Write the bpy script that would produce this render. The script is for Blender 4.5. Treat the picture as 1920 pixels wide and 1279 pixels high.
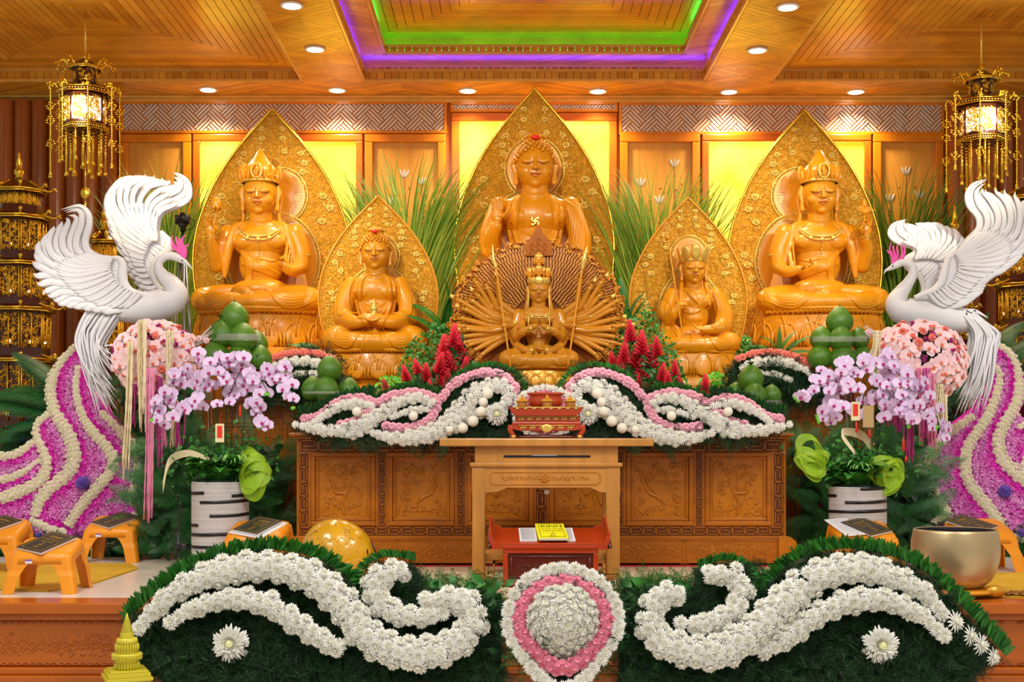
import bpy, math, random
import numpy as np
from math import pi, sin, cos, radians
from mathutils import Matrix, Vector
for o in list(bpy.data.objects): bpy.data.objects.remove(o)
SC = bpy.context.scene
COL = SC.collection
random.seed(7); RNG = np.random.default_rng(7)
FPX, CX, HY, CZ = 2400.0, 953.0, 826.0, 1.13   # focal length (px), vanishing point, eye level, eye height
def W(px, py, Y):
    "photo direction at depth Y -> metres"
    return np.array([(px-CX)*Y/FPX, Y, CZ-(py-HY)*Y/FPX])
def S(Y): return Y/FPX
# ------------------------------------------------------------------ camera
cd = bpy.data.cameras.new('camera'); cam = bpy.data.objects.new('camera', cd); COL.objects.link(cam)
cam.location = (0, 0, CZ); cam.rotation_euler = (radians(90), 0, 0)
cd.sensor_width = 36; cd.lens = FPX/1920*36
cd.shift_x = (960-CX)/1920; cd.shift_y = (HY-639.5)/1920
cd.clip_start = .1; cd.clip_end = 100
SC.camera = cam
# ------------------------------------------------------------------ world + light
wd = bpy.data.worlds.new('world'); SC.world = wd; wd.use_nodes = True
wd.node_tree.nodes['Background'].inputs[0].default_value = (1.0, .92, .80, 1)
wd.node_tree.nodes['Background'].inputs[1].default_value = .31
def lamp(kind, name, loc, energy, color, rot=(0,0,0), **kw):
    d = bpy.data.lights.new(name, kind); d.energy = energy; d.color = color
    for k, v in kw.items(): setattr(d, k, v)
    o = bpy.data.objects.new(name, d); COL.objects.link(o); o.location = loc; o.rotation_euler = rot
    return o
# rows of ceiling lamps of the hall in front of the stage
for i, (x, y) in enumerate([(-3.5,7.2),(.34,6.6),(4.2,7.2),(-3.5,3.0),(4.2,3.0)]):
    lamp('AREA', 'hall_ceiling_light', (x, y, 5.2), 105, (1.0,.95,.88), (radians(12),0,0), shape='RECTANGLE', size=1.6, size_y=1.6)
CEIL = CZ + (HY-183)*15.8/FPX            # soffit height
DL = []                                  # the downlights
for px, py in [(390,167),(632,168),(877,169),(1121,170),(1367,171),(1605,171),(591,91),(547,9),(1420,93),(1477,12)]:
    Y = (CEIL-CZ)*FPX/(HY-py); DL.append(((px-CX)*Y/FPX, Y))
for x, y in DL:
    lamp('SPOT', 'downlight_beam', (x, y, CEIL-.04), 165 if y>15 else 120, (1.0,.82,.55), (radians(-6 if y>15 else 8),0,0), spot_size=radians(125), spot_blend=.9, shadow_soft_size=.07)
# track spots on the hall ceiling aimed at the statues; two more added to brighten the flower tails
def aim(o, p): o.rotation_euler = (Vector(p)-o.location).to_track_quat('-Z','Y').to_euler()
for (x,y,z),t,e in (((-4.6,9.0,5.1),(-2.6,14.6,3.2),520),((5.3,9.0,5.1),(3.4,14.6,3.2),520),((-.6,8.6,5.2),(.3,14.9,3.6),460),((-3.0,8.6,5.2),(-1.3,13.5,2.4),330),((3.8,8.6,5.2),(1.9,13.5,2.4),330),((-5.0,8.4,5.2),(-4.3,12.6,1.0),300),((5.7,8.4,5.2),(5.0,12.6,1.0),300),((.4,7.6,5.2),(.4,12.9,1.9),300)):
    aim(lamp('SPOT', 'statue_spot_and_tail_fill', (x,y,z), e*(1.25 if t[1]>13 else 1), (1.0,.86,.60) if t[1]>13 else (1,.96,.9), spot_size=radians(34), spot_blend=.7, shadow_soft_size=.08), t)
SC.view_settings.view_transform = 'Standard'; SC.view_settings.look = 'None'
SC.view_settings.gamma = 1; SC.view_settings.use_curve_mapping = False
SC.view_settings.exposure = 0.36
# ------------------------------------------------------------------ materials
def srgb(c):
    if isinstance(c, str): c = [int(c[i:i+2],16)/255 for i in (0,2,4)]
    return tuple(x/12.92 if x <= .04045 else ((x+.055)/1.055)**2.4 for x in c)
MATS = {}
def mat(name, c1, c2=None, rough=.5, metal=0, coat=0, nscale=0, namt=.0, bump=0, bscale=30, stretch=(1,1,1), grain=0, emit=None, estr=0, alpha=1, trans=0, sheen=0, spec=.5, bkind='NOISE', voro=0, bdist=.01, sss=0):
    """c1..c2 mixed by the 'tone' attribute; noise, grain and bump in object space"""
    m = bpy.data.materials.new(name); m.use_nodes = True; nt = m.node_tree; N = nt.nodes; L = nt.links
    b = N['Principled BSDF']; c1 = srgb(c1); c2 = srgb(c2) if c2 is not None else c1
    at = N.new('ShaderNodeAttribute'); at.attribute_name = 'tone'
    mx = N.new('ShaderNodeMix'); mx.data_type = 'RGBA'; L.new(at.outputs['Fac'], mx.inputs[0])
    mx.inputs[6].default_value = (*c1,1); mx.inputs[7].default_value = (*c2,1)
    out = mx.outputs[2]
    tc = N.new('ShaderNodeTexCoord'); mp = N.new('ShaderNodeMapping'); L.new(tc.outputs['Object'], mp.inputs[0]); mp.inputs['Scale'].default_value = stretch
    if namt:
        nz = N.new('ShaderNodeTexNoise'); nz.inputs['Scale'].default_value = nscale; nz.inputs['Detail'].default_value = 4
        nz.inputs['Distortion'].default_value = grain
        L.new(mp.outputs[0], nz.inputs['Vector'])
        mr = N.new('ShaderNodeMapRange'); mr.inputs[1].default_value = .3; mr.inputs[2].default_value = .7; mr.inputs[3].default_value = 1-namt; mr.inputs[4].default_value = 1+namt*.6
        L.new(nz.outputs[0], mr.inputs[0])
        ml = N.new('ShaderNodeVectorMath'); ml.operation = 'SCALE'; L.new(out, ml.inputs[0]); L.new(mr.outputs[0], ml.inputs['Scale']); out = ml.outputs[0]
    L.new(out, b.inputs['Base Color'])
    b.inputs['Roughness'].default_value = rough; b.inputs['Metallic'].default_value = metal
    b.inputs['Coat Weight'].default_value = coat; b.inputs['Coat Roughness'].default_value = .12
    b.inputs['Specular IOR Level'].default_value = spec
    if trans: b.inputs['Transmission Weight'].default_value = trans
    if sss:
        b.inputs['Subsurface Weight'].default_value = sss; b.inputs['Subsurface Scale'].default_value = .03; b.inputs['Subsurface Radius'].default_value = (1,.5,.2)
    if alpha < 1: b.inputs['Alpha'].default_value = alpha
    if emit is not None:
        b.inputs['Emission Color'].default_value = (*srgb(emit),1); b.inputs['Emission Strength'].default_value = estr
    if bump:
        if bkind == 'NOISE':
            t = N.new('ShaderNodeTexNoise'); t.inputs['Scale'].default_value = bscale; t.inputs['Detail'].default_value = 3; t.inputs['Distortion'].default_value = voro; o = t.outputs[0]
        else:
            t = N.new('ShaderNodeTexVoronoi'); t.inputs['Scale'].default_value = bscale; t.feature = 'SMOOTH_F1'; o = t.outputs[0]
        L.new(mp.outputs[0], t.inputs['Vector'])
        bp = N.new('ShaderNodeBump'); bp.inputs['Strength'].default_value = bump; bp.inputs['Distance'].default_value = bdist
        L.new(o, bp.inputs['Height']); L.new(bp.outputs[0], b.inputs['Normal']); 
        if coat: L.new(bp.outputs[0], b.inputs['Coat Normal'])
    MATS[name] = m; return m
mat('statue_wood', 'DE940E', 'C07A0A', rough=.36, coat=.25, nscale=7, namt=.12, stretch=(1,1,.25), sss=0)
mat('statue_wood_dark', '965208', '743C06', spec=0.15, rough=.5, coat=.08, nscale=9, namt=.15)
mat('mandorla_wood', 'E2A41E', 'C88C10', rough=.38, coat=.3, bump=1.0, bscale=22, voro=2.5, bdist=.035, nscale=30, namt=.25)
mat('gold', 'F6CF45', 'D69A18', rough=.24, metal=1, nscale=40, namt=.2)
mat('gold_paint', 'F2CE62', 'D9A52E', rough=.25, metal=.55, coat=.3)
mat('gold_lace', 'F4C23A', 'A8700C', rough=.28, metal=.9, bump=1, bscale=60, bdist=.012)
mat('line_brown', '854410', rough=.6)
mat('lip_wood', 'D2701C', rough=.35, coat=.4)
mat('ceil_wood', 'F0B038', 'D28A1E', spec=0.3, rough=.32, coat=.2, nscale=3, namt=.2, stretch=(1,1,1), grain=.6)
mat('ceil_trim', 'E4AA48', rough=.3, coat=.4, nscale=5, namt=.12)
mat('groove', '7A4510', rough=.6)
mat('frame_wood', 'DC8210', 'C46E0A', spec=0.3, rough=.3, coat=.25, nscale=5, namt=.18, stretch=(1,1,.15), grain=.5)
mat('panel_wood', 'DA9A3E', 'C88830', spec=0.25, rough=.4, coat=.2, nscale=10, namt=.15, stretch=(1,1,.1), grain=.4)
mat('column_wood', 'C06A1A', '924A0E', spec=0.3, rough=.25, coat=.3, nscale=4, namt=.25, stretch=(1,1,.1), grain=.5)
mat('lattice', 'C8BCB8', 'D8CCC0', rough=.35, metal=.0)
mat('onyx', 'FFE22A', rough=.4, nscale=2.2, namt=.2, grain=1.2)
mat('altar_wood', 'B8690E', '9C5208', spec=0.3, rough=.38, coat=.35, nscale=6, namt=.22, stretch=(.3,1,1), grain=.6)
mat('altar_carve', 'C47610', 'A05C0A', spec=0.3, rough=.36, coat=.4, nscale=12, namt=.12)
mat('altar_groove', '6E3208', '82400E', rough=.5)
mat('table_wood', 'C88A3C', 'B4742A', rough=.35, coat=.3, nscale=7, namt=.2, stretch=(1,1,.2), grain=.5)
mat('red_wood', 'B43A10', '7E1E0A', rough=.28, coat=.5, nscale=6, namt=.18, stretch=(.3,1,1))
mat('dark_red_wood', '5A1B0E', '3C100A', rough=.3, coat=.4)
mat('riser_wood', 'BE6214', '98480A', spec=0.35, rough=.28, coat=.35, nscale=5, namt=.2, stretch=(.3,1,1), grain=.5)
mat('white_petal', 'F7F6EC', 'E9E8C8', rough=.6)
mat('white_mum', 'F7F7F5', 'F0F0DC', rough=.6)
mat('cream_mum', 'FAF6E0', 'F0E8C4', rough=.65)
mat('yolk', 'E8EAB4', rough=.6)
mat('pink_petal', 'F79AB4', 'EE7C9C', rough=.6)
mat('pale_pink', 'F9B9CB', 'F49CB6', rough=.6)
mat('coral_petal', 'F98A7C', 'F0706A', rough=.55)
mat('magenta_petal', 'FF34E2', 'FFC8F6', rough=.65, nscale=20, namt=.1)
mat('orchid_lilac', 'E8CDF8', 'F3E2FD', rough=.5, sss=0)
mat('orchid_pink', 'FAD2DA', 'FCE2E4', rough=.5)
mat('lip_magenta', 'B81E78', rough=.5)
mat('lip_orange', 'E87A52', rough=.5)
mat('strand_cream', 'EFE3C2', 'DCCB9C', rough=.7)
mat('strand_pink', 'EE9CBC', 'E27FB0', rough=.7)
mat('strand_magenta', 'C9389A', 'D55AAE', rough=.7)
mat('leaf', '1F6B22', '3F8E2A', rough=.42, nscale=12, namt=.2)
mat('leaf_dark', '124A1E', '26702C', rough=.45, nscale=10, namt=.2)
mat('leaf_bright', '46B02A', '7AD83A', rough=.45)
mat('leaf_orchid', '2E7A2C', '4F9A3A', rough=.35)
mat('fern_leaf', '0A3014', '14481C', rough=.45, nscale=10, namt=.2)
mat('fern', '0A2E12', '16481A', rough=.6)
mat('grass_blade', '4E8A22', '9DB648', rough=.5)
mat('variegated', 'E8F0C0', rough=.5)
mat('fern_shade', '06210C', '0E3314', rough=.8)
mat('red_flower', 'C8102E', 'E83A4A', rough=.5)
mat('feather_white', 'E4E5EA', 'D6D8E0', rough=.45)
mat('crest_pink', 'F455B8', 'FBC0E0', rough=.5)
mat('pomelo', '4E8222', '6E9A30', rough=.38, coat=.15, bump=.35, bscale=160, bdist=.002, nscale=3, namt=.2)
mat('plastic_wrap', 'FFFFFF', rough=.15, alpha=.12, spec=.8)
mat('stool_orange', 'F39A1C', 'E87A10', rough=.35, sss=0)
mat('book_black', '3A3733', rough=.35)
mat('book_white', 'ECECF0', rough=.6)
mat('book_yellow', 'F2EE1E', rough=.4)
mat('ink', '151515', rough=.5)
mat('print_grey', '9A9CA6', rough=.6)
mat('gold_print', 'C9A22C', rough=.35, metal=.3)
mat('rope_white', 'E4E0E0', 'C8C4C8', rough=.7, bump=.6, bscale=90, stretch=(.1,.1,1), bdist=.004)
mat('band_black', '15151C', rough=.35)
mat('card_red', 'E8321E', rough=.6)
mat('card_cream', 'EADFB4', rough=.6)
mat('card_kraft', 'B99C6C', rough=.7)
mat('mesh_green', 'A6D22A', 'C6E04A', rough=.5, alpha=.62)
mat('mesh_edge', 'C8E83A', rough=.4)
mat('brass_bowl', 'CDB68A', 'B89C68', rough=.34, metal=.65, nscale=3, namt=.15, stretch=(1,1,.1))
mat('bowl_dark', '2A2A30', rough=.5, metal=.4)
mat('cushion_orange', 'E09018', 'D07C10', rough=.6)
mat('brown_cloth', '8A5A1C', rough=.7)
mat('mat_yellow', 'D8AC1E', 'C99A14', rough=.75, nscale=8, namt=.1)
mat('floor_tile', 'E2D9CC', 'D9CFC0', rough=.25, nscale=3, namt=.05)
mat('rug_cream', 'E9DDB8', rough=.85); mat('rug_red', 'C4242C', rough=.85)
mat('drum_gold', 'D9A21C', 'B8740E', rough=.22, coat=.6, nscale=5, namt=.25, grain=.5, stretch=(1,1,.4))
mat('black_plastic', '16161A', rough=.4); mat('metal_grey', '8A8C92', rough=.3, metal=.8)
mat('lens_glass', '202830', rough=.05, coat=1)
mat('dark_lacquer', '4A1A0C', '2E0E08', rough=.25, coat=.5)
mat('lamp_glow', 'FFFFFF', emit='FFF6E4', estr=9)
mat('lantern_glow', 'FFFFFF', emit='FFF8F0', estr=7)
mat('led_violet', '4020FF', emit='4A1CFF', estr=20)
mat('led_green', '10C040', emit='00D048', estr=15)
mat('lamp_rim', 'EDE6D8', rough=.4)
mat('stupa_yellow', 'CFC22A', 'B8AC1C', rough=.35, coat=.3)
mat('fish_red', '8A1C10', rough=.4)
mat('paper_sticker', 'E8E4F0', rough=.5); mat('sticker_violet', '6A3AA8', rough=.5)
mat('purple_ball', '8F6BD8', 'A488E4', rough=.8)
mat('blue_flower', '4E86D8', '8AB2E8', rough=.6)
mat('ivory_ball', 'F4F1E2', rough=.55, bump=.3, bscale=200, bdist=.002)
mat('frame_dark', 'C0600E', 'A04E0A', spec=0.3, rough=.3, coat=.4)
mat('statue_wood_mid', 'C8851E', 'A05E10', spec=0.35, rough=.36, coat=.3, nscale=8, namt=.12)
mat('gold_lotus', 'DCA02A', 'C88A1A', rough=.28, metal=.35, coat=.3)
# onyx is a backlit translucent stone
def _onyx():
    m = MATS['onyx']; nt = m.node_tree; N = nt.nodes; L = nt.links; b = N['Principled BSDF']
    nz = N.new('ShaderNodeTexNoise'); nz.inputs['Scale'].default_value = 1.6; nz.inputs['Detail'].default_value = 6; nz.inputs['Distortion'].default_value = .8
    tc = N.new('ShaderNodeTexCoord'); L.new(tc.outputs['Object'], nz.inputs['Vector'])
    r = N.new('ShaderNodeValToRGB'); r.color_ramp.elements[0].position = .35; r.color_ramp.elements[1].position = .68
    r.color_ramp.elements[0].color = (*srgb('F0B81C'),1); r.color_ramp.elements[1].color = (*srgb('FFEE78'),1)
    L.new(nz.outputs[0], r.inputs[0]); L.new(r.outputs[0], b.inputs['Emission Color']); b.inputs['Emission Strength'].default_value = .85
_onyx()
# ------------------------------------------------------------------ mesh builder
class M:
    def __init__(s): s.V=[]; s.F=[]; s.T=[]; s.MI=[]; s.n=0
    def add(s, g, T=None, tone=0., mi=0):
        V, F = g; V = np.asarray(V, float).reshape(-1,3)
        if T is not None: T = np.asarray(T, float); V = V@T[:3,:3].T + T[:3,3]
        s.V.append(np.array(V)); t = np.asarray(tone if getattr(g,'tone',None) is None or np.ndim(tone) else g.tone + tone, float); s.T.append(np.full(len(V), float(t)) if t.ndim == 0 else t)
        for f in F:
            f = np.asarray(f, int)
            if f.ndim == 1: f = f[None]
            if len(f): s.F.append(f + s.n); s.MI.append(np.full(len(f), mi))
        s.n += len(V); return s
    def inst(s, g, Ms, tones=None, mi=0):
        V, F = g; V = np.asarray(V, float); Ms = np.asarray(Ms, float)
        if len(Ms) == 0: return s
        k = len(Ms); n = len(V)
        VV = np.einsum('kij,nj->kni', Ms[:,:3,:3], V) + Ms[:,None,:3,3]
        s.V.append(VV.reshape(-1,3))
        vt = getattr(g, 'tone', None)
        base = np.zeros(n) if vt is None else vt
        tt = np.zeros(k) if tones is None else np.asarray(tones, float)
        s.T.append(np.clip((tt[:,None] + base[None]), 0, 1).ravel())
        off = np.arange(k)*n
        for f in F:
            f = np.asarray(f, int)
            if f.ndim == 1: f = f[None]
            FF = (f[None] + off[:,None,None]).reshape(-1, f.shape[1]) + s.n
            s.F.append(FF); s.MI.append(np.full(len(FF), mi))
        s.n += k*n; return s
    def mesh(s, name, mats, smooth=True):
        me = bpy.data.meshes.new(name)
        V = np.concatenate(s.V); me.vertices.add(len(V)); me.vertices.foreach_set('co', V.ravel())
        tot = np.concatenate([np.full(len(f), f.shape[1]) for f in s.F])
        loops = np.concatenate([f.ravel() for f in s.F])
        me.loops.add(len(loops)); me.loops.foreach_set('vertex_index', loops.astype(np.int32))
        me.polygons.add(len(tot)); st = np.concatenate([[0], np.cumsum(tot)[:-1]])
        me.polygons.foreach_set('loop_start', st.astype(np.int32)); me.polygons.foreach_set('loop_total', tot.astype(np.int32))
        me.polygons.foreach_set('material_index', np.concatenate(s.MI).astype(np.int32))
        me.polygons.foreach_set('use_smooth', np.full(len(tot), bool(smooth)))
        a = me.attributes.new('tone', 'FLOAT', 'POINT'); a.data.foreach_set('value', np.concatenate(s.T).astype(np.float32))
        me.update(calc_edges=True)
        for m in (mats if isinstance(mats, (list,tuple)) else [mats]): me.materials.append(MATS[m])
        return me
    def build(s, name, mats, parent=None, smooth=True, bevel=0, loc=None, rot=None, kind=None, label=None, local=False):
        """vertices in world coordinates (unless local or loc given) -> object with its origin at its parent's or at its own base"""
        if not local and loc is None:
            if parent is None:
                V = np.concatenate(s.V); lo, hi = V.min(0), V.max(0); org = np.array([(lo[0]+hi[0])/2, (lo[1]+hi[1])/2, lo[2]])
                for v in s.V: v -= org
                loc = org
            else:
                org = np.zeros(3); p = parent
                while p is not None: org = org + np.array(p.location); p = p.parent
                for v in s.V: v -= org
        o = bpy.data.objects.new(name, s.mesh(name, mats, smooth)); COL.objects.link(o)
        if loc is not None: o.location = loc
        if rot is not None: o.rotation_euler = rot
        if bevel:
            b = o.modifiers.new('bevel', 'BEVEL'); b.width = bevel; b.segments = 2; b.limit_method = 'ANGLE'; b.angle_limit = radians(40)
        if parent is not None: o.parent = parent
        if kind: o['kind'] = kind
        if label: o['label'] = label
        return o
def thing(name, label, cat, loc=(0,0,0), rotz=0, group=None):
    o = bpy.data.objects.new(name, None); COL.objects.link(o); o.empty_display_size = .1
    o.location = loc; o.rotation_euler = (0,0,rotz); o['label'] = label; o['category'] = cat
    if group: o['group'] = group
    return o
def tag(o, label, cat, group=None, kind=None):
    o['label'] = label; o['category'] = cat
    if group: o['group'] = group
    if kind: o['kind'] = kind
    return o
def struct(o): o['kind'] = 'structure'; return o
def kids(o): return [c for c in bpy.data.objects if c.parent == o]
def dup(root, loc, rotz=0, label=None, group=None, scale=None):
    def cp(o, par):
        c = o.copy(); COL.objects.link(c); c.parent = par
        for ch in CH.get(o.name, []): cp(ch, c)
        return c
    CH = {}
    for o in bpy.data.objects:
        if o.parent: CH.setdefault(o.parent.name, []).append(o)
    r = cp(root, None); r.location = loc; r.rotation_euler = (0,0,rotz)
    if scale: r.scale = (scale,)*3
    if label: r['label'] = label
    if group: r['group'] = group
    return r
# ------------------------------------------------------------------ primitives: each returns (V, [F])
class G(tuple):
    def __new__(c, V, F, tone=None):
        g = tuple.__new__(c, (np.asarray(V, float), F)); g.tone = tone; return g
def box(x0,x1,y0,y1,z0,z1):
    V = [(x,y,z) for x in (x0,x1) for y in (y0,y1) for z in (z0,z1)]
    return G(V, [[[0,1,3,2],[4,6,7,5],[0,4,5,1],[2,3,7,6],[0,2,6,4],[1,5,7,3]]])
def cbox(c, s): return box(c[0]-s[0]/2,c[0]+s[0]/2,c[1]-s[1]/2,c[1]+s[1]/2,c[2]-s[2]/2,c[2]+s[2]/2)
def grid(P):
    "P[i,j,3] open sheet"
    P = np.asarray(P); a, b = P.shape[:2]; i = np.arange(a*b).reshape(a,b)
    return G(P.reshape(-1,3), [np.stack([i[:-1,:-1],i[1:,:-1],i[1:,1:],i[:-1,1:]], -1).reshape(-1,4)])
def tube(path, r, n=8, caps=True, flat=1., up=(0,1,0), closed=False):
    P = np.asarray(path, float); k = len(P); r = np.broadcast_to(np.asarray(r, float), (k,)) 
    if closed: T = np.roll(P,-1,0)-np.roll(P,1,0)
    else: T = np.gradient(P, axis=0)
    T /= np.linalg.norm(T, axis=1)[:,None]+1e-12
    u = np.array(up, float)
    B = np.cross(T, u); bad = np.linalg.norm(B, axis=1) < 1e-3
    if bad.any(): B[bad] = np.cross(T[bad], np.array([1.,.02,.03]))
    B /= np.linalg.norm(B, axis=1)[:,None]; U = np.cross(B, T)
    a = np.linspace(0, 2*pi, n, endpoint=False)
    V = P[:,None] + r[:,None,None]*(np.cos(a)[None,:,None]*B[:,None] + flat*np.sin(a)[None,:,None]*U[:,None])
    i = np.arange(k*n).reshape(k,n); j = np.roll(i,-1,1)
    if closed: F = [np.stack([i, j, np.roll(j,-1,0), np.roll(i,-1,0)], -1).reshape(-1,4)]
    else: F = [np.stack([i[:-1], j[:-1], j[1:], i[1:]], -1).reshape(-1,4)]
    if caps and not closed: F += [i[0][::-1][None], i[-1][None]]
    return G(V.reshape(-1,3), F)
def lathe(prof, n=24, sx=1, sy=1):
    p = np.asarray(prof, float); a = np.linspace(0, 2*pi, n, endpoint=False)
    V = np.stack([p[:,0,None]*np.cos(a)*sx, p[:,0,None]*np.sin(a)*sy, np.repeat(p[:,1,None], n, 1)], -1)
    i = np.arange(len(p)*n).reshape(len(p), n); j = np.roll(i,-1,1)
    return G(V.reshape(-1,3), [np.stack([i[:-1], j[:-1], j[1:], i[1:]], -1).reshape(-1,4), i[0][::-1][None], i[-1][None]])
def ball(c, r, nu=16, nv=10):
    r = np.broadcast_to(np.asarray(r, float), (3,)); t = np.linspace(.02, pi-.02, nv)
    g = lathe(np.stack([np.sin(t), -np.cos(t)], 1), nu)
    return G(g[0]*r + np.asarray(c), g[1])
def prism(outline, d0, d1, axis='y'):
    "outline 2-D (x,z) extruded along y (or (x,y) along z)"
    o = np.asarray(outline, float); k = len(o)
    def mk(d): return np.stack([o[:,0], np.full(k,d), o[:,1]], 1) if axis == 'y' else (np.stack([o[:,0], o[:,1], np.full(k,d)], 1) if axis == 'z' else np.stack([np.full(k,d), o[:,0], o[:,1]], 1))
    i = np.arange(k); j = np.roll(i,-1)
    return G(np.concatenate([mk(d0), mk(d1)]), [np.stack([i, j, j+k, i+k], 1), i[None], (i[::-1]+k)[None]])
def cat(*gs):
    V=[]; F=[]; n=0; T=[]
    for g in gs:
        V.append(g[0]); T.append(np.zeros(len(g[0])) if getattr(g,'tone',None) is None else g.tone)
        for f in g[1]:
            f = np.asarray(f, int); f = f[None] if f.ndim == 1 else f; F.append(f+n)
        n += len(g[0])
    return G(np.concatenate(V), F, np.concatenate(T))
def xf(g, T): return G(g[0]@T[:3,:3].T+T[:3,3], g[1], getattr(g,'tone',None))
def TR(loc=(0,0,0), rot=(0,0,0), sc=1):
    from mathutils import Euler
    sc = (sc,)*3 if np.isscalar(sc) else sc
    m = Matrix.LocRotScale(Vector(loc), Euler(rot), Vector(sc)); return np.array(m)
def frame(loc, nrm, sc=1, spin=0, up=(0,0,1)):
    "matrix with local +Z along nrm"
    z = np.array(nrm, float); z /= np.linalg.norm(z); u = np.array(up, float)
    if abs(z@u) > .97: u = np.array([1.,0,0])
    x = np.cross(u, z); x /= np.linalg.norm(x); y = np.cross(z, x)
    c, s = cos(spin), sin(spin); x, y = c*x+s*y, -s*x+c*y
    T = np.eye(4); sc = np.broadcast_to(sc, (3,)); T[:3,0]=x*sc[0]; T[:3,1]=y*sc[1]; T[:3,2]=z*sc[2]; T[:3,3]=loc; return T
def spline(pts, n=20, closed=False):
    P = np.asarray(pts, float); k = len(P)
    if k < 3 and not closed:
        t = np.linspace(0,1,n)[:,None]; return P[0]*(1-t)+P[-1]*t
    if closed: Q = np.concatenate([P[-1:],P,P[:2]]); seg = k
    else: Q = np.concatenate([2*P[:1]-P[1:2],P,2*P[-1:]-P[-2:-1]]); seg = k-1
    t = np.linspace(0, seg, n, endpoint=not closed); i = np.minimum(t.astype(int), seg-1); f = (t-i)[:,None]
    a,b,c,d = Q[i],Q[i+1],Q[i+2],Q[i+3]
    return .5*((2*b)+(-a+c)*f+(2*a-5*b+4*c-d)*f**2+(-a+3*b-3*c+d)*f**3)
def even(P, step):
    "resample a polyline evenly"
    P = np.asarray(P, float); d = np.concatenate([[0], np.cumsum(np.linalg.norm(np.diff(P,axis=0),axis=1))])
    n = max(2, int(d[-1]/step)+1); s = np.linspace(0, d[-1], n)
    return np.stack([np.interp(s, d, P[:,i]) for i in range(P.shape[1])], 1), s/d[-1]
def inside(pts, poly):
    x, y = pts[:,0], pts[:,1]; c = np.zeros(len(pts), bool); q = np.asarray(poly, float); j = len(q)-1
    for i in range(len(q)):
        xi, yi, xj, yj = *q[i], *q[j]
        c ^= ((yi > y) != (yj > y)) & (x < (xj-xi)*(y-yi)/(yj-yi+1e-12)+xi); j = i
    return c
def text_mesh(body, size, parent, T, material, name='lettering', align='CENTER', depth=.0006):
    cu = bpy.data.curves.new('txt', 'FONT'); cu.body = body; cu.size = size; cu.align_x = align; cu.align_y = 'CENTER'; cu.extrude = depth
    t = bpy.data.objects.new('txt', cu); COL.objects.link(t)
    me = bpy.data.meshes.new_from_object(t.evaluated_get(bpy.context.evaluated_depsgraph_get())); bpy.data.objects.remove(t)
    me.materials.clear(); me.materials.append(MATS[material])
    o = bpy.data.objects.new(name, me); COL.objects.link(o); o.parent = parent; o.matrix_local = Matrix(T.tolist()) if hasattr(T,'tolist') else T
    return o
def center_origin(o, p):
    "move the origin of a mesh object built in world coordinates to p"
    me = o.data; p = np.asarray(p, float); V = np.empty(len(me.vertices)*3); me.vertices.foreach_get('co', V)
    me.vertices.foreach_set('co', (V.reshape(-1,3)-p).ravel()); me.update()
    o.location = Vector(p) if o.parent is None else Vector(p)-o.parent.location
# ================================================================== the room
AX = .34                                  # axis of the stage
YW = 15.8                                 # back wall
def clip(poly, x0, x1, y0, y1):
    for ax, v, sg in ((0,x0,1),(0,x1,-1),(1,y0,1),(1,y1,-1)):
        out = []
        for i in range(len(poly)):
            a, b = poly[i-1], poly[i]; da, db = (a[ax]-v)*sg, (b[ax]-v)*sg
            if (da < 0) != (db < 0):
                t = da/(da-db); out.append((a[0]+(b[0]-a[0])*t, a[1]+(b[1]-a[1])*t))
            if db >= 0: out.append(b)
        poly = out
        if len(poly) < 3: return None
    return poly
def flat_boards(m, rect, ang, w, z, th, gap=.006, org=None, off=0):
    "boards laid at an angle under the plane z, clipped to rect (x0,x1,y0,y1)"
    x0,x1,y0,y1 = rect; ox, oy = org or ((x0+x1)/2,(y0+y1)/2); c, s = cos(ang), sin(ang); R = math.hypot(x1-x0, y1-y0)+.1
    for k in range(-int(R/w)-1, int(R/w)+2):
        a, b = k*w+gap/2+off, (k+1)*w-gap/2+off
        q = clip([(ox+c*u-s*v, oy+s*u+c*v) for u, v in ((-R,a),(R,a),(R,b),(-R,b))], x0,x1,y0,y1)
        if q: m.add(prism(q, z-th, z, 'z'), tone=RNG.uniform(0,1))
def wpx(x0,x1,y0,y1,Y=YW):
    a, b = W(x0,max(y0,y1),Y), W(x1,min(y0,y1),Y); return a[0], b[0], a[2], b[2]
Z0 = CEIL                                  # beam soffits
ZC = CZ+(HY-130)*15.13/FPX                 # planked coffers at the sides
# --- beams: back beam, two deep beams between the coffers
cb = dict(x0=W(680,0,15.13)[0], x1=W(1322,0,15.13)[0])      # the middle opening
lb = W(570,0,15.13)[0]; rb = 2*AX-lb
m = M(); fr = M()
nb = 6
xs = [-7.2]+[DL[i][0] for i in range(6)]+[8.0]
mid = [(DL[i][0]+DL[i+1][0])/2 for i in range(5)]
edges = [-7.2, -5.3]+mid[:0]+[ -4.55]+mid+[5.2, 8.0]
for a, b in zip(edges[:-1], edges[1:]):
    h = (a+b)/2
    for (p, q, an) in ((a,h,1),(h,b,-1)):
        flat_boards(m, (p,q,15.13,YW), an*radians(28), .075, Z0+.012, .012, org=(h,15.46))
for (p, q) in ((lb, cb['x0']), (cb['x1'], rb)):
    h = (p+q)/2; ys = [15.13, 14.6, 13.9, 13.1, 12.4, 11.6, 10.8]
    for i in range(6):
        ya, yb = ys[i+1], ys[i]; yc = (ya+yb)/2
        for (r, an) in (((p,h,ya,yc),1),((h,q,ya,yc),-1),((p,h,yc,yb),-1),((h,q,yc,yb),1)):
            flat_boards(m, r, an*radians(35), .075, Z0+.012, .012, org=(h,yc))
m.build('ceiling', ['ceil_wood'], kind='structure', smooth=False)
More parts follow.
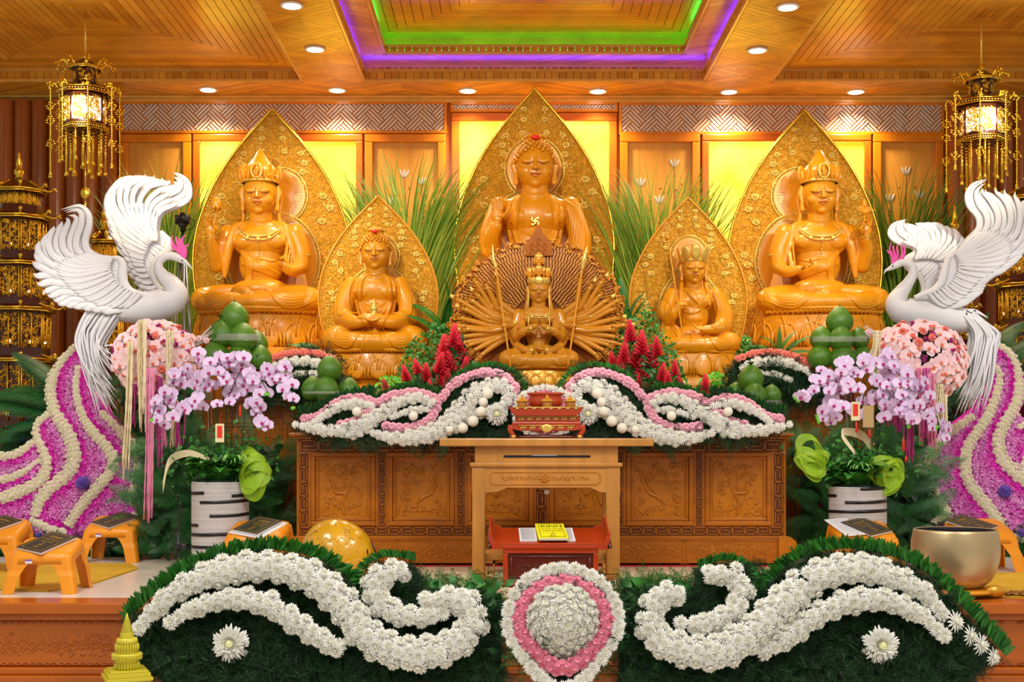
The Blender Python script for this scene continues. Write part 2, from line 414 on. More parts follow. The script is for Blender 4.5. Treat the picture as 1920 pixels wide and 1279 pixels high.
# core behind the boards
m = M()
m.add(box(-7.3,8.2,15.13,YW+.1,Z0+.012,Z0+.12)); m.add(box(lb,cb['x0'],9,15.13,Z0+.012,Z0+.12)); m.add(box(cb['x1'],rb,9,15.13,Z0+.012,Z0+.12))
m.add(box(-7.3,8.2,6,YW+.1,Z0+.6,Z0+.7))
m.build('ceiling', ['groove'], kind='structure', smooth=False)
def fascia(m, t, ax, p, u0, u1, z0, z1, sgn, slat=.085, trim=.03):
    "vertical slatted band: ax 'x' runs along x at y=p facing -y ; ax 'y' runs along y at x=p facing sgn"
    n = int((u1-u0)/slat)
    for i in range(n):
        a = u0+(u1-u0)*i/n; b = a+(u1-u0)/n-.006; tone = RNG.uniform(0,1)
        if ax == 'x': m.add(box(a,b,p-.012,p,z0,z1), tone=tone)
        else: m.add(box(min(p,p+sgn*.012),max(p,p+sgn*.012),a,b,z0,z1), tone=tone)
    for z, k in ((z0,.035),(z1,.03)):
        if ax == 'x': t.add(box(u0,u1,p-.035,p,z-k/2,z+k/2))
        else: t.add(box(min(p,p+sgn*.035),max(p,p+sgn*.035),u0,u1,z-k/2,z+k/2))
def coffer_rings(m, x0,x1,y0,y1,z, w=.088, gap=.008):
    n = int(min(x1-x0,y1-y0)/2/w)+1; cx, cy = (x0+x1)/2,(y0+y1)/2
    def R(i):
        d = min(i*w, (x1-x0)/2); e = min(i*w, (y1-y0)/2); return x0+d, x1-d, y0+e, y1-e
    for i in range(n):
        a, b, c, d = R(i); e, f, g, h = R(i+1-gap/w)
        for q in (((a,d),(b,d),(f,h),(e,h)), ((a,c),(e,g),(f,g),(b,c)), ((a,c),(a,d),(e,h),(e,g)), ((b,c),(f,g),(f,h),(b,d))):
            m.add(prism(q, z-.014, z, 'z'), tone=RNG.uniform(0,1))
        for q in (((e,h),(f,h)),):
            pass
# side coffers
for k, (x0, x1) in enumerate(((lb-3.75, lb), (rb, rb+3.75))):
    y0, y1 = 11.2, 15.13; m = M(); t = M()
    coffer_rings(m, x0, x1, y0, y1, ZC+.014)
    fascia(m, t, 'x', y1, x0, x1, Z0+.02, ZC-.01, -1)
    fascia(m, t, 'y', x1, y0, y1, Z0+.02, ZC-.01, -1); fascia(m, t, 'y', x0, y0, y1, Z0+.02, ZC-.01, 1)
    m.build('ceiling', ['ceil_wood'], kind='structure', smooth=False)
    t.build(f'trim_{k+1}', ['ceil_trim'], kind='structure', smooth=False, bevel=.006)
    M().add(box(x0,x1,y0,y1,ZC+.014,ZC+.1)).build('ceiling', ['groove'], kind='structure', smooth=False)
    M().add(box(x0-1.5,x1+1.5,9.2,y0,Z0,Z0+.1)).build('ceiling', ['ceil_wood'], kind='structure', smooth=False)
# middle coffer: lower band, violet cove ledge, upper band, green cove, planked top
X0, X1, Y1, Y0 = cb['x0'], cb['x1'], 15.13, 15.13-(cb['x1']-cb['x0'])
zA = CZ+(HY-133)*Y1/FPX; zB = zA+.055; e = .09
iy = Y1-.33; zC1 = CZ+(HY-87)*iy/FPX
ix0, ix1 = X0+.27, X1-.27; jy0 = Y0+.33
m = M(); t = M()
fascia(m, t, 'x', Y1, X0, X1, Z0+.02, zA, -1); fascia(m, t, 'y', X0, Y0, Y1, Z0+.02, zA, 1); fascia(m, t, 'y', X1, Y0, Y1, Z0+.02, zA, -1)
fascia(m, t, 'x', Y1+e, X0-e, X1+e, zA+.02, zB+.03, -1); fascia(m, t, 'y', X0-e, Y0, Y1+e, zA+.02, zB+.03, 1); fascia(m, t, 'y', X1+e, Y0, Y1+e, zA+.02, zB+.03, -1)
# ledge with chevron boards
for r, an in (((X0-e,AX,iy,Y1+e),30),((AX,X1+e,iy,Y1+e),-30),((X0-e,ix0,Y0,iy),30),((ix1,X1+e,Y0,iy),-30)):
    flat_boards(m, r, radians(an), .07, zB+.05, .012, org=(AX,iy))
m.add(box(X0-e,X1+e,iy,Y1+e,zB+.05,zB+.06)); m.add(box(X0-e,ix0,Y0,iy,zB+.05,zB+.06)); m.add(box(ix1,X1+e,Y0,iy,zB+.05,zB+.06))
fascia(m, t, 'x', iy, ix0, ix1, zB+.06, zC1, -1); fascia(m, t, 'y', ix0, jy0, iy, zB+.06, zC1, 1); fascia(m, t, 'y', ix1, jy0, iy, zB+.06, zC1, -1)
g = .12; zT = zC1+.14
m.add(box(ix0-g,ix1+g,iy+g,iy+g+.02,zC1-.05,zT)); m.add(box(ix0-g-.02,ix0-g,jy0,iy+g,zC1-.05,zT)); m.add(box(ix1+g,ix1+g+.02,jy0,iy+g,zC1-.05,zT))
m.add(box(ix0-g,ix1+g,iy+.012,iy+g,zC1-.06,zC1-.05)); m.add(box(ix0-g,ix0-.012,jy0,iy,zC1-.06,zC1-.05)); m.add(box(ix1+.012,ix1+g,jy0,iy,zC1-.06,zC1-.05))
coffer_rings(m, ix0-g, ix1+g, jy0-g, iy+g, zT+.014, w=.105)
m.build('ceiling', ['ceil_wood'], kind='structure', smooth=False)
t.build('trim_3', ['ceil_trim'], kind='structure', smooth=False, bevel=.006)
M().add(box(ix0-g,ix1+g,jy0-g,iy+g,zT+.014,zT+.06)).build('ceiling', ['groove'], kind='structure', smooth=False)
m = M()
m.add(tube([(X0,Y1+e*.45,zA+.012),(X1,Y1+e*.45,zA+.012)], .011, 6)); m.add(tube([(X0-e*.45,Y0+.3,zA+.012),(X0-e*.45,Y1,zA+.012)], .011, 6)); m.add(tube([(X1+e*.45,Y0+.3,zA+.012),(X1+e*.45,Y1,zA+.012)], .011, 6))
tag(m.build('led_strip', ['led_violet']), 'violet light strip in the outer cove of the central ceiling recess', 'light')
m = M(); z = zC1-.035
m.add(tube([(ix0,iy+g*.5,z),(ix1,iy+g*.5,z)], .011, 6)); m.add(tube([(ix0-g*.5,jy0+.3,z),(ix0-g*.5,iy,z)], .011, 6)); m.add(tube([(ix1+g*.5,jy0+.3,z),(ix1+g*.5,iy,z)], .011, 6))
tag(m.build('led_strip', ['led_green']), 'green light strip in the inner cove of the central ceiling recess', 'light')
# trims along the beams
t = M()
t.add(box(-7.3,8.2,YW-.06,YW,Z0-.075,Z0)); t.add(box(-7.3,8.2,YW-.13,YW-.06,Z0-.03,Z0))
t.build('trim_4', ['ceil_trim'], kind='structure', smooth=False, bevel=.01)
# downlights
dn = [(.075,.0),(.075,.008),(.062,.012),(.055,.008),(.055,0)]
names = ['far left one above the left tall statue','second from the left in the back row','just left of the central statue peak','just right of the central statue peak','second from the right in the back row','far right one above the right tall statue','left beam, the one nearer the wall','left beam, the one nearer the viewer','right beam, the one nearer the wall','right beam, the one nearer the viewer']
for i, (x, y) in enumerate(DL):
    o = thing('downlight', 'round recessed white ceiling downlight, '+names[i], 'light', (x,y,Z0-.012), group='recessed ceiling downlights')
    if i == 0:
        a = M().add(tube([(.10*cos(q),.10*sin(q),.002) for q in np.linspace(0,2*pi,29)[:-1]],.016,8,closed=True,up=(0,0,1),flat=.6)).build('rim', ['lamp_rim'], o, local=True)
        b = M().add(lathe([(0.001,-.006),(.092,-.004),(.092,.004),(.001,.004)], 28)).build('lens', ['lamp_glow'], o, local=True)
    else:
        for s_ in (a, b): c = s_.copy(); COL.objects.link(c); c.parent = o
# ------------------------------------------------------------------ back wall
M().add(box(-7.3,8.2,YW,YW+.15,-.1,Z0+.2)).build('wall_back', ['frame_dark'], kind='structure', smooth=False)
def frame_rect(m, x0,x1,z0,z1, w, y0, y1):
    m.add(box(x0,x1,y0,y1,z1-w,z1)); m.add(box(x0,x1,y0,y1,z0,z0+w)); m.add(box(x0,x0+w,y0,y1,z0+w,z1-w)); m.add(box(x1-w,x1,y0,y1,z0+w,z1-w))
secs = [('wood',225,362),('onyx',362,683),('wood',683,838),('tall',845,1158),('wood',1160,1313),('onyx',1313,1633),('wood',1633,1768)]
wl = {362:'left tall statue', 845:'central standing peak', 1313:'right tall statue', 225:'far left, beside the fluted wall', 683:'behind the grass left of centre', 1160:'behind the grass right of centre', 1633:'far right, beside the fluted wall'}
k = 5
for kd, a, b in secs:
    top = 252 if kd != 'tall' else 212
    x0,x1,z0,z1 = wpx(a,b,900,top); m = M()
    w = .085 if kd == 'onyx' else (.10 if kd == 'wood' else .10)
    frame_rect(m, x0+.012,x1-.012,0.0,z1-.01,w,YW-.07,YW)
    m.build(f'trim_{k}', ['frame_wood' if kd == 'wood' else 'frame_dark'], kind='structure', smooth=False, bevel=.012); k += 1
    xi0, xi1, zi0, zi1 = x0+.012+w, x1-.012-w, w, z1-.01-w
    if kd == 'wood':
        o = thing('wall_panel', f'plain wooden wall panel inlaid with pale lotus buds, {wl[a]}', 'panel', ((xi0+xi1)/2,YW,zi0), group='wooden wall panels')
        M().add(box(xi0,xi1,YW-.02,YW-.001,zi0,zi1)).build('board', ['panel_wood'], o, smooth=False)
        q = M(); f = M(); r = np.random.default_rng(a)
        for j in range(3):
            x = xi0+(xi1-xi0)*(.25+.25*j)+r.uniform(-.05,.05); zt = zi1-.28-r.uniform(0,.5)
            f.add(tube(spline([(x,YW-.022,2.6),(x+r.uniform(-.05,.05),YW-.022,3.3),(x,YW-.022,zt)],12), .004, 5))
            for s_ in (-1,0,1): q.add(xf(ball((0,0,.05),(.016,.006,.055),8,6), TR((x+s_*.012,YW-.023,zt), (0,s_*.45,0))))
            for s_ in range(5): f.add(xf(ball((0,0,.02),(.008,.003,.02),6,4), TR((x+r.uniform(-.2,.2),YW-.022,zt-r.uniform(.1,.5)), (0,s_*1.2,0))))
        q.build('lotus_inlay', ['lattice'], o); f.build('stem_inlay', ['groove'], o)
    else:
        M().add(box(xi0,xi1,YW-.03,YW-.001,zi0,zi1)).build('onyx_panel', ['onyx'], smooth=False)
        o = bpy.data.objects[-1] if False else [q for q in bpy.data.objects if q.name.startswith('onyx_panel')][-1]
        tag(o, f'glowing yellow backlit stone panel behind the {"central" if kd=="tall" else wl[a].split()[0]} mandorla', 'panel', 'backlit stone wall panels')
# lattice screens
def lattice(x0,x1,z0,z1,label,sz=.05):
    o = thing('lattice_screen', label, 'screen', ((x0+x1)/2,YW,z0), group='fretwork screens above the wall panels')
    fr = M(); frame_rect(fr, x0,x1,z0,z1,.035,YW-.06,YW); fr.build('frame', ['frame_wood'], o, smooth=False, bevel=.006)
    a0,a1,b0,b1 = x0+.035,x1-.035,z0+.035,z1-.035
    m = M(); u = sz; c = cos(pi/4); N = int((x1-x0)/u)+20
    cx, cz = x0, z0
    def bar(p, q, r, s_):
        P = clip([(cx+c*(x-y), cz+c*(x+y)) for x, y in ((p,r),(q,r),(q,s_),(p,s_))], a0,a1,b0,b1)
        if P: m.add(prism(P, YW-.045, YW-.02), tone=RNG.uniform(0,1))
    for kk in range(-N, N):
        for mm in range(-N//4-N//4, N//2):
            X = 4*mm+kk
            if abs(c*(X-kk)*u) > (x1-x0)+1 or c*(X+kk)*u > (z1-z0)+.3 or c*(X+kk)*u < -.5: pass
            for hh in range(3):
                t0 = (hh+.18)/3; t1 = (hh+.78)/3
                cxm = c*((X+1)-(kk+.5))*u; czm = c*((X+1)+(kk+.5))*u
                if -.2 < cxm < (x1-x0)+.2 and -.2 < czm < (z1-z0)+.2: bar((X+.06)*u,(X+1.94)*u,(kk+t0)*u,(kk+t1)*u)
                cxm = c*((X+3.5)-(kk+1))*u; czm = c*((X+3.5)+(kk+1))*u
                if -.2 < cxm < (x1-x0)+.2 and -.2 < czm < (z1-z0)+.2: bar((X+3+t0)*u,(X+3+t1)*u,(kk+.06)*u,(kk+1.94)*u)
    m.build('fretwork', ['lattice'], o, smooth=False)
    M().add(box(a0,a1,YW-.02,YW-.001,b0,b1)).build('backing', ['frame_wood'], o, smooth=False)
lattice(*wpx(228,838,252,192), 'long grey fretwork screen above the panels left of centre', .115)
lattice(*wpx(1160,1768,254,194), 'long grey fretwork screen above the panels right of centre', .115)
lattice(*wpx(845,1158,212,193), 'narrow grey fretwork strip above the central yellow panel', .09)
# fluted side walls
for side, a, b in (('left',-7.3,W(225,0,YW)[0]),('right',W(1770,0,YW)[0],8.2)):
    n = int((b-a)/.2); m = M()
    for i in range(n):
        x = a+(b-a)*(i+.5)/n; r = (b-a)/n/2; th = np.linspace(0, pi, 9)
        P = [(x-r*cos(q), YW-.12-.10*sin(q)) for q in th]
        V = [(p[0],p[1],z) for z in (0,Z0-.07) for p in P]; j = np.arange(8)
        m.add(G(V, [np.stack([j,j+1,j+10,j+9],1)]), tone=RNG.uniform(0,1))
    m.build(f'wall_{side}', ['column_wood'], kind='structure')
# ------------------------------------------------------------------ stage floor and its carved front
YE = 8.92
M().add(box(-7.3,8.2,YE+.05,YW,-.12,0)).build('floor', ['floor_tile'], kind='structure', smooth=False)
M().add(box(-9,10,-2,YE+.6,-.9,-.78)).build('floor', ['floor_tile'], kind='structure', smooth=False)
m = M()
m.add(box(-7.3,8.2,YE-.06,YE+.25,-.075,.004)); m.add(box(-7.3,8.2,YE-.02,YE+.1,-.12,-.075))
m.add(box(-7.3,8.2,YE+.02,YE+.2,-.45,-.12)); m.add(box(-7.3,8.2,YE-.03,YE+.1,-.50,-.45)); m.add(box(-7.3,8.2,YE-.07,YE+.1,-.56,-.50)); m.add(box(-7.3,8.2,YE-.02,YE+.1,-.78,-.56))
m.build('trim_12', ['riser_wood'], kind='structure', smooth=False, bevel=.01)
def scroll_relief(m, x0,x1,z0,z1,y,seed,th=.008,n=6,leafn=5,d=.6):
    "carved leafy scroll in front of the plane y"
    r = np.random.default_rng(seed); h = z1-z0; L = x1-x0
    k = max(3,int(L/h*n/2)); xs = np.linspace(x0+.04*L, x1-.04*L, k*2+1)
    P = np.array([(x, y, (z0+z1)/2+h*.27*(-1)**i*r.uniform(.6,1)) for i, x in enumerate(xs)]); m.add(tube(spline(P, k*14), th, 6, flat=d), tone=.2)
    for i in range(len(P)-1):
        c = (P[i]+P[i+1])/2; s_ = (-1)**i; R = h*.2*r.uniform(.7,1.1)
        a = np.linspace(0, 4.6, 16); q = np.stack([c[0]+R*(1-a/6)*np.cos(a*s_+r.uniform(0,1)), np.full(16,y-.002), c[2]+R*(1-a/6)*np.sin(a*s_)], 1); m.add(tube(q, np.linspace(th,th*.5,16), 5, flat=d), tone=.1)
        for j in range(leafn):
            a = r.uniform(0, 2*pi); l = h*r.uniform(.10,.2); pc = c+np.array([r.uniform(-.5,.5)*L/k/2,0,r.uniform(-.35,.35)*h])
            pc[2] = np.clip(pc[2], z0+l*.5, z1-l*.5); pc[0] = np.clip(pc[0], x0+l*.5, x1-l*.5)
            m.add(xf(ball((0,0,0),(l*.28,th*.7,l*.5),7,5), TR(pc, (0,a,0))), tone=r.uniform(0,.4))
m = M()
for i in range(10):
    xa = -7.2+i*1.53; m2 = (xa+.05, xa+1.48)
    if xa < -1.2 or xa > 1.2:
        scroll_relief(m, *m2, -.40, -.19, YE+.02, 30+i, th=.007, n=5)
        for zz in (-.145,-.43):
            a = np.linspace(0,1,90); q = np.stack([m2[0]+a*(m2[1]-m2[0]), np.full(90,YE+.016), zz+.009*np.sin(a*90)], 1); m.add(tube(q,.006,5), tone=.3)
            q = q.copy(); q[:,2] = 2*zz-q[:,2]; m.add(tube(q,.005,5), tone=.3)
m.build('trim_13', ['riser_wood'], kind='structure')
# ================================================================== carved statues
from mathutils.bvhtree import BVHTree
def P3(u, v, w=0): return np.array([u, -w, v], float)          # right, up, towards the viewer
def cap_(pts, r, n=12, flat=1.):
    n = max(n, 22) if np.max(r) > 6 else n
    "rounded tube through points (u,v,w)"
    P = np.array([P3(*p) for p in pts], float); r = np.broadcast_to(np.asarray(r, float), (len(P),))
    k = 10*(len(P)-1)+1; Q = spline(P, k) if len(P) > 2 else P[0]+(P[-1]-P[0])*np.linspace(0,1,k)[:,None]
    rr = np.interp(np.linspace(0,len(P)-1,k), np.arange(len(P)), r)
    d0 = Q[0]-Q[1]; d0 /= np.linalg.norm(d0)+1e-9; d1 = Q[-1]-Q[-2]; d1 /= np.linalg.norm(d1)+1e-9
    e = np.array([.5,.8,.97]); f = np.sqrt(1-e**2)
    A = [Q[0]+d0*rr[0]*x for x in e[::-1]]; B = [Q[-1]+d1*rr[-1]*x for x in e]
    return tube(np.concatenate([A,Q,B]), np.concatenate([rr[0]*f[::-1],rr,rr[-1]*f]), n, flat=flat)
def el(u, v, w, ru, rv, rw, nu=36, nv=24): return ball(P3(u,v,w), (ru, rw, rv), nu, nv)
class Sculpt:
    def __init__(s): s.base=[]; s.extra=[]; s.bvh=None; s.k=1.
    def b(s, *g): s.base += g; s.bvh = None
    def surf(s, u, v, dflt=0.):
        if s.bvh is None:
            g = cat(*s.base); fs = []
            for f in g[1]: fs += np.asarray(f).tolist()
            s.bvh = BVHTree.FromPolygons([tuple(x) for x in g[0]], fs)
        h = s.bvh.ray_cast(Vector((u,-999.,v)), Vector((0,1,0)))
        return -h[0].y if h[0] is not None else dflt
    def stroke(s, pts, r, off=0., n=None, to=None, m=8, flat=1.):
        "line drawn on the front of the figure"
        if to is None: r = np.array(r)*s.k
        P = np.array([(p[0], p[1]) for p in pts], float); L = np.linalg.norm(np.diff(P,axis=0),axis=1).sum()
        n = n or max(5, int(L/3)); Q = spline(P, n) if len(P) > 2 else P[0]+(P[1]-P[0])*np.linspace(0,1,n)[:,None]
        w = np.array([s.surf(*q, dflt=np.nan) for q in Q]); ok = ~np.isnan(w)
        if ok.sum() < 3: return None
        Q, w = Q[ok], w[ok]; w = np.convolve(np.pad(w,1,'edge'), [.25,.5,.25], 'valid')+off
        rr = np.interp(np.linspace(0,1,len(Q)), np.linspace(0,1,np.size(r)), np.atleast_1d(r)) if np.size(r) > 1 else np.full(len(Q), r)
        g = tube(np.array([P3(a,b,c) for (a,b),c in zip(Q,w)]), rr, m, flat=flat)
        (s.extra if to is None else to).append(g); return g
    def build(s, name, material, parent, sc, vox=.9, smooth=2):
        m = M()
        for g in s.base+s.extra: m.add(g)
        for v in m.V: v *= sc
        o = m.build(name, [material], parent, local=True)
        r = o.modifiers.new('remesh', 'REMESH'); r.mode = 'VOXEL'; r.voxel_size = vox*sc; r.use_smooth_shade = True
        if smooth: q = o.modifiers.new('smooth', 'SMOOTH'); q.factor = .5; q.iterations = smooth
        return o
def part(gs, name, material, parent, sc, smooth=True, tone=0, label=None):
    m = M()
    for g in gs: m.add(g, tone=tone)
    for v in m.V: v *= sc
    return m.build(name, [material] if isinstance(material,str) else material, parent, smooth, local=True, label=label)
def hand(T, size, side=1, curl=.25, thumb=.5, spread=.12, curls=None):
    "palm faces local -y, fingers along +z, thumb on +x*side"
    out = [ball((0,0,.0), (.36,.15,.42), 12, 8), ball((0,.0,-.25),(.24,.15,.3),10,7)]
    L = [.50,.58,.54,.42]
    for i in range(4):
        x = side*(.27-.18*i); c = curl if curls is None else curls[i]; p = np.array([x,-.02,.30]); a = 0; pts=[p]
        for sgm in (.45,.32,.25):
            a += c; p = p+L[i]*sgm*1.25*np.array([side*spread*(.5-i/3)*1.2, -sin(a), cos(a)]); pts.append(p)
        out.append(tube(spline(np.array(pts),9), np.linspace(.095,.062,9), 8, up=(1,0,0))); out.append(ball(pts[-1], .064, 8, 6))
    t0 = np.array([side*.26,-.06,-.12]); t1 = t0+np.array([side*.26,-.12-.2*thumb,.22]); t2 = t1+np.array([side*(.12-.35*thumb),-.12*thumb,.26])
    out.append(tube(spline(np.array([t0,t1,t2]),8), np.linspace(.13,.075,8), 8)); out.append(ball(t2,.076,8,6))
    g = cat(*out); return xf(g, np.asarray(T)@TR(sc=size))
def HT(u,v,w, ax=(0,0,1), pn=(0,-1,0)):
    "hand frame: fingers along ax, palm normal pn (both in u,-w,v space)"
    z = np.array(ax,float); z /= np.linalg.norm(z); y = -np.array(pn,float); y -= (y@z)*z; y /= np.linalg.norm(y); x = np.cross(y,z)
    T = np.eye(4); T[:3,0]=x; T[:3,1]=y; T[:3,2]=z; T[:3,3]=P3(u,v,w); return T
def face(s, lines, lips, hu, hv, hw, R, turn=0.):
    "head of half width R centred (hu,hv,hw)"
    def q(a, b): return (hu+turn*R*.12+a*R, hv+b*R)
    s.b(el(hu,hv+.1*R,hw,R*.99,1.22*R,1.04*R,24,18), el(hu,hv-.42*R,hw+.12*R,.86*R,.84*R,.84*R), el(*q(0,-1.0),hw+.56*R,.30*R,.24*R,.28*R))
    for sg in (-1,1):
        s.b(el(*q(sg*.46,-.38),hw+.50*R,.36*R,.40*R,.36*R))
        e = sg*1.0; s.b(cap_([(hu+e*R,hv+.38*R,hw-.05*R),(hu+1.1*e*R,hv+.05*R,hw-.05*R),(hu+1.02*e*R,hv-.35*R,hw),(hu+1.0*e*R,hv-.85*R,hw+.05*R)],[.16*R,.18*R,.11*R,.15*R],8,flat=.7))
    s.surf(0,0)
    W0 = s.surf(*q(0,-.1)); 
    nose = [cap_([(*q(0,.24),s.surf(*q(0,.24))-.03*R),(*q(0,.0),W0+.05*R),(*q(0,-.30),W0+.16*R)],[.06*R,.085*R,.13*R],8)]
    for sg in (-1,1): nose.append(el(*q(sg*.13,-.32),W0+.10*R,.09*R,.075*R,.11*R,8,6))
    s.extra += nose
    for sg in (-1,1):
        s.stroke([q(sg*.15,.33),q(sg*.44,.50),q(sg*.84,.30)], [.025*R,.04*R,.02*R], -.012*R)
        x,y = q(sg*.41,.07); s.extra.append(el(x,y,s.surf(x,y)-.05*R,.27*R,.135*R,.13*R,12,8))
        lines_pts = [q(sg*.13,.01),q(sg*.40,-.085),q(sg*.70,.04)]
        s.stroke(lines_pts, [.02*R,.032*R,.018*R], .045*R, to=lines)  # eyelid and mouth crease shade painted as dark brown strokes
    s.stroke([q(-.28,-.60),q(-.10,-.545),q(0,-.57),q(.10,-.545),q(.28,-.60)], [.02*R,.05*R,.045*R,.05*R,.02*R], .012*R, to=lips)
    s.stroke([q(-.22,-.63),q(0,-.70),q(.22,-.63)], [.03*R,.075*R,.03*R], .0*R, to=lips)
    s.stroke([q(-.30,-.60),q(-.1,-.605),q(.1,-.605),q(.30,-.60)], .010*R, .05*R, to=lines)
def curls(hu,hv,hw,R, f=1.16):
    out = []; n = 330; k = np.arange(n)+.5; ph = np.arccos(1-2*k/n); th = pi*(1+5**.5)*k
    X = np.stack([np.cos(th)*np.sin(ph), np.sin(th)*np.sin(ph), np.cos(ph)],1)
    pos = []
    for x, y, z in X:                                           # y>0 is the back
        if z > (.42 if y < 0 else -.3) - (.9*max(0,abs(x)-.62) if y < .2 else 0)*1.2: pos.append(P3(hu,hv,hw)+np.array([x*R*1.05,y*R*1.08,z*R*1.26+.06*R]))
    top = P3(hu,hv+1.25*R,hw-.1*R)
    for x,y,z in X[:90]: pos.append(top+np.array([x*.58,y*.58,z*.42])*R)
    g = lathe([(0.01,-.06),(.115,0),(.10,.06),(.05,.10),(.005,.115)],8); m = M()
    Ms = [frame(p, (p-(P3(hu,hv-.2*R,hw))), R*1.0) for p in pos]
    return g, Ms, cat(ball(P3(hu,hv+.08*R,hw-.02*R),(R*1.03,R*1.06,R*1.25),20,12), ball(top,(.56*R,.56*R,.42*R),14,10))
def crown(lo, hu,hv,hw,R, tall=1.75, flare=1.08):
    z0 = hv+.62*R; base = []
    prof = [(.01,0),(1.04,0),(1.1,.05),(1.05,.12),(1.0,.2),(1.08*flare,.55),(.98,.85),(.70,1.15),(.42,1.5),(.16,tall),(.01,tall+.05)]
    base.append(xf(lathe([(r*R,z*R) for r,z in prof],24,1,1.02), TR((hu,-hw+.05*R,z0))))
    gold = [xf(lathe([(1.06*R,0),(1.13*R,.04*R),(1.13*R,.12*R),(1.06*R,.17*R),(1.0*R,.1*R)],24), TR((hu,-hw+.05*R,z0)))]
    for i in range(9):
        a = (i-4)*.38; x = hu+sin(a)*1.08*R; y = -(hw+cos(a)*1.08*R)+.05*R; h = (.78 if i%2==0 else .5)
        gold.append(xf(cat(ball((0,0,h*.5),(.17,.06,h*.42),8,6),ball((0,-.06,.3),(.07,.07,.07),8,6)), frame((x,y,z0+.08*R),(0,0,1),R)@TR(rot=(0,0,a))))
        base.append(xf(ball((0,0,h*.6),(.24,.07,h*.7),8,6), frame((x,y,z0+.08*R),(0,0,1),R)@TR(rot=(.0,0,a))))
    gold.append(xf(cat(tube([(0.3*cos(t),0,.45+.42*sin(t)) for t in np.linspace(0,2*pi,17)[:-1]],.05,6,closed=True),ball((0,0,.45),(.1,.05,.2),8,6)), TR((hu,-(hw+1.14*R),z0+.12*R),sc=R)))
    lo += base; return gold
MND = [(0,0),(.1,.17),(.2,.34),(.3,.49),(.4,.62),(.5,.73),(.6,.82),(.7,.895),(.8,.95),(.9,.985),(1,1),(1.15,.985),(1.3,.94),(1.5,.84),(1.62,.74)]
def mandorla(par, au, av, Wd, dW, w, sc, headc, headr, bodyc, bodyr, border='gold', tmax=1.5, flower=7):
    "apex (au,av), half width Wd reached dW below the apex"
    t = np.array([a for a,_ in MND if a <= tmax]); h = np.array([b for a,b in MND if a <= tmax])
    T = np.linspace(0,t[-1],50)**1.0; Hh = np.interp(T,t,h); Hh = np.convolve(np.pad(Hh,2,'reflect',reflect_type='odd'),[.1,.2,.4,.2,.1],'valid'); Hh[0]=0
    R_ = [(au+b*Wd, av-a*dW) for a,b in zip(T,Hh)]; L_ = [(au-b*Wd, av-a*dW) for a,b in zip(T,Hh)]
    out = R_ + L_[::-1][:-1]
    man = part([prism([(x,z) for x,z in out], -w, -w+9)], 'mandorla', 'mandorla_wood', par, sc, smooth=False)
    bp = np.array([P3(x,z,w+1) for x,z in (L_[::-1]+R_[1:])])
    part([tube(bp, 1.9*Wd/150+.6, 8)], 'border', border, man, sc)
    bi = np.array([P3(au+(x-au)*.955, av-(av-z)*.975-5, w) for x,z in (L_[::-1][:-1]+R_[1:])]); part([tube(bi, 1.5, 6)], 'inner_moulding', 'mandorla_wood', man, sc)
    # halos
    def ringp(c, r, n=96, w_=w+2): a = np.linspace(0,2*pi,n,endpoint=False); return np.array([P3(c[0]+r[0]*cos(q), c[1]+r[1]*sin(q), w_) for q in a])
    for nm, c, r in (('head_halo',headc,headr),('body_halo',bodyc,bodyr)):
        o = part([prism([(c[0]+(r[0]-4)*cos(q), c[1]+(r[1]-4)*sin(q)) for q in np.linspace(0,2*pi,64,endpoint=False)], -w-(3 if nm=='head_halo' else 1.5), -w)], nm, 'statue_wood', man, sc, smooth=False)
        gg = [tube(ringp(c,r), 1.3, 6, closed=True), tube(ringp(c,(r[0]-7,r[1]-7)), 1.2, 6, closed=True)]
        n = int(2*pi*max(r)/3.6); a = np.linspace(0,2*pi,n,endpoint=False); b1 = ball((0,0,0),(1,1,1),6,5); m = M()
        for off, rad in ((-2.3,1.55),(-4.9,1.45)): m.inst(b1, [TR(P3(c[0]+(r[0]+off)*cos(q), c[1]+(r[1]+off)*sin(q), w+2.6), sc=rad) for q in a])
        for g in gg: m.add(g)
        if nm == 'head_halo':
            for q in np.linspace(0,2*pi,40,endpoint=False): m.add(tube([P3(c[0]+r[0]*.5*cos(q),c[1]+r[1]*.5*sin(q),w+3.2),P3(c[0]+(r[0]-12)*cos(q),c[1]+(r[1]-12)*sin(q),w+3.2)],.45,4))
        for v in m.V: v *= sc
        m.build('beaded_ring', ['gold_paint'], o, local=True)
    # rosettes in four columns a side and the vines around them
    ros = cat(ball((0,0,.25),(.32,.32,.3),8,6), *[xf(ball((0,0,0),(.22,.42,.14),6,5), TR((cos(a)*.62,sin(a)*.62,.1),(0,0,a-pi/2))) for a in np.linspace(0,2*pi,8,endpoint=False)], *[xf(ball((0,0,0),(.2,.35,.1),6,5), TR((cos(a)*.85,sin(a)*.85,.02),(0,0,a-pi/2))) for a in np.linspace(.4,2*pi+.4,8,endpoint=False)])
    fu, fv = Wd/152, dW/288; rr = flower*min(fu*1.05,1.05)
    m0 = M(); m0.add(ros); me = None
    pts = [(20,38),(20,57),(23,82),(54,86),(61,104),(58,121),(57,142),(97,167),(110,190),(95,215),(118,278),(112,297),(103,322)]
    vines = M(); r = np.random.default_rng(int(Wd))
    def isin(x,z): 
        d = (av-z)/dW; return 0 < d < t[-1]-.02 and abs(x-au) < np.interp(d,t,h)*Wd-6
    def clear(x,z): return ((x-headc[0])/(headr[0]+2))**2+((z-headc[1])/(headr[1]+2))**2 > 1 and ((x-bodyc[0])/(bodyr[0]+2))**2+((z-bodyc[1])/(bodyr[1]+2))**2 > 1
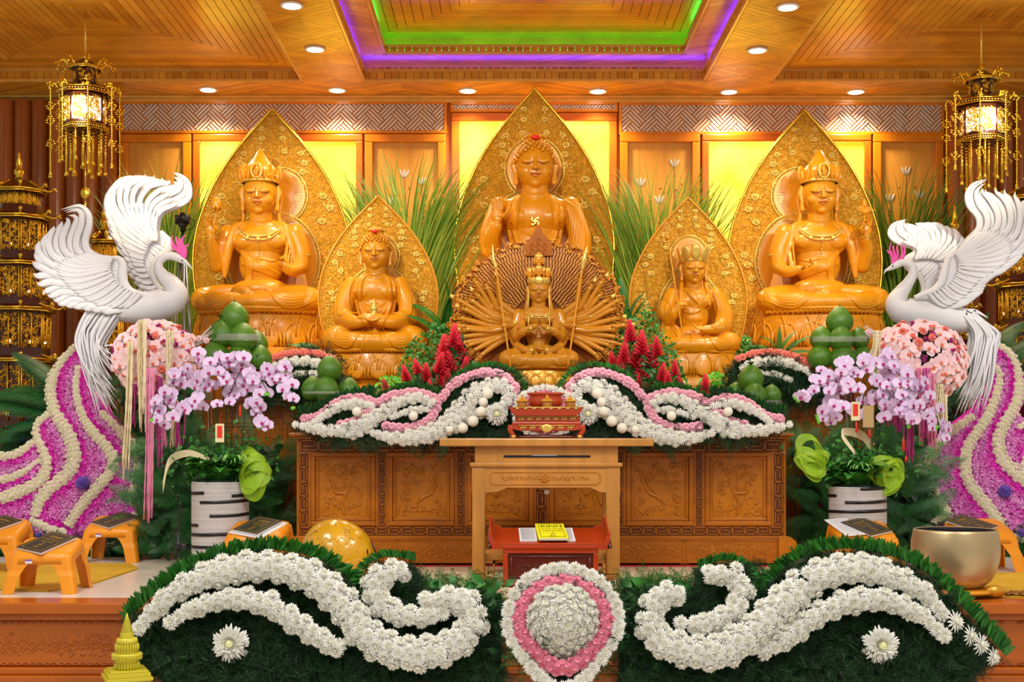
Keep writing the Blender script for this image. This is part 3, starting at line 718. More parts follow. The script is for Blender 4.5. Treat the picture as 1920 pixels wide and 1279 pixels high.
    for (a,b) in pts:
        for sg in (-1,1):
            if b*fv/dW > t[-1]: continue
            x, z = au+sg*a*fu, av-b*fv; k = rr*(.62+.38*min(1,b/150)) if (a,b) not in ((54,86),(23,82)) else rr*.8
            T_ = TR(np.array(P3(x,z,w+1.5))*sc, (radians(90),0,0), (k*1.15*sc,k*.85*sc,k*.7*sc))
            o = bpy.data.objects.new('rosette', me) if me else m0.build('rosette', ['gold_paint'], None, local=True)
            if me: COL.objects.link(o)
            me = o.data; o.location = (0,0,0); o.parent = man; o.matrix_local = Matrix(T_.tolist())
            for j in range(12):
                x2, z2 = x+r.normal(0,k*1.5), z+r.normal(0,k*2.0)
                if isin(x2,z2) and clear(x2,z2):
                    q = np.linspace(0,r.uniform(3,5.2),9); rad = k*r.uniform(.3,.55)*(1-q/7); q0 = r.uniform(0,6); s_ = r.choice([-1,1])
                    vines.add(tube(np.stack([x2+rad*np.cos(q*s_+q0), np.full(9,-w-.8), z2+rad*np.sin(q*s_+q0)],1), np.linspace(.9,.5,9), 4))
    for v in vines.V: v *= sc
    vines.build('vine_carving', ['gold_paint'], man, local=True, kind='stuff')
    wv = M()
    for j in range(700):
        x2 = au+r.uniform(-1,1)*Wd; z2 = av-r.uniform(0.05,t[-1])*dW
        if isin(x2,z2) and clear(x2,z2):
            q = np.linspace(0,r.uniform(2.5,4.5),8); rad = r.uniform(2.2,4.5)*(1-q/6.5)*fu**.3; q0 = r.uniform(0,6); s_ = r.choice([-1,1])
            wv.add(tube(np.stack([x2+rad*np.cos(q*s_+q0), np.full(8,-w-.3), z2+.8*rad*np.sin(q*s_+q0)],1), np.linspace(.95,.6,8), 4), tone=.2)
    for v in wv.V: v *= sc
    wv.build('cloud_carving', ['statue_wood'], man, local=True, kind='stuff')
    return man
def lotus_petal():
    n = 13; a = np.linspace(0,pi,n); P = []
    out = [ball((0,-.12,.45),(.46,.16,.50),14,10)]
    for k, rr_ in ((1.,.05),(.68,.04)):
        q = np.array([(-.50*k*cos(x)*(1 if abs(cos(x))<2 else 1), -.22-.04*(1-k), .02+ (.98*k*sin(x)**.75)-(.12*k if abs(x-pi/2)<.16 and k<.9 else 0)) for x in a]); out.append(tube(q, rr_, 6))
    return cat(*out)
def lotus_base(par, sc, z0, z1, hu, rows=2, n=14, deep=.62, material='statue_wood', cu=0, lower=True, flare=.06):
    "ring(s) of carved petals between heights z0..z1, half width hu"
    h = z1-z0; core = xf(lathe([(.01,z0-1),(hu*.90,z0-1),(hu*.96,z0+.2*h),(hu*.93,z1-.04*h),(hu*.90,z1+1),(.01,z1+1)],48,1,deep), TR((cu,0,0)))
    o = part([core], 'lotus_base', material, par, sc)
    pt = lotus_petal(); m = M()
    for r in range(rows):
        hh = h*(.72 if rows > 1 else 1.0); zb = z0+(h-hh)*r/(max(1,rows-1)); wd = 2*pi*hu*.8/n
        for i in range(n):
            a = 2*pi*(i+.5*r)/n; x, y = cu+cos(a)*hu*(.93-.03*r), sin(a)*hu*deep*(.93-.03*r)
            nx, ny = cos(a)*deep, sin(a); ang = math.atan2(ny, nx)
            m.inst(pt, [TR((x,y,zb),(radians(-6),0,ang+pi/2),(wd*1.02,h*.45,hh))], [RNG.uniform(0,.3)])
    for v in m.V: v *= sc
    m.build('lotus_petals', [material], o, local=True); return o
def legs(s, LW, LH, cw=0, folds=7, seed=0, foot=False, skirt=True):
    r = np.random.default_rng(seed)
    for sg in (-1,1):
        s.b(cap_([(sg*.20*LW,.62*LH,.0),(sg*.55*LW,.60*LH,.16*LW),(sg*.82*LW,.46*LH,.30*LW)],[.46*LH,.46*LH,.46*LH],16), el(sg*.74*LW,.34*LH,.28*LW,.26*LW,.34*LH,.26*LW))
        s.b(cap_([(sg*.82*LW,.42*LH,.28*LW),(sg*.4*LW,.34*LH,.54*LW),(-sg*.04*LW,.34*LH,.62*LW)],[.42*LH,.34*LH,.28*LH],16))
    s.b(el(0,.38*LH,.22*LW,.72*LW,.42*LH,.44*LW), el(0,.12*LH,.25*LW,.86*LW,.16*LH,.48*LW))
def leg_folds(s, LW, LH, r=1.5, center=True):
    r *= 2.1/s.k
    for sg in (-1,1):
        for i in range(6):
            f = i/5; s.stroke([(sg*(.10+.10*f)*LW,(.90-.16*f)*LH),(sg*(.42+.04*f)*LW,(.60-.42*f)*LH),(sg*(.70)*LW,(.60-.38*f)*LH),(sg*(.93)*LW,(.80-.36*f)*LH)], [r*.4,r,r*.9,r*.3], -.2*r)
    if center:
        for i in range(9):
            x = (-.14+.035*i)*LW; s.stroke([(x*.6,.85*LH),(x,.45*LH),(x*1.5,.06*LH)], [r*.4,r*.7,r*.8], -.2*r)
    # rippled hem
    for i in range(26):
        x = (-.86+1.72*i/25)*LW; s.stroke([(x-.03*LW,.07*LH),(x,.02*LH),(x+.03*LW,.08*LH)], [r*.8,r*1.3,r*.8], 0)
def torso(s, LH, SHv, SH, R, robe=False):
    m = (LH*.8+SHv)/2
    s.b(el(0,SHv-.62*R,.02*R,SH*.80,R*1.15,R*.92), el(0,m-.15*R,0,SH*.60,(SHv-LH)*.45,R*.80), el(0,LH*.9,.2*R,SH*.78,R*.7,R*.9), el(0,SHv-.05*R,-.12*R,SH*.72,R*.55,R*.62))
    for sg in (-1,1): s.b(el(sg*SH*.36,SHv-.75*R,.52*R,SH*.36,R*.50,R*.42), el(sg*SH*.80,SHv-.28*R,-.05*R,SH*.25,R*.50,R*.5))
    s.b(el(0,m-.35*R,.35*R,SH*.42,R*.55,R*.55))
def neckhead(s, lines, lips, hv, SHv, R, hw, turn=0):
    s.b(cap_([(0,SHv-.1*R,.0*R),(0,hv-.6*R,hw-.02*R)],[.72*R,.64*R],14), el(0,SHv+.16*R,.05*R,R*1.15,R*.36,R*.62), el(0,SHv+.02*R,.0,R*1.75,R*.36,R*.62))
    for i,f in enumerate((.25,.5)): pass
    face(s, lines, lips, 0, hv, hw, R, turn)
    s.k=1.
    for f in (.12,.38): s.stroke([(-.5*R,SHv+(f+.12)*R),(0,SHv+f*R),(.5*R,SHv+(f+.12)*R)],[.02*R,.045*R,.02*R],0)
    s.k=1.5
def necklace(R, SHv, s, SH, drop=True):
    g = []
    s.stroke([(-SH*.56,SHv-.05*R),(-SH*.30,SHv-.42*R),(0,SHv-.52*R),(SH*.30,SHv-.42*R),(SH*.56,SHv-.05*R)], .09*R, .05*R, to=g)
    P = spline([(-SH*.60,SHv-.10*R),(-SH*.34,SHv-.60*R),(0,SHv-.74*R),(SH*.34,SHv-.60*R),(SH*.60,SHv-.10*R)], 30)
    for x,y in P: g.append(ball(P3(x,y,s.surf(x,y)+.05*R), .075*R, 7, 5))
    for x in (-.3,0,.3): g.append(ball(P3(x*SH,SHv-(.62 if x else .70)*R,s.surf(x*SH,SHv-.6*R)+.08*R), (.16*R,.08*R,.14*R), 9, 6))
    if drop:
        for i in range(9): g.append(ball(P3(0,SHv-(.92+.15*i)*R,s.surf(0,SHv-(.92+.15*i)*R)+.04*R), .06*R, 6, 5))
    return g
def statue(name, label, x0, y0, Y, kind):
    """x0,y0: where the middle of the seat stands in the photo, Y its depth"""
    sc = S(Y); loc = W(x0, y0, Y); o = thing('buddha_statue' if kind in ('buddha','amitabha') else 'bodhisattva_statue', label, 'statue', loc)
    s = Sculpt(); lines=[]; lips=[]; gold=[]
    if kind in ('bl','br'):
        mir = 1 if kind == 'bl' else -1
        LW, LH, SHv, SH, R, hv = 121, 53, 161, 69, 32, 225
        hu = 2*mir if kind=='bl' else -20
        if kind == 'br': pass
        legs(s, LW, LH); torso(s, LH, SHv, SH, R)
        # the body of the right-hand figure sits a little left of its knees
        # right arm (viewer's left for bl) raised
        e = -1 if kind == 'bl' else 1
        ru = -85 if kind == 'bl' else 78
        s.b(cap_([(e*60,SHv-8,-2),(e*76,118,4),(e*80,92,14)],[19,16,14]), cap_([(e*80,92,14),(e*84,118,30),(ru,137,42)],[14,11.5,8.5]))
        s.b(cap_([(-e*62,SHv-8,-2),(-e*76,118,2),(-e*76,90,10)],[19,16,14]))
        if kind == 'bl': s.b(cap_([(76,90,10),(62,80,36),(50,86,48)],[13.5,11,8]))
        else: s.b(cap_([(-76,90,10),(-66,78,34),(-46,80,50)],[13.5,11,8]))
        neckhead(s, lines, lips, hv, SHv, R, 10, turn=0)
        # hands
        T = HT(ru,152,46,(-.05*e,-.12,1),(0,-1,.05)); s.extra.append(hand(T, 27, -e if kind=='bl' else -e, curls=[.75,.55,.2,.12], thumb=.9, spread=.14))
        if kind == 'bl': T = HT(49,92,52,(-.4,-.4,.8),(.3,-.9,.2)); s.extra.append(hand(T, 21, -1, curls=[.3,.75,.8,.7], thumb=.8))
        else: T = HT(-38,84,56,(.95,-.35,.25),(.1,-.5,.85)); s.extra.append(hand(T, 22, 1, curls=[.35,.6,.7,.6], thumb=.7))
        # foot with toes
        fx = -8*mir if kind=='bl' else -22
        s.extra.append(cap_([(fx+22*(1 if kind=='bl' else 1)*(-1 if kind=='bl' else 1)*-1,30,56),(fx+6,28,66),(fx,24,70)],[10,11,9])) if False else s.extra.append(cap_([(-34 if kind=='bl' else 18,38,58),(-16 if kind=='bl' else -2,34,70),(-4 if kind=='bl' else -14,28,72)],[11,12,9]))
        tx = 2 if kind=='bl' else -21
        for i in range(5): s.extra.append(el(tx-(i*.6 if kind=='bl' else -i*.6),18+i*5.6,76-i*.8,3.6+.3*i,2.9+.25*i,5,8,6))
        s.surf(0,0)
        # shawl falling over both shoulders, sash and pleats
        for sg in (-1,1):
            for i in range(5):
                f = i/4; s.stroke([(sg*(26+14*f),SHv+10-7*f),(sg*(44+10*f),SHv-10-8*f),(sg*(48+12*f),118-6*f),(sg*(44+16*f),92-10*f)], [1.2,2.4,2.2,1.2], .6)
            s.extra.append(cap_([(sg*24,SHv+12,4),(sg*46,SHv+2,8),(sg*58,130,12),(sg*64,98,12),(sg*(66),72,14)],[5,9,10,9,4],10))
            s.extra.append(cap_([(sg*66,SHv-4,-4),(sg*82,126,-2),(sg*84,102,2),(sg*78,84,2)],[8,9,8,3],10))
        for i in range(4):
            f = i*3.4; a = 1 if kind=='bl' else -1
            s.stroke([(-a*34,106-f),(-a*8,96-f*1.1),(a*20,84-f*.9),(a*44,72-f*.6)],[1.6,2.1,2.1,1.6],1.4)
        a = 1 if kind=='bl' else -1
        for i in range(4): s.stroke([(-a*(36-2.5*i),118-i),(-a*(22-2.5*i),96),(-a*(24-3*i),62+i)],[1.8,2.2,1.4],2.2)
        s.stroke([(-SH*.62,108),(-SH*.35,100),(0,104),(SH*.35,100),(SH*.62,108)],[.8,1.4,1.6,1.4,.8],-.2)
        leg_folds(s, LW, LH, 1.7, center=False)
        gold += necklace(R, SHv, s, SH)
        for (u,v,w,r_,axis) in ((ru,139,42,9.6,(0,.1,1)),(e*80,112,6,16,(0,0,1)),(-e*78,112,2,15.5,(0,0,1))):
            a_ = np.linspace(0,2*pi,20,endpoint=False); T = frame(P3(u,v,w), axis, 1); ring = xf(tube(np.stack([r_*np.cos(a_),r_*np.sin(a_),0*a_],1),1.3,6,closed=True),T); gold.append(ring)
        # lotus bud / flower held
        g = []
        if kind == 'bl':
            g.append(cap_([(ru+8,126,50),(ru+9,160,54),(ru+13,188,52)],[1.2,1.3,1.3],6)); g.append(el(ru+13,200,52,10,12,9))
            for a_ in np.linspace(0,2*pi,6,endpoint=False): g.append(xf(ball((0,0,0),(5.5,3,12),8,6), TR(P3(ru+13,200,52)+np.array([6*cos(a_),6*sin(a_),0]),(0.25*sin(a_),-.25*cos(a_),0))@TR(rot=(0,0,a_+pi/2))))
            part(g, 'lotus_bud', 'statue_wood', o, sc)
        else:
            g.append(cap_([(ru-4,140,54),(ru-6,165,54),(ru-4,186,50)],[1.4,1.4,1.4],6)); g.append(el(ru-4,186,50,7,6,6)); g.append(el(ru-5,200,50,5,9,5))
            for k in range(-3,4): g.append(tube(np.array([P3(ru-4+ (4+5*q)*sin(k*.5)*1.2, 184+q*14*cos(k*.35)-3*q*q*0, 50+3*sin(q*3)) for q in np.linspace(0,1,7)]), np.linspace(2.2,1.2,7), 6))
            for k in range(-2,3): q_ = np.linspace(0,4.5,10); g.append(tube(np.stack([ru-4+k*8+(4-.6*q_)*np.cos(q_),np.full(10,-52.),196-abs(k)*5+(4-.6*q_)*np.sin(q_)],1),.9,5))
            part(g, 'lotus_flower', 'statue_wood', o, sc)
        cr = []; gc = crown(cr, 0,hv,10,R, 1.95, 1.0)
        part(cr, 'crown', 'statue_wood', o, sc); part(gc, 'crown_ornament', 'gold_paint', o, sc)
        hr = [ball(P3(0,hv+.1*R,4),(R*1.0,R*1.05,R*1.16),20,12)]
        for sg in (-1,1):
            hr.append(cap_([(sg*R*.95,hv+.5*R,2),(sg*R*1.12,hv-.2*R,-4),(sg*R*1.05,hv-1.3*R,-2),(sg*R*1.35,SHv-6,6),(sg*R*1.7,SHv-26,10)],[4,5,4,4,2.5],8))
        part(hr, 'hair', 'statue_wood', o, sc)
        mu = 12 if kind=='bl' else -15
        lotus_base(o, sc, -64, 0, 128, 2, 14, .62)
        part([prism([(128*cos(q),.62*128*sin(q)) for q in np.linspace(0,2*pi,48,endpoint=False)],-78,-64,'z')],'plinth','statue_wood',o,sc,smooth=False)
        if kind == 'bl': mandorla(o, mu, 400, 152, 288, -46, sc, (27,234), (53,54), (12,108), (92,96))
        else: mandorla(o, mu, 398, 148, 288, -46, sc, (-26,234), (53,54), (-18,108), (92,96))
    if kind in ('buddha','amitabha'):
        if kind == 'buddha': LW, LH, SHv, SH, R, hv = 118, 50, 188, 80, 36, 257
        else: LW, LH, SHv, SH, R, hv = 90, 52, 134, 56, 27, 188
        k = R/33
        legs(s, LW, LH); torso(s, LH, SHv, SH, R)
        if kind == 'buddha':
            s.b(cap_([(-66,SHv-6,-4),(-84,128,6),(-84,98,14)],[20,20,18]), cap_([(-84,98,14),(-80,120,30),(-72,138,44)],[16,13,10]))
            s.b(cap_([(66,SHv-6,-4),(84,124,4),(82,90,12)],[20,21,20]), cap_([(82,90,12),(50,62,44),(10,56,60)],[18,15,11]))
            s.extra.append(hand(HT(-70,158,52,(0,-.05,1),(0,-1,0)), 32, 1, curls=[.05,.03,.03,.05], thumb=.1, spread=.08))
            s.extra.append(hand(HT(-2,58,64,(-.95,-.3,.1),(0,-.2,.95)), 28, 1, curls=[.1,.1,.1,.1]))
        else:
            for sg in (-1,1):
                s.b(cap_([(sg*46,SHv-6,-2),(sg*60,88,6),(sg*60,64,14)],[16,18,18]), cap_([(sg*60,64,14),(sg*36,54,46),(sg*14,53,58)],[17,13,8]))
                s.extra.append(hand(HT(sg*5,56,63,(-sg*.98,-.15,.05),(0,-.45,.9)), 20, -sg if False else sg, curls=[.12]*4, thumb=.9))
            s.extra.append(el(0,60,58,30,9,10))
        neckhead(s, lines, lips, hv, SHv, R, 8)
        s.surf(0,0)
        # open collar of the robe, both hems, and folds hanging across the chest and over the arms
        for sg in (-1,1):
            s.stroke([(sg*20*k,SHv+14*k),(sg*32*k,SHv-8*k),(sg*34*k,SHv-50*k),(sg*26*k,SHv-80*k)],[3*k,4.4*k,4*k,3*k],.8)
            s.stroke([(sg*27*k,SHv+13*k),(sg*42*k,SHv-8*k),(sg*44*k,SHv-50*k),(sg*34*k,SHv-86*k)],[2*k,3*k,3*k,2*k],.4)
            for i in range(7):
                f = i/6; s.stroke([(sg*(48+20*f)*k,SHv+(8-14*f)*k),(sg*(60+20*f)*k,SHv-(28+8*f)*k),(sg*(56+26*f)*k,SHv-(70+4*f)*k),(sg*(38+34*f)*k,LH+(26-8*f)*k)],[1,2.3*k,2.3*k,1.4],.1)
        n = 8 if kind=='amitabha' else 7
        for i in range(n):
            f = i/(n-1); s.stroke([(-36*k+2*f,SHv-(62+10*f)*k),(-8*k,SHv-(86+34*f)*k*1.0),(18*k,SHv-(74+34*f)*k),(36*k,SHv-(34+44*f)*k)],[1.2*k,2.2*k,2.2*k,1.2*k],.6)
        s.stroke([(-22*k,SHv-52*k),(-8*k,SHv-58*k),(0,SHv-50*k),(8*k,SHv-58*k),(22*k,SHv-52*k)],[.8,1.6,1.2,1.6,.8],-.1)
        leg_folds(s, LW, LH, 1.8*k+.2, center=True)
        part(s_ := [ball(P3(0,hv+.5*R,0),(1,1,1),4,4)], 'crown_gem', 'lip_wood', o, sc) if False else None
        gt, Ms, hcap = curls(0,hv,8,R)
        m = M(); m.add(hcap); m.inst(gt, Ms, RNG.uniform(0,.4,len(Ms)))
        for v in m.V: v *= sc
        m.build('curled_hair', ['statue_wood'], o, local=True)
        part([el(0,hv+1.32*R,8+.72*R,.24*R,.13*R,.2*R)], 'hair_jewel', 'card_red', o, sc)
        if kind == 'buddha':
            # emblem on the breast
            e = 6; y_ = SHv-38; w_ = s.surf(0,y_)+.6; g=[]
            for seg in (((-1,0),(1,0)),((0,-1),(0,1)),((1,0),(1,-1)),((-1,0),(-1,1)),((0,1),(1,1)),((0,-1),(-1,-1))):
                (a,b),(c,d) = seg; g.append(box(min(a,c)*e-1,max(a,c)*e+1,-w_-1.2,-w_+3,y_+min(b,d)*e-1,y_+max(b,d)*e+1))
            part(g, 'breast_emblem', 'gold_paint', o, sc, smooth=False)
            g=[]
            for sg in (-1,1): s.stroke([(sg*40,SHv+4),(sg*44,SHv-40),(sg*38,SHv-110)],2.0,4,to=g)
            bd=[]
            for sg in (-1,1):
                for q in spline([(sg*39,SHv+2),(sg*45,SHv-40),(sg*38,SHv-112)],26): bd.append(ball(P3(q[0],q[1],s.surf(*q)+2.6),2.2,7,5))
            part(bd, 'prayer_beads', 'statue_wood', o, sc)
            lotus_base(o, sc, -82, 0, 124, 2, 14, .6)
            part([xf(lathe([(.01,-102.5),(122,-102.5),(122,-88),(112,-80),(.01,-80)],48,1,.6),np.eye(4))],'plinth','statue_wood',o,sc)
            mandorla(o, 0, 418, 153, 300, -50, sc, (0,264), (57,60), (0,122), (100,104))
        else:
            g = [xf(lathe([(.01,-12),(8,-12),(9,-9),(5,-6),(8,-1),(8,5),(4,9),(6,11),(3,14),(1.5,19),(.01,21)],14), TR(P3(2,76,56)))]
            part(g, 'offering_jar', 'gold_paint', o, sc)
            lotus_base(o, sc, -50, -2, 96, 2, 13, .62, material='statue_wood')
            g = [xf(lathe([(.01,-95),(88,-95),(88,-82),(74,-70),(70,-56),(84,-50),(.01,-48)],40,1,.62), np.eye(4))]
            part(g, 'pedestal', 'statue_wood', o, sc)
            mandorla(o, 0, 302, 114, 191, -40, sc, (2,188), (39,42), (2,90), (66,80), border='statue_wood', tmax=1.5)
    if kind == 'monk':
        LW, LH, SHv, SH, R, hv = 80, 42, 115, 48, 22.5, 158
        legs(s, LW, LH); torso(s, LH, SHv, SH, R)
        s.b(cap_([(-40,SHv-4,-2),(-52,80,8),(-48,66,20)],[14,15,13]), cap_([(-48,66,20),(-40,74,34),(-30,88,42)],[12,10,8]))
        s.b(cap_([(42,SHv-4,-2),(56,76,6),(54,52,16)],[15,17,17]), cap_([(54,52,16),(34,44,38),(12,42,46)],[15,10,7]))
        s.b(cap_([(-44,70,4),(-52,44,8),(-56,30,8)],[12,12,6]))
        s.extra.append(hand(HT(4,44,50,(-.95,.0,.25),(0,-.5,.85)), 17, 1, curls=[.3]*4, thumb=.9))
        s.extra.append(hand(HT(-27,90,46,(.9,-.35,.15),(-.2,.4,-.2)), 15, -1, curls=[.9]*4, thumb=.3))
        neckhead(s, lines, lips, hv, SHv, R, 8); s.surf(0,0)
        for i in range(7):
            f = i/6; s.stroke([(-26+6*f,SHv-28-10*f),(0,SHv-30-9*f),(20,SHv-14-11*f),(32,SHv+4-13*f)],[1,1.7,1.9,1.2],.5)
        for i in range(4): s.stroke([(-22+6*i,SHv+8-i),(-4+3*i,SHv-12-2*i),(18,SHv-32-4*i)],[1,1.8,1.2],.6)
        for sg in (-1,1):
            for i in range(6):
                f = i/5; s.stroke([(sg*(34+10*f),SHv+3-8*f),(sg*(44+10*f),SHv-30),(sg*(38+16*f),SHv-58),(sg*(26+26*f),46-6*f)],[.8,1.7,1.7,1],.1)
        for i in range(5): s.stroke([(24+2*i,SHv-14-9*i),(27+2*i,SHv-19-9*i),(22+2*i,SHv-23-9*i)],[1,2,1],1)
        leg_folds(s, LW, LH, 1.4, center=True)
        # veil hanging from the crown, five-leaf crown
        vl = []
        for sg in (-1,1): vl.append(cap_([(sg*20,hv+14,2),(sg*23,hv-4,0),(sg*22,hv-24,2),(sg*25,SHv,12),(sg*27,SHv-24,20)],[3,4,4,4.5,3],8,))
        vl.append(el(0,hv+6,0,R*1.05,R*1.15,R*.95)); part(vl, 'veil', 'statue_wood', o, sc)
        cr=[]; g=[]
        zc = hv+.50*R
        g.append(xf(lathe([(1.0*R,0),(1.1*R,.05*R),(1.12*R,.3*R),(1.02*R,.36*R)],24), TR(P3(0,zc,6))))
        for i in range(9):
            a = (i-4)*.7; pl = ball((0,0,.55),(.40,.07,.62),10,8)
            g.append(xf(pl, TR(P3(0,zc,6)+np.array([sin(a)*1.1*R,-cos(a)*1.1*R,.15*R]),(0,0,a),R)@TR(rot=(.28,0,0))))
            g.append(xf(ball((0,0,0),(.14,.1,.2),7,5), TR(P3(0,zc,6)+np.array([sin(a)*1.22*R,-cos(a)*1.22*R,.7*R]),(0,0,a),R)))
        g.append(xf(lathe([(.01,0),(.5*R,0),(.6*R,.5*R),(.4*R,.9*R),(.15*R,1.1*R),(.18*R,1.4*R),(.04*R,1.75*R),(.01,1.8*R)],14), TR(P3(0,zc,6))))
        part(g, 'crown', 'gold_paint', o, sc)
        # ringed staff
        st = [cap_([(-54,212,46),(-22,4,46)],1.7,8)]
        T0 = P3(-56,226,46); hd=[]
        for sg in (-1,1):
            q = np.linspace(0,1,18); hd.append(tube(np.stack([T0[0]+sg*(10*np.sin(q*5.2)*(1-.25*q)+6*q),np.full(18,T0[1]),T0[2]-14+26*q-4*np.sin(q*6)],1),1.5,6))
        hd.append(cap_([(-56,208,46),(-60,250,46)],[2,.4],6)); hd.append(el(-54.5,211,46,5,5,5))
        for i in range(3): hd.append(tube(np.array([T0+np.array([-8+8*i+3*cos(a),1,-18+3.6*sin(a)]) for a in np.linspace(0,2*pi,12,endpoint=False)]),.6,5,closed=True))
        so = part(st, 'ringed_staff', 'statue_wood', o, sc); part(hd, 'staff_head', 'statue_wood', so, sc)
        lotus_base(o, sc, -42, -2, 92, 1, 13, .62)
        part([xf(lathe([(.01,-93),(84,-93),(84,-80),(72,-62),(84,-42),(.01,-40)],40,1,.62), np.eye(4))], 'pedestal', 'statue_wood', o, sc)
        mandorla(o, -5, 300, 112, 193, -36, sc, (-3,188), (37,40), (-2,78), (60,84), border='statue_wood', tmax=1.5)
    b = s.build('body', 'statue_wood', o, sc, .85)
    if lines: part(lines, 'eye_mouth_shade_lines', 'line_brown', o, sc)
    if lips: part(lips, 'lips', 'lip_wood', o, sc)
    if gold: part(gold, 'jewellery', 'gold_paint', o, sc)
    return o
STAT = {}
STAT['bl'] = statue('bl', 'large golden bodhisattva with tall crown at left, raising a lotus bud beside its shoulder', 490, 592, 14.6, 'bl')
STAT['br'] = statue('br', 'large golden bodhisattva with tall crown at right, raising an open flower beside its shoulder', 1534, 592, 14.6, 'br')
STAT['c'] = statue('c', 'tallest golden buddha with curled hair and palm raised, at the back in the middle', 1003, 570, 14.9, 'buddha')
STAT['am'] = statue('am', 'golden seated buddha with both hands in lap holding a small jar, left of centre', 705, 662, 13.5, 'amitabha')
STAT['mk'] = statue('mk', 'golden seated monk with leafed crown gripping a ringed staff, right of centre', 1300, 664, 13.5, 'monk')
# ================================================================== statue with a thousand arms
def guanyin():
    x0, y0, Y = 1010, 692, 12.9; sc = S(Y); loc = W(x0,y0,Y)
    o = thing('bodhisattva_statue', 'brown wooden bodhisattva with a great fan of arms and praying hands, in front at centre', 'statue', loc)
    s = Sculpt(); lines=[]; lips=[]; gold=[]
    LW, LH, SHv, SH, R, hv = 70, 38, 108, 42, 19.5, 146
    legs(s, LW, LH); torso(s, LH, SHv, SH, R)
    for sg in (-1,1):
        s.b(cap_([(sg*38,SHv-5,0),(sg*46,74,8),(sg*42,58,18)],[11,10,9]), cap_([(sg*42,60,20),(sg*26,68,36),(sg*8,76,46)],[9,7,5]))
        s.b(cap_([(sg*40,SHv-12,-4),(sg*46,60,4),(sg*40,42,12)],[9,9,8]), cap_([(sg*40,42,14),(sg*22,32,34),(sg*6,32,40)],[8,6.5,5]))
        s.extra.append(hand(HT(sg*3.2,86,47,(-sg*.10,-.05,1),(-sg,0,0)), 15, -sg, curls=[0]*4, thumb=.1, spread=.02))
        s.extra.append(hand(HT(sg*4,34,42,(-sg,-.1,.0),(0,-.3,.9)), 14, 1, curls=[.1]*4))
    neckhead(s, lines, lips, hv, SHv, R, 6); s.surf(0,0)
    for i in range(7): s.stroke([(-20+2*i,70-5*i),(0,58-4.5*i),(20-2*i,70-5*i)],[.8,1.5,.8],.3)
    for sg in (-1,1):
        for i in range(4): s.stroke([(sg*(22+4*i),SHv+2-2*i),(sg*(28+3*i),SHv-22),(sg*(24+3*i),SHv-48)],[1,2,1],.6)
    leg_folds(s, LW, LH, 1.3, center=True)
    b = s.build('body', 'statue_wood_mid', o, sc, .8)
    part(lines,'eye_mouth_shade_lines','line_brown',o,sc); part(lips,'lips','lip_wood',o,sc)
    gold += necklace(R, SHv, s, SH, drop=False)
    for sg in (-1,1):
        for (u,v,w,r_,ax) in ((sg*45,86,5,11.2,(0,0,1)),(sg*16,72,41,7,(sg,-.7,.3)),(sg*14,32,38,7,(1,0,0))):
            a_ = np.linspace(0,2*pi,16,endpoint=False)
            for k in (-1.3,1.3): gold.append(xf(tube(np.stack([r_*np.cos(a_),r_*np.sin(a_),0*a_+k],1),1.1,6,closed=True), frame(P3(u,v,w),ax,1)))
            gold.append(xf(ball((0,-r_,0),(3.2,1.2,3.2),7,5), TR(P3(u,v,w))))
        gold.append(cap_([(sg*19,hv+4,8),(sg*20,SHv+8,14),(sg*19,SHv-14,22),(sg*22,SHv-44,26)],.7,6))
    part(gold,'jewellery','gold_paint',o,sc)
    # crown band with stacked small heads
    g = [xf(lathe([(1.0*R,0),(1.08*R,.08*R),(1.12*R,.5*R),(1.02*R,.62*R)],24), TR(P3(0,hv+.58*R,4)))]
    g += [xf(ball((0,0,.3),(.42,.1,.42),9,7), TR(P3(0,hv+.6*R,4+1.1*R),(0,0,0),R))]
    c = part(g,'crown','gold_paint',o,sc)
    part([el(0,hv+.1*R,2,R*1.04,R*1.16,R*1.0)]+[cap_([(sg*19,hv+6,2),(sg*21,hv-20,2),(sg*25,SHv-6,10),(sg*27,SHv-30,14)],[3,4,4,2],8) for sg in (-1,1)],'hair','statue_wood_mid',o,sc)
    for (u,v,w,k) in ((-17,hv+34,2,6.4),(0,hv+36,12,7),(17,hv+34,2,6.4),(-9,hv+36,-2,6),(9,hv+36,-2,6),(0,hv+58,4,8)):
        t = Sculpt(); ln=[]; lp=[]; face(t, ln, lp, u, v, w, k)
        t.b(el(u,v-1.5*k,w,.6*k,.5*k,.6*k)); 
        h = part(t.base+t.extra,'small_head','statue_wood',o,sc)
        part(ln,'eye_mouth_shade_lines','line_brown',h,sc)
        part([xf(lathe([(1.02*k,0),(1.15*k,.3*k),(.8*k,.8*k),(.3*k,1.3*k),(.01,1.4*k)],14), TR(P3(u,v+.45*k,w)))],'small_crown','gold_paint',h,sc)
    # round back panel: rings of little raised hands
    cu, cv = 0, 92
    pl = cat(box(-.30,.30,-.2,.1,0,.55), *[box(x-.065,x+.065,-.16,.06,.5,1.0-.1*abs(x)) for x in (-.24,-.08,.08,.24)])
    m = M(); Ts=[]; tn=[]
    for k in range(11):
        rad = 50+k*9.6; n = int(2*pi*rad*.68/5.6)
        for i in range(n):
            a = radians(-32)+(pi+2*radians(32))*(i+.5*(k%2))/n
            x, z = cu+rad*cos(a)*1.0, cv+rad*sin(a)*.93
            Ts.append(TR(np.array(P3(x,z,-12-k*.6))*sc, (0,pi/2-a,0), (5.6*sc,4*sc,9.0*sc))); tn.append(RNG.uniform(0,.6))
    fanb = part([prism([(cu+(165+2.5*cos(q*30))*cos(q),cv+(165+2.5*cos(q*30))*.93*sin(q)) for q in np.linspace(radians(-34),radians(214),150)],22,26)],'arm_fan','statue_wood_dark',o,sc,smooth=False)
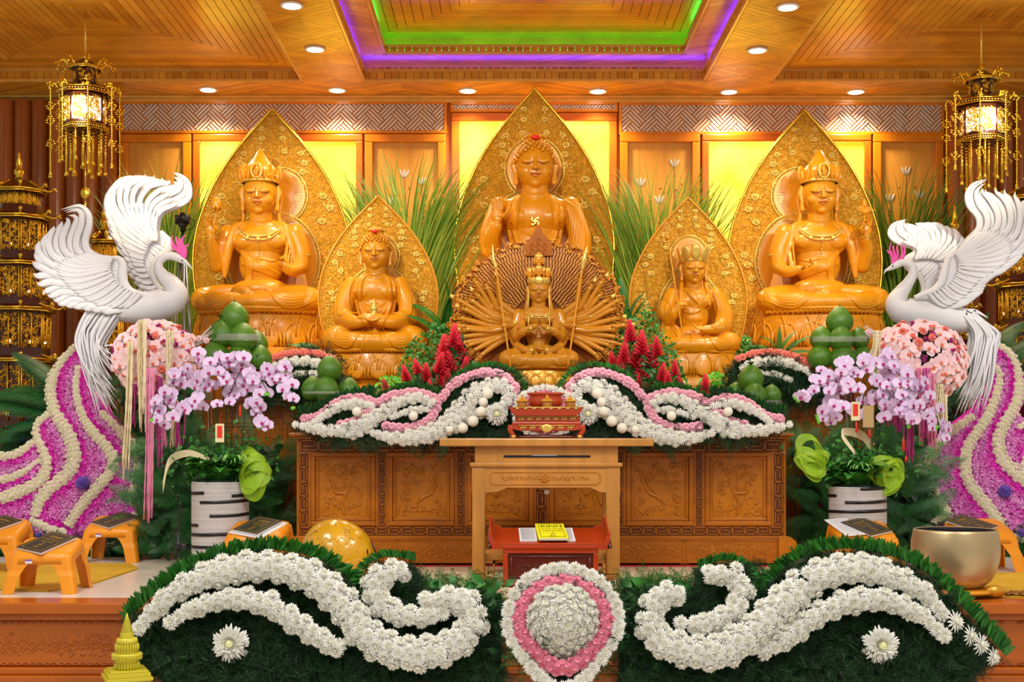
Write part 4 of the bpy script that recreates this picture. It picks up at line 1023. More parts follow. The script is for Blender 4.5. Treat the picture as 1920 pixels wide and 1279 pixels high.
    m.inst(pl, Ts, tn); m.build('carved_hands', ['statue_wood_mid'], fanb, local=True, smooth=False)
    fanb_k = m
    [c for c in bpy.data.objects if c.name.startswith('carved_hands')][-1]['kind'] = 'stuff'
    r = np.random.default_rng(5); fl = []
    for q in np.linspace(radians(-34),radians(214),44):
        x, z = cu+160*cos(q), cv+160*.93*sin(q)
        for j in range(3):
            a = np.linspace(0,4,9); rd = r.uniform(3,5.5); q0 = r.uniform(0,6)
            fl.append(tube(np.stack([x+r.normal(0,4)+rd*(1-a/6)*np.cos(a+q0),np.full(9,16.),z+r.normal(0,4)+rd*(1-a/6)*np.sin(a+q0)],1),np.linspace(2.6,1.2,9),5))
    part(fl,'cloud_rim','statue_wood_mid',fanb,sc)['kind'] = 'stuff'
    pk = [(-26,232),(-22,240),(-17,243),(-15,252),(-9,254),(-6,264),(0,272),(6,264),(9,254),(15,252),(17,243),(22,240),(26,232),(24,214),(-24,214)]
    part([prism(pk,10,20)]+[tube(np.stack([x+4*np.cos(np.linspace(0,4.5,9)),np.full(9,9.),z+4*np.sin(np.linspace(0,4.5,9))],1),1.2,5) for x in (-12,0,12) for z in (222,232,242) if abs(x)+z<252],'crest','statue_wood_dark',fanb,sc,smooth=False)
    # large arms fanning out
    specs = []
    for sg in (-1,1):
        for (a, L, b) in ((78,86,0),(58,92,8),(44,100,-5),(31,104,6),(20,112,0),(8,116,4),(-3,104,-6),(-14,112,6),(-24,104,0),(-34,98,4),(-44,88,2),(52,118,12),(26,128,6),(2,132,-4),(-20,130,4)): specs.append((sg,a,L,b))
    for i,(sg,a,L,b) in enumerate(specs):
        an = radians(a); el_ = radians(a*.55-6+b*.4)
        sh = np.array([sg*38, SHv-14-(60-a)*.22, -4-3*(i%3)])
        e_ = sh+np.array([sg*L*.50*cos(el_), L*.50*sin(el_), 6]); 
        h_ = e_+np.array([sg*L*.42*cos(an+.1), L*.42*sin(an+.1), 12]); d = np.array([sg*cos(an),-.25,sin(an)])
        g = [cap_([sh,e_],[7.5,6.4],9), cap_([e_,h_],[6.4,4.0],9), hand(HT(*(h_+np.array([sg*cos(an)*5,sin(an)*5,1])),d,(0,-1,-.2)), 14, -sg, curls=[.5,.45,.5,.6], thumb=.6)]
        arm = part(g,'arm','statue_wood_mid',o,sc)
        w_ = frame(P3(*h_), d, 1); a_ = np.linspace(0,2*pi,12,endpoint=False)
        gg = [xf(tube(np.stack([4.2*np.cos(a_),4.2*np.sin(a_),0*a_],1),1.0,5,closed=True),w_)]
        if i%2 == 0: gg.append(el(*(h_+np.array([sg*cos(an)*15,sin(an)*15,6])),4.4,4.4,3.2,8,6)); gg.append(el(*(h_+np.array([sg*cos(an)*19,sin(an)*19,6])),2,5,2,6,5))
        part(gg,'bracelet_and_emblem','gold_paint',arm,sc)
    # two long staffs
    for (x1,z1,x2,z2,nm) in ((-80,188,-53,4,'staff'),(80,188,53,4,'staff')):
        f = part([cap_([(x2,z2,40),(x1,z1,34)],1.9,8)],nm,'statue_wood',o,sc)
        sg = -1 if x1 < 0 else 1
        if sg < 0: part([cap_([(x1,z1,34),(x1-4,z1+12,34),(x1-6,z1+40,34)],[3.2,3.6,.6],8), el(x1,z1-1,34,4,3,4)],'spearhead','gold_paint',f,sc)
        else: part([cap_([(x1,z1-4,34),(x1+3,z1+14,34),(x1+8,z1+34,34)],[3.5,5,2],8), el(x1+3,z1+12,34,6,8,4), el(x1+6,z1+26,34,5,5,4)],'spearhead','gold_paint',f,sc)
        yv = 78; t = (yv-z2)/(z1-z2); part([hand(HT(x2+(x1-x2)*t,yv,38,(-sg,-.3,.0),(0,.8,.1)),13,sg,curls=[1.0]*4,thumb=.8), cap_([(sg*36,84,4),(sg*50,80,16),(x2+(x1-x2)*t+sg*2,yv,30)],[6,5.5,4.5],9)],'arm','statue_wood_mid',o,sc)
    lotus_base(o, sc, -38, -1, 66, 3, 15, .66, material='gold_lotus')
    part([xf(lathe([(.01,-62),(60,-62),(60,-52),(50,-46),(56,-38),(.01,-37)],36,1,.66),np.eye(4))],'pedestal','statue_wood_mid',o,sc)
    return o


guanyin()
# ================================================================== carved furniture
def meander(m, x0,x1,z0,z1,y,vert=False,th=.014):
    "raised key-fret band in front of the plane y"
    h = (x1-x0) if vert else (z1-z0); L = (z1-z0) if vert else (x1-x0); u = h*1.55; n = max(1,int(L/u)); u = L/n; t = h*.085
    pts = [[(.04,.1),(.04,.9),(.80,.9),(.80,.42),(.28,.42)],[(.16,.1),(.96,.1),(.96,.66)]]
    for i in range(n):
        for pl in pts:
            for (a,b),(c,d) in zip(pl[:-1],pl[1:]):
                if i%2: b, d = 1-b, 1-d
                p0, p1 = min(a,c)*u+i*u, max(a,c)*u+i*u; q0, q1 = min(b,d)*h, max(b,d)*h
                if vert: m.add(box(x0+q0-t/2,x0+q1+t/2,y-th,y,z0+p0-t/2,z0+p1+t/2))
                else: m.add(box(x0+p0-t/2,x0+p1+t/2,y-th,y,z0+q0-t/2,z0+q1+t/2))
def flower_relief(m, x, z, y, R, r):
    n = r.integers(5,8); a0 = r.uniform(0,6)
    for i in range(n):
        a = a0+2*pi*i/n; m.add(xf(ball((0,0,0),(R*.26,.006,R*.45),7,5), TR((x+cos(a)*R*.5,y,z+sin(a)*R*.5),(0,pi/2-a,0))), tone=.1)
    m.add(ball((x,y-.003,z),(R*.22,.008,R*.22),7,5))
def scene_relief(m, x0,x1,z0,z1,y,kind,seed,flip=1):
    r = np.random.default_rng(seed); w, h = x1-x0, z1-z0; cx = (x0+x1)/2
    def q(a,b): return np.array([cx+flip*(a-.5)*w, y, z0+b*h])
    def ln(pts, r0, r1=None, n=24): m.add(tube(spline([q(*p) for p in pts],n), 1.5*np.linspace(r0, r1 if r1 else r0, n), 6, flat=.9), tone=.1)
    def leaf(a,b,l,ang): m.add(xf(ball((0,0,0),(l*.30,.009,l*.55),7,5), TR(q(a,b),(0,ang,0))), tone=r.uniform(0,.3))
    # corner frets
    for a in (.04,.96):
        for b in (.04,.96):
            for k in (0,.06): sa, sb = (1 if a<.5 else -1),(1 if b<.5 else -1); ln([(a+sa*k,b+sb*(.15-k)),(a+sa*k,b+sb*k),(a+sa*(.15-k),b+sb*k)],.004,n=12)
    if kind == 'bird':
        ln([(.08,.62),(.25,.58),(.42,.60),(.6,.66),(.72,.62)],.006,.003); ln([(.05,.35),(.18,.4),(.3,.5)],.005)
        ln([(.86,.80),(.80,.78),(.82,.68),(.80,.55),(.70,.42),(.55,.36),(.48,.30)],.006,.012); ln([(.88,.82),(.94,.84)],.004)
        ln([(.78,.70),(.70,.55),(.58,.42),(.46,.30)],.010,.004)
        for i in range(6): ln([(.70-.03*i,.52-.03*i),(.60-.03*i,.44-.02*i),(.50-.02*i,.40-.04*i)],.004,.002,12)
        ln([(.48,.32),(.42,.20),(.38,.12)],.004,.002); ln([(.46,.32),(.36,.22),(.28,.18)],.004,.002)
        flower_relief(m, *q(.50,.78)[[0,2]], y, .10*w, r); flower_relief(m, *q(.45,.80)[[0,2]], y, .08*w, r)
        for p in ((.14,.74),(.82,.28),(.2,.3),(.72,.14),(.9,.5)): flower_relief(m, *q(*p)[[0,2]], y, .05*w, r)
    elif kind == 'tree':
        ln([(.52,.04),(.48,.25),(.56,.45),(.50,.65),(.55,.85),(.50,.95)],.010,.004,36); ln([(.48,.25),(.3,.35),(.16,.33)],.006,.003); ln([(.56,.45),(.7,.55),(.85,.5)],.006,.003); ln([(.50,.65),(.35,.75),(.2,.72)],.005,.003); ln([(.55,.8),(.7,.85),(.88,.78)],.005,.003)
        ln([(.30,.60),(.32,.45),(.48,.42),(.60,.46),(.66,.60),(.72,.64)],.012,.006); ln([(.34,.44),(.32,.28)],.004); ln([(.58,.44),(.60,.28)],.004); ln([(.30,.60),(.24,.64)],.004)
        for i in range(7): ln([(.34+.04*i,.47),(.35+.04*i,.54)],.003,n=6)
    else:
        ln([(.05,.2),(.2,.5),(.4,.4),(.55,.6),(.75,.5),(.95,.75)],.010,.004,36)
        for i in range(14): q0 = r.uniform(.1,.9); ln([(q0,r.uniform(.2,.8)),(q0+.06,r.uniform(.3,.7)),(q0+.1,r.uniform(.3,.7))],.005,.002,8)
    for i in range(80):
        a, b = r.uniform(.1,.9), r.uniform(.06,.94)
        if (b < .25 or b > .72 or a < .25 or a > .78): leaf(a,b,r.uniform(.06,.11)*w,r.uniform(0,6.28))
    for i in range(20):
        c = q(r.uniform(.12,.88), r.choice([r.uniform(.04,.2),r.uniform(.6,.9)])); a = np.linspace(0,pi*1.3,9); R = .05*w*r.uniform(.7,1.2); m.add(tube(np.stack([c[0]+R*np.cos(a),np.full(9,y),c[2]+R*.7*np.sin(a)],1),.0045,5,flat=.6))
# ---- front altar cabinet
def altar_cabinet():
    Y = 11.5; X0,X1 = W(556,0,Y)[0], W(1474,0,Y)[0]; ZT = W(0,812,Y)[2]; D = .90
    o = thing('altar_cabinet', 'long carved wooden altar cabinet with bird and tree panels under the flower garland', 'cabinet', ((X0+X1)/2,Y+D/2,0))
    z = lambda py: W(0,py,Y)[2]
    m = M(); m.add(box(X0,X1,Y+.03,Y+D,z(1005),ZT-.05)); m.add(box(X0+.03,X1-.03,Y+.02,Y+D-.02,z(1056),z(1005)))
    m.build('carcass',['altar_wood'],o,smooth=False)
    m = M(); m.add(box(X0-.06,X1+.06,Y-.07,Y+D+.05,ZT-.03,ZT)); m.add(box(X0-.03,X1+.03,Y-.035,Y+D+.02,ZT-.055,ZT-.03)); m.build('top_board',['altar_wood'],o,smooth=False,bevel=.006)
    # frame bands with fret
    bands = M(); fret = M()
    zt0,zt1 = z(846),z(824); zb0,zb1 = z(1003),z(988)
    bands.add(box(X0,X1,Y,Y+.03,z(848),ZT-.055)); bands.add(box(X0,X1,Y,Y+.03,z(1008),z(986)))
    bands.add(box(X0-.01,X1+.01,Y-.012,Y+.02,z(1012),z(1005)))
    meander(fret, X0+.03,X1-.03,zt0,zt1,Y); meander(fret, X0+.03,X1-.03,zb0,zb1,Y)
    cols = [(556,583),(704,728),(852,876),(1000,1030),(1150,1174),(1300,1322),(1446,1474)]
    dk = M(); dk.add(box(X0+.025,X1-.025,Y-.002,Y+.01,zt0-.004,zt1+.004)); dk.add(box(X0+.025,X1-.025,Y-.002,Y+.01,zb0-.004,zb1+.004))
    for a,b in cols:
        xa, xb = W(a,0,Y)[0], W(b,0,Y)[0]; dk.add(box(xa+.024,xb-.024,Y-.002,Y+.01,z(985),z(849))); bands.add(box(xa,xb,Y,Y+.03,z(986),z(848))); meander(fret, xa+.028,xb-.028,z(984),z(850),Y,True)
    bands.build('frame_band',['altar_wood'],o,smooth=False,bevel=.004); fret.build('fret_band',['altar_carve'],o,smooth=False)
    dk.build('fret_ground',['altar_groove'],o,smooth=False)
    kinds = ['tree','bird','dragon','dragon','bird','tree']
    for i in range(6):
        xa, xb = W(cols[i][1],0,Y)[0], W(cols[i+1][0],0,Y)[0]; za, zb = z(986), z(848)
        p = M(); frame_rect(p, xa,xb,za,zb,.04,Y-.014,Y+.03); frame_rect(p, xa+.04,xb-.04,za+.04,zb-.04,.03,Y+.004,Y+.03); pan = p.build('panel_frame',['altar_wood'],o,smooth=False,bevel=.008)
        q = M(); q.add(box(xa+.06,xb-.06,Y+.018,Y+.032,za+.06,zb-.06)); pn = q.build('carved_panel',['altar_carve'],o,smooth=False)
        c = M(); scene_relief(c, xa+.08,xb-.08,za+.08,zb-.08,Y+.016,kinds[i],10+i,1 if i<3 else -1); frame_rect(c, xa+.065,xb-.065,za+.065,zb-.065,.008,Y+.010,Y+.02)
        c.build('relief',['altar_carve'],pn)['kind'] = 'stuff'
    # apron and feet
    n = 5
    for i in range(n):
        xa = X0+.05+(X1-X0-.1)*i/n; xb = X0+.05+(X1-X0-.1)*(i+1)/n; p = M(); p.add(box(xa,xb,Y,Y+.03,z(1056),z(1010))); ap = p.build('apron',['altar_wood'],o,smooth=False)
        c = M(); scroll_relief(c, xa+.03,xb-.03,z(1053),z(1014),Y,60+i,th=.007,n=4,leafn=7); a = spline([(xa+.02,0,z(1052)),(xa+.015,0,z(1020)),(xa+.05,0,z(1014)),(xb-.05,0,z(1014)),(xb-.015,0,z(1020)),(xb-.02,0,z(1052))],40); a[:,1] = Y-.002; c.add(tube(a,.006,6)); c.build('relief',['altar_carve'],ap)['kind'] = 'stuff'
    for sg, x in ((-1,X0),(1,X1)):
        f = M(); P = [(x-sg*.06,0.0),(x-sg*.06,z(1008)),(x+sg*.02,z(1008)),(x+sg*.07,z(1016)),(x+sg*.085,z(1030)),(x+sg*.07,z(1042)),(x+sg*.03,z(1050)),(x+sg*.05,0.0)]
        f.add(prism(P if sg>0 else P[::-1], Y-.04, Y+.12)); ft = f.build('foot',['altar_carve'],o,smooth=False,bevel=.012)
        c = M(); a = np.linspace(0,6,20); c.add(tube(np.stack([x+sg*.03+.028*(1-a/8)*np.cos(a),np.full(20,Y-.042),z(1028)+.035*(1-a/8)*np.sin(a)],1),.006,6)); c.build('scroll',['altar_carve'],ft)
    f = M(); 
    for x in np.linspace(X0+.05,X1-.05,6): f.add(box(x-.04,x+.04,Y+.03,Y+.12,0,z(1050))); f.add(box(x-.04,x+.04,Y+D-.12,Y+D-.03,0,z(1050)))
    f.build('base_block',['altar_wood'],o,smooth=False)
    return o
altar_cabinet()
# ---- second tier behind it (its ends show left and right)
def back_tier(Y,D,X0,X1,ZT,label,posts):
    o = thing('altar_platform', label, 'platform', ((X0+X1)/2,Y+D/2,0))
    m = M(); m.add(box(X0,X1,Y+.03,Y+D,0,ZT-.05)); m.build('carcass',['altar_wood'],o,smooth=False)
    m = M(); m.add(box(X0-.05,X1+.05,Y-.06,Y+D,ZT-.035,ZT)); m.add(box(X0-.02,X1+.02,Y-.03,Y+D,ZT-.06,ZT-.035)); m.build('top_board',['altar_wood'],o,smooth=False,bevel=.006)
    fr = M(); b = M(); b.add(box(X0,X1,Y,Y+.03,ZT-.17,ZT-.06)); meander(fr, X0+.03,X1-.03,ZT-.155,ZT-.08,Y)
    for a,c in posts:
        b.add(box(a,c,Y,Y+.03,0,ZT-.17)); meander(fr, a+.03,c-.03,.1,ZT-.18,Y,True)
    b.build('frame_band',['altar_wood'],o,smooth=False,bevel=.004); fr.build('fret_band',['altar_carve'],o,smooth=False)
    for (a,b_),(c,d) in zip(posts[:-1],posts[1:]):
        p = M(); frame_rect(p, b_,c,.1,ZT-.17,.05,Y-.01,Y+.03); frame_rect(p,b_+.05,c-.05,.15,ZT-.22,.03,Y+.005,Y+.03); pf = p.build('panel_frame',['altar_wood'],o,smooth=False,bevel=.006)
        q = M(); meander(q, b_+.1,c-.1,ZT-.36,ZT-.27,Y+.03); scroll_relief(q,b_+.1,c-.1,.4,ZT-.4,Y+.03,int(abs(a)*100),th=.008,n=3,leafn=6); q.build('relief',['altar_carve'],pf)['kind'] = 'stuff'
    return o
xp = lambda px: W(px,0,12.55)[0]
back_tier(12.55,1.42,xp(362),xp(1640),W(0,752,12.55)[2],'wide carved altar tier behind the front cabinet, its ends showing behind the orchid pots',
  [(xp(362),xp(384)),(xp(498),xp(530)),(xp(700),xp(720)),(xp(1000),xp(1020)),(xp(1300),xp(1320)),(xp(1500),xp(1530)),(xp(1618),xp(1640))])
o = thing('altar_platform','plain topmost altar tier under the three largest statues','platform',(AX,14.8,0))
zt3 = W(0,670,14.6)[2]
M().add(box(-3.55,4.2,14.06,15.6,0,zt3-.05)).build('carcass',['altar_wood'],o,smooth=False)
M().add(box(-3.6,4.25,14.0,15.62,zt3-.05,zt3)).build('top_board',['altar_wood'],o,smooth=False,bevel=.01)
# the middle pair of seats stands on blocks of the second tier
# ================================================================== flower templates (unit radius about 1, facing +z)
def petal(L, Wd, up, curl=.3, segs=3, cup=.25, base=.1, tip=.25):
    "thin petal from the centre outwards along +y, raised by angle up"
    P = []; a = up; p = np.array([0.,base,0.]); 
    for i in range(segs+1):
        t = i/segs; w = Wd*(.35+.65*sin(pi*min(1,t*1.15)*.5)) if t < .8 else Wd*tip*2.2
        if i == segs: w = Wd*tip
        P.append([[-w,p[1],p[2]+cup*w],[0,p[1],p[2]],[w,p[1],p[2]+cup*w]])
        p = p+L/segs*np.array([0,cos(a),sin(a)]); a -= curl
    return grid(np.array(P))
def rot_inst(g, k, a0=0, jit=0, r=None):
    out = []
    for i in range(k):
        a = a0+2*pi*i/k+(r.uniform(-jit,jit) if r is not None else 0); out.append(xf(g, TR((0,0,0),(0,0,a))))
    return out
def mum(seed, rings=5, per=(20,18,15,11,7), R=1., dome=.55):
    r = np.random.default_rng(seed); gs = []
    for i in range(rings):
        f = i/(rings-1); up = radians(4+74*f**1.1); L = R*(.98-.45*f)
        for j in range(per[i]):
            g = petal(L*r.uniform(.88,1.08), .105*R*(1-.25*f), up+r.uniform(-.1,.1), curl=.16-.35*f if f<.5 else -.18, cup=.5, base=.04)
            a = 2*pi*(j+.5*(i%2))/per[i]+r.uniform(-.12,.12); gg = xf(g, TR((0,0,-.12+.10*f),(0,0,a))); gs.append(G(gg[0], gg[1], np.full(len(gg[0]), .1+.7*f*r.uniform(.6,1))))
    b=ball((0,0,.20*R),(.26*R,.26*R,.20*R),8,6); gs.append(G(b[0],b[1],np.full(len(b[0]),.5))); return cat(*gs)
def simple_mum(seed, R=1.):
    return mum(seed, 4, (13,12,9,6), R)
def carnation(seed, R=1., n=6, tone0=0):
    r = np.random.default_rng(seed); gs = []
    for i in range(n):
        f = i/(n-1); k = 26; a = np.linspace(0,2*pi,k+1)[:-1]; rings_ = []
        for t in (0,.55,1.):
            rad = R*(1-.62*f)*t*(1+(.10*np.sin(a*13+i*2)+.06*r.uniform(-1,1,k))*(t>.9)); z = .10+.62*f*R*(.35+.65*t)+(.10*np.sin(a*9+i)+.05*r.uniform(-1,1,k))*t*R - .25*(1-f)*t*t*R
            rings_.append(np.stack([rad*np.cos(a),rad*np.sin(a),z],1))
        P = np.array(rings_); i_ = np.arange(3*k).reshape(3,k); j_ = np.roll(i_,-1,1)
        gs.append(G(P.reshape(-1,3), [np.stack([i_[:-1],j_[:-1],j_[1:],i_[1:]],-1).reshape(-1,4)], np.full(3*k, tone0+.5*r.uniform(0,1)*(1-f))))
    return cat(*gs)
def puff(seed, R=1.):
    "small loose pompon blossom"
    r = np.random.default_rng(seed); gs = []
    for i in range(26):
        d = r.normal(size=3); d[2] = abs(d[2])*.9+.15; d /= np.linalg.norm(d); g = petal(.9*R, .17*R, pi/2-.1, curl=r.uniform(-.2,.3), segs=2, base=0)
        gs.append(xf(g, frame((0,0,0), d, 1, r.uniform(0,6))@TR(rot=(radians(0),0,0))))
    return cat(*gs)
def orchid():
    "moth orchid facing +z: three sepals behind, two broad petals, lip; returns petals and lip"
    def blade(L,Wd,zc,n=5,cup=.18):
        P=[]
        for i in range(n+1):
            t=i/n; w = Wd*sin(pi*(t*.92+.06))**.65; P.append([[x*w, t*L, zc+cup*(x*x)*w*.6-.28*t*t*L*.5+.1*t] for x in (-1,-.5,0,.5,1)])
        return grid(np.array(P))
    se = [xf(blade(.95,.34,-.06), TR((0,0,0),(0,0,a))) for a in (0,radians(125),radians(-125))]
    pt = [xf(blade(1.0,.62,.03), TR((0,0,0),(0,0,a))) for a in (radians(80),radians(-80))]
    lip = cat(ball((0,-.16,.12),(.16,.2,.12),8,6), ball((0,-.30,.16),(.10,.16,.06),8,6), ball((.16,-.12,.12),(.1,.12,.05),6,5), ball((-.16,-.12,.12),(.1,.12,.05),6,5), ball((0,.04,.14),(.07,.08,.09),6,5))
    g = cat(*[G(x[0],x[1],np.full(len(x[0]),.7)) for x in se], *[G(x[0],x[1],np.full(len(x[0]),.15)) for x in pt]); return g, lip
def leafblade(L, Wd, bend=.5, segs=5, fold=.25, up=.5):
    P=[]; p=np.array([0.,0.,0.]); a=up
    for i in range(segs+1):
        t=i/segs; w=Wd*max(.02,sin(pi*(.06+.93*t))**.8); P.append([[-w,p[1],p[2]+fold*w],[0,p[1],p[2]],[w,p[1],p[2]+fold*w]]); p=p+L/segs*np.array([0,cos(a),sin(a)]); a-=bend/segs
    return grid(np.array(P))
def frond(L, n=22, wl=.32, droop=.9, up=.8, lw=.012, ang=1.05):
    "feather palm frond: rachis with two rows of leaflets, growing along +y"
    s_ = np.linspace(0,1,n+1); a = up-droop*s_; P = np.concatenate([[np.zeros(3)], np.cumsum(np.stack([0*a[:-1],np.cos(a[:-1]),np.sin(a[:-1])],1)*L/n,0)]); gs=[tube(P,np.linspace(.010,.003,n+1),4)]
    for i in range(2,n+1):
        t=i/n; l=wl*sin(pi*min(.97,.12+.85*t))**.7*(1-.25*t)
        for sg in (-1,1):
            th = ang-.45*t; v = np.array([[0,0,0],[sg*l*.5*sin(th),l*.5*cos(th),l*.06],[sg*l*sin(th),l*cos(th),-l*.12]]); w=lw
            q=np.array([[v[0]-[0,w*.6,0],v[0]+[0,w*.6,0]],[v[1]-[0,w,0],v[1]+[0,w,0]],[v[2]-[0,.001,0],v[2]+[0,.001,0]]])
            g=grid(q); ca,sa=cos(a[min(i,n)]),sin(a[min(i,n)]); Rx=np.eye(4); Rx[1,1]=ca;Rx[1,2]=-sa;Rx[2,1]=sa;Rx[2,2]=ca; Rx[:3,3]=P[i]; gs.append(xf(g,Rx))
    g=cat(*gs); return G(g[0],g[1],np.random.default_rng(n).uniform(0,.5,len(g[0])))
def sprig(seed, n=26, R=.1):
    "fine fern-like sprig"
    r=np.random.default_rng(seed); gs=[]
    for i in range(n):
        t=i/n
        for sg in (-1,1):
            l=R*.55*(1-t)+.008; a=sg*radians(r.uniform(50,75)); y=t*R*1.6; p=np.array([[[-.0012,y,0],[.0012,y,0]],[[sin(a)*l*.5-.003,y+cos(a)*l*.5,.004],[sin(a)*l*.5+.003,y+cos(a)*l*.5,.004]],[[sin(a)*l,y+cos(a)*l-.0008,r.uniform(-.01,.01)],[sin(a)*l,y+cos(a)*l+.0008,0]]]); gs.append(grid(p))
    return cat(*gs)
MUM = [mum(i,5,(26,22,18,13,9)) for i in range(3)]; BIGM = mum(9,8,(36,34,30,26,22,16,11,7)); SMUM = [simple_mum(i+5) for i in range(3)]; CARN = [carnation(i) for i in range(3)]; PUFF = [puff(i) for i in range(3)]
ORC, ORL = orchid(); SPR = [sprig(i) for i in range(3)]
def tmesh(g, name, mats, mi_g=None, sc=1):
    m = M(); m.add(xf(g, TR(sc=sc)))
    if mi_g is not None: m.add(xf(mi_g, TR(sc=sc)), mi=1)
    return m.mesh(name, mats)
def place(name, me, parent, Ts, label=None):
    out=[]; org=np.zeros(3); p=parent
    while p is not None: org=org+np.array(p.location); p=p.parent
    for T in Ts:
        o=bpy.data.objects.new(name, me); COL.objects.link(o); o.parent=parent; T=np.array(T); T[:3,3]-=org; o.matrix_local=Matrix(T.tolist()); out.append(o)
        if label: o['label']=label
    return out
def flowers(parent, name, tmpls, mats, Ts, nmax=100, lip=None, tones=None):
    "the nmax largest as parts that share meshes, the rest as one stuff part"
    if not len(Ts): return
    cy = [np.linalg.norm(T[:3,0])/T[1,3] for T in Ts]; od = np.argsort(cy)[::-1]; r = np.random.default_rng(len(Ts))
    mes = [tmesh(t, name, mats, lip) for t in tmpls]
    for j,i in enumerate(od[:nmax]): place(name, mes[j%len(mes)], parent, [Ts[i]])
    rest = od[nmax:]
    if len(rest):
        m = M(); 
        for k,t in enumerate(tmpls):
            sel=[Ts[i] for i in rest[k::len(tmpls)]]; m.inst(t, sel, np.zeros(len(sel)))
            if lip is not None: m.inst(lip, sel, None, 1)
        m.build(name, mats, parent, kind='stuff')
def band_ts(path, widths, Yf, fs, seed, dome=.6, over=1.0, step=.78, face=(0,-1,.15)):
    "flower positions packed on a domed band; path in photo px, fs flower radius in metres"
    r=np.random.default_rng(seed); P=spline(path, len(path)*14); Wv=np.interp(np.linspace(0,1,len(P)), np.linspace(0,1,len(widths)), widths)
    Q,s_=even(np.concatenate([P,Wv[:,None]],1)[:, :3], 4); T=np.gradient(Q[:,:2],axis=0); T/=np.linalg.norm(T,axis=1)[:,None]+1e-9; Nn=np.stack([-T[:,1],T[:,0]],1)
    out=[]; d=0.; last=-99; arc=np.concatenate([[0],np.cumsum(np.linalg.norm(np.diff(Q[:,:2],axis=0),axis=1))]); row=0
    Y0=Yf(*Q[len(Q)//2,:2]); px=fs/S(Y0); pos=0.
    while pos<=arc[-1]:
        i=int(np.argmin(abs(arc-pos))); hw=Q[i,2]/2; k=max(1,int(round(2*hw/(px*2*step)))); 
        for j in range(k):
            f=0 if k==1 else (-1+2*(j+.5)/k); f+= .0 if k==1 else (.5/k if row%2 else -.5/k)*.8; f=np.clip(f+r.uniform(-.06,.06),-1,1)
            off=f*max(0,hw-px*.55); p=Q[i,:2]+Nn[i]*off+T[i]*r.uniform(-.15,.15)*px; Y=Yf(*p); w=W(p[0],p[1],Y); h=dome*hw*S(Y)*math.sqrt(max(0,1-(f*.9)**2)); 
            tang=np.array([Nn[i][0],0,-Nn[i][1]]); n=np.array(face,float)*(1.15-.55*abs(f))+tang*f*1.0+r.normal(0,.10,3); w=w+np.array([0,-h,0]); out.append(frame(w,n,fs*r.uniform(.92,1.1)*over,r.uniform(0,6)))
        pos+=px*2*step*.80; row+=1
    return out
def edge_leaves(parent, path, Yf, L, seed, mats='leaf', n=3, side=1, name='leaf_fringe', back=.05, wd=.011):
    "short grass-like leaves standing out along the outer edge of a band"
    r=np.random.default_rng(seed); Q,_=even(spline(path,len(path)*14),3.0); T=np.gradient(Q,axis=0); T/=np.linalg.norm(T,axis=1)[:,None]; N=np.stack([T[:,1],-T[:,0]],1)*side; g=leafblade(1,.16,.5,4,.3,0); Ts=[]
    for i,q in enumerate(Q):
        for k in range(n):
            Y=Yf(*q)+back+r.uniform(-.02,.04); w=W(q[0],q[1],Y); d=np.array([N[i][0]+T[i][0]*r.uniform(-.2,.9),r.uniform(-.5,.2),-N[i][1]-T[i][1]*r.uniform(-.2,.9)]); d/=np.linalg.norm(d)
            z=np.cross(d,[0,1,0]); z=np.cross(z,d)+r.normal(0,.3,3); z-=(z@d)*d; z/=np.linalg.norm(z); x=np.cross(d,z); T4=np.eye(4); l=L*r.uniform(.7,1.15); T4[:3,0]=x*l*wd/.16*10; T4[:3,1]=d*l; T4[:3,2]=z*l*.5; T4[:3,3]=w; Ts.append(T4)
    m=M(); m.inst(g,Ts,r.uniform(0,1,len(Ts))); m.build(name,[mats],parent,kind='stuff')
def fill_sprigs(parent, poly, Yf, n, seed, size=1., mats='fern', name='fern_foliage', depth=.15, thick=None):
    r=np.random.default_rng(seed); poly=np.array(poly,float); lo,hi=poly.min(0),poly.max(0); P=r.uniform(lo,hi,(n*3,2)); P=P[inside(P,poly)][:n]; m=M()
    for k in range(3):
        Ts=[]
        for p in P[k::3]:
            Y=Yf(*p)+r.uniform(0,depth); a=r.uniform(0,2*pi); Ts.append(frame(W(p[0],p[1],Y),(r.normal(0,.5),-1,r.normal(0,.5)+.3),size*r.uniform(.8,1.6),a))
        m.inst(SPR[k],Ts,r.uniform(0,1,len(Ts)))
    m.build(name,[mats],parent,kind='stuff')
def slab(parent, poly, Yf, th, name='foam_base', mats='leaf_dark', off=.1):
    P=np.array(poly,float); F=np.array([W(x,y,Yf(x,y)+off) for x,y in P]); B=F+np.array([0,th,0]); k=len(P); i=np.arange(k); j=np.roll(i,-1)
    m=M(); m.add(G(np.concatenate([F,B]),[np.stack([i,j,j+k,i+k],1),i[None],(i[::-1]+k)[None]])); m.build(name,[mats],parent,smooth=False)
# ================================================================== floral garlands
def mirror(path, c): return [(2*c-x, y) for x,y in path]
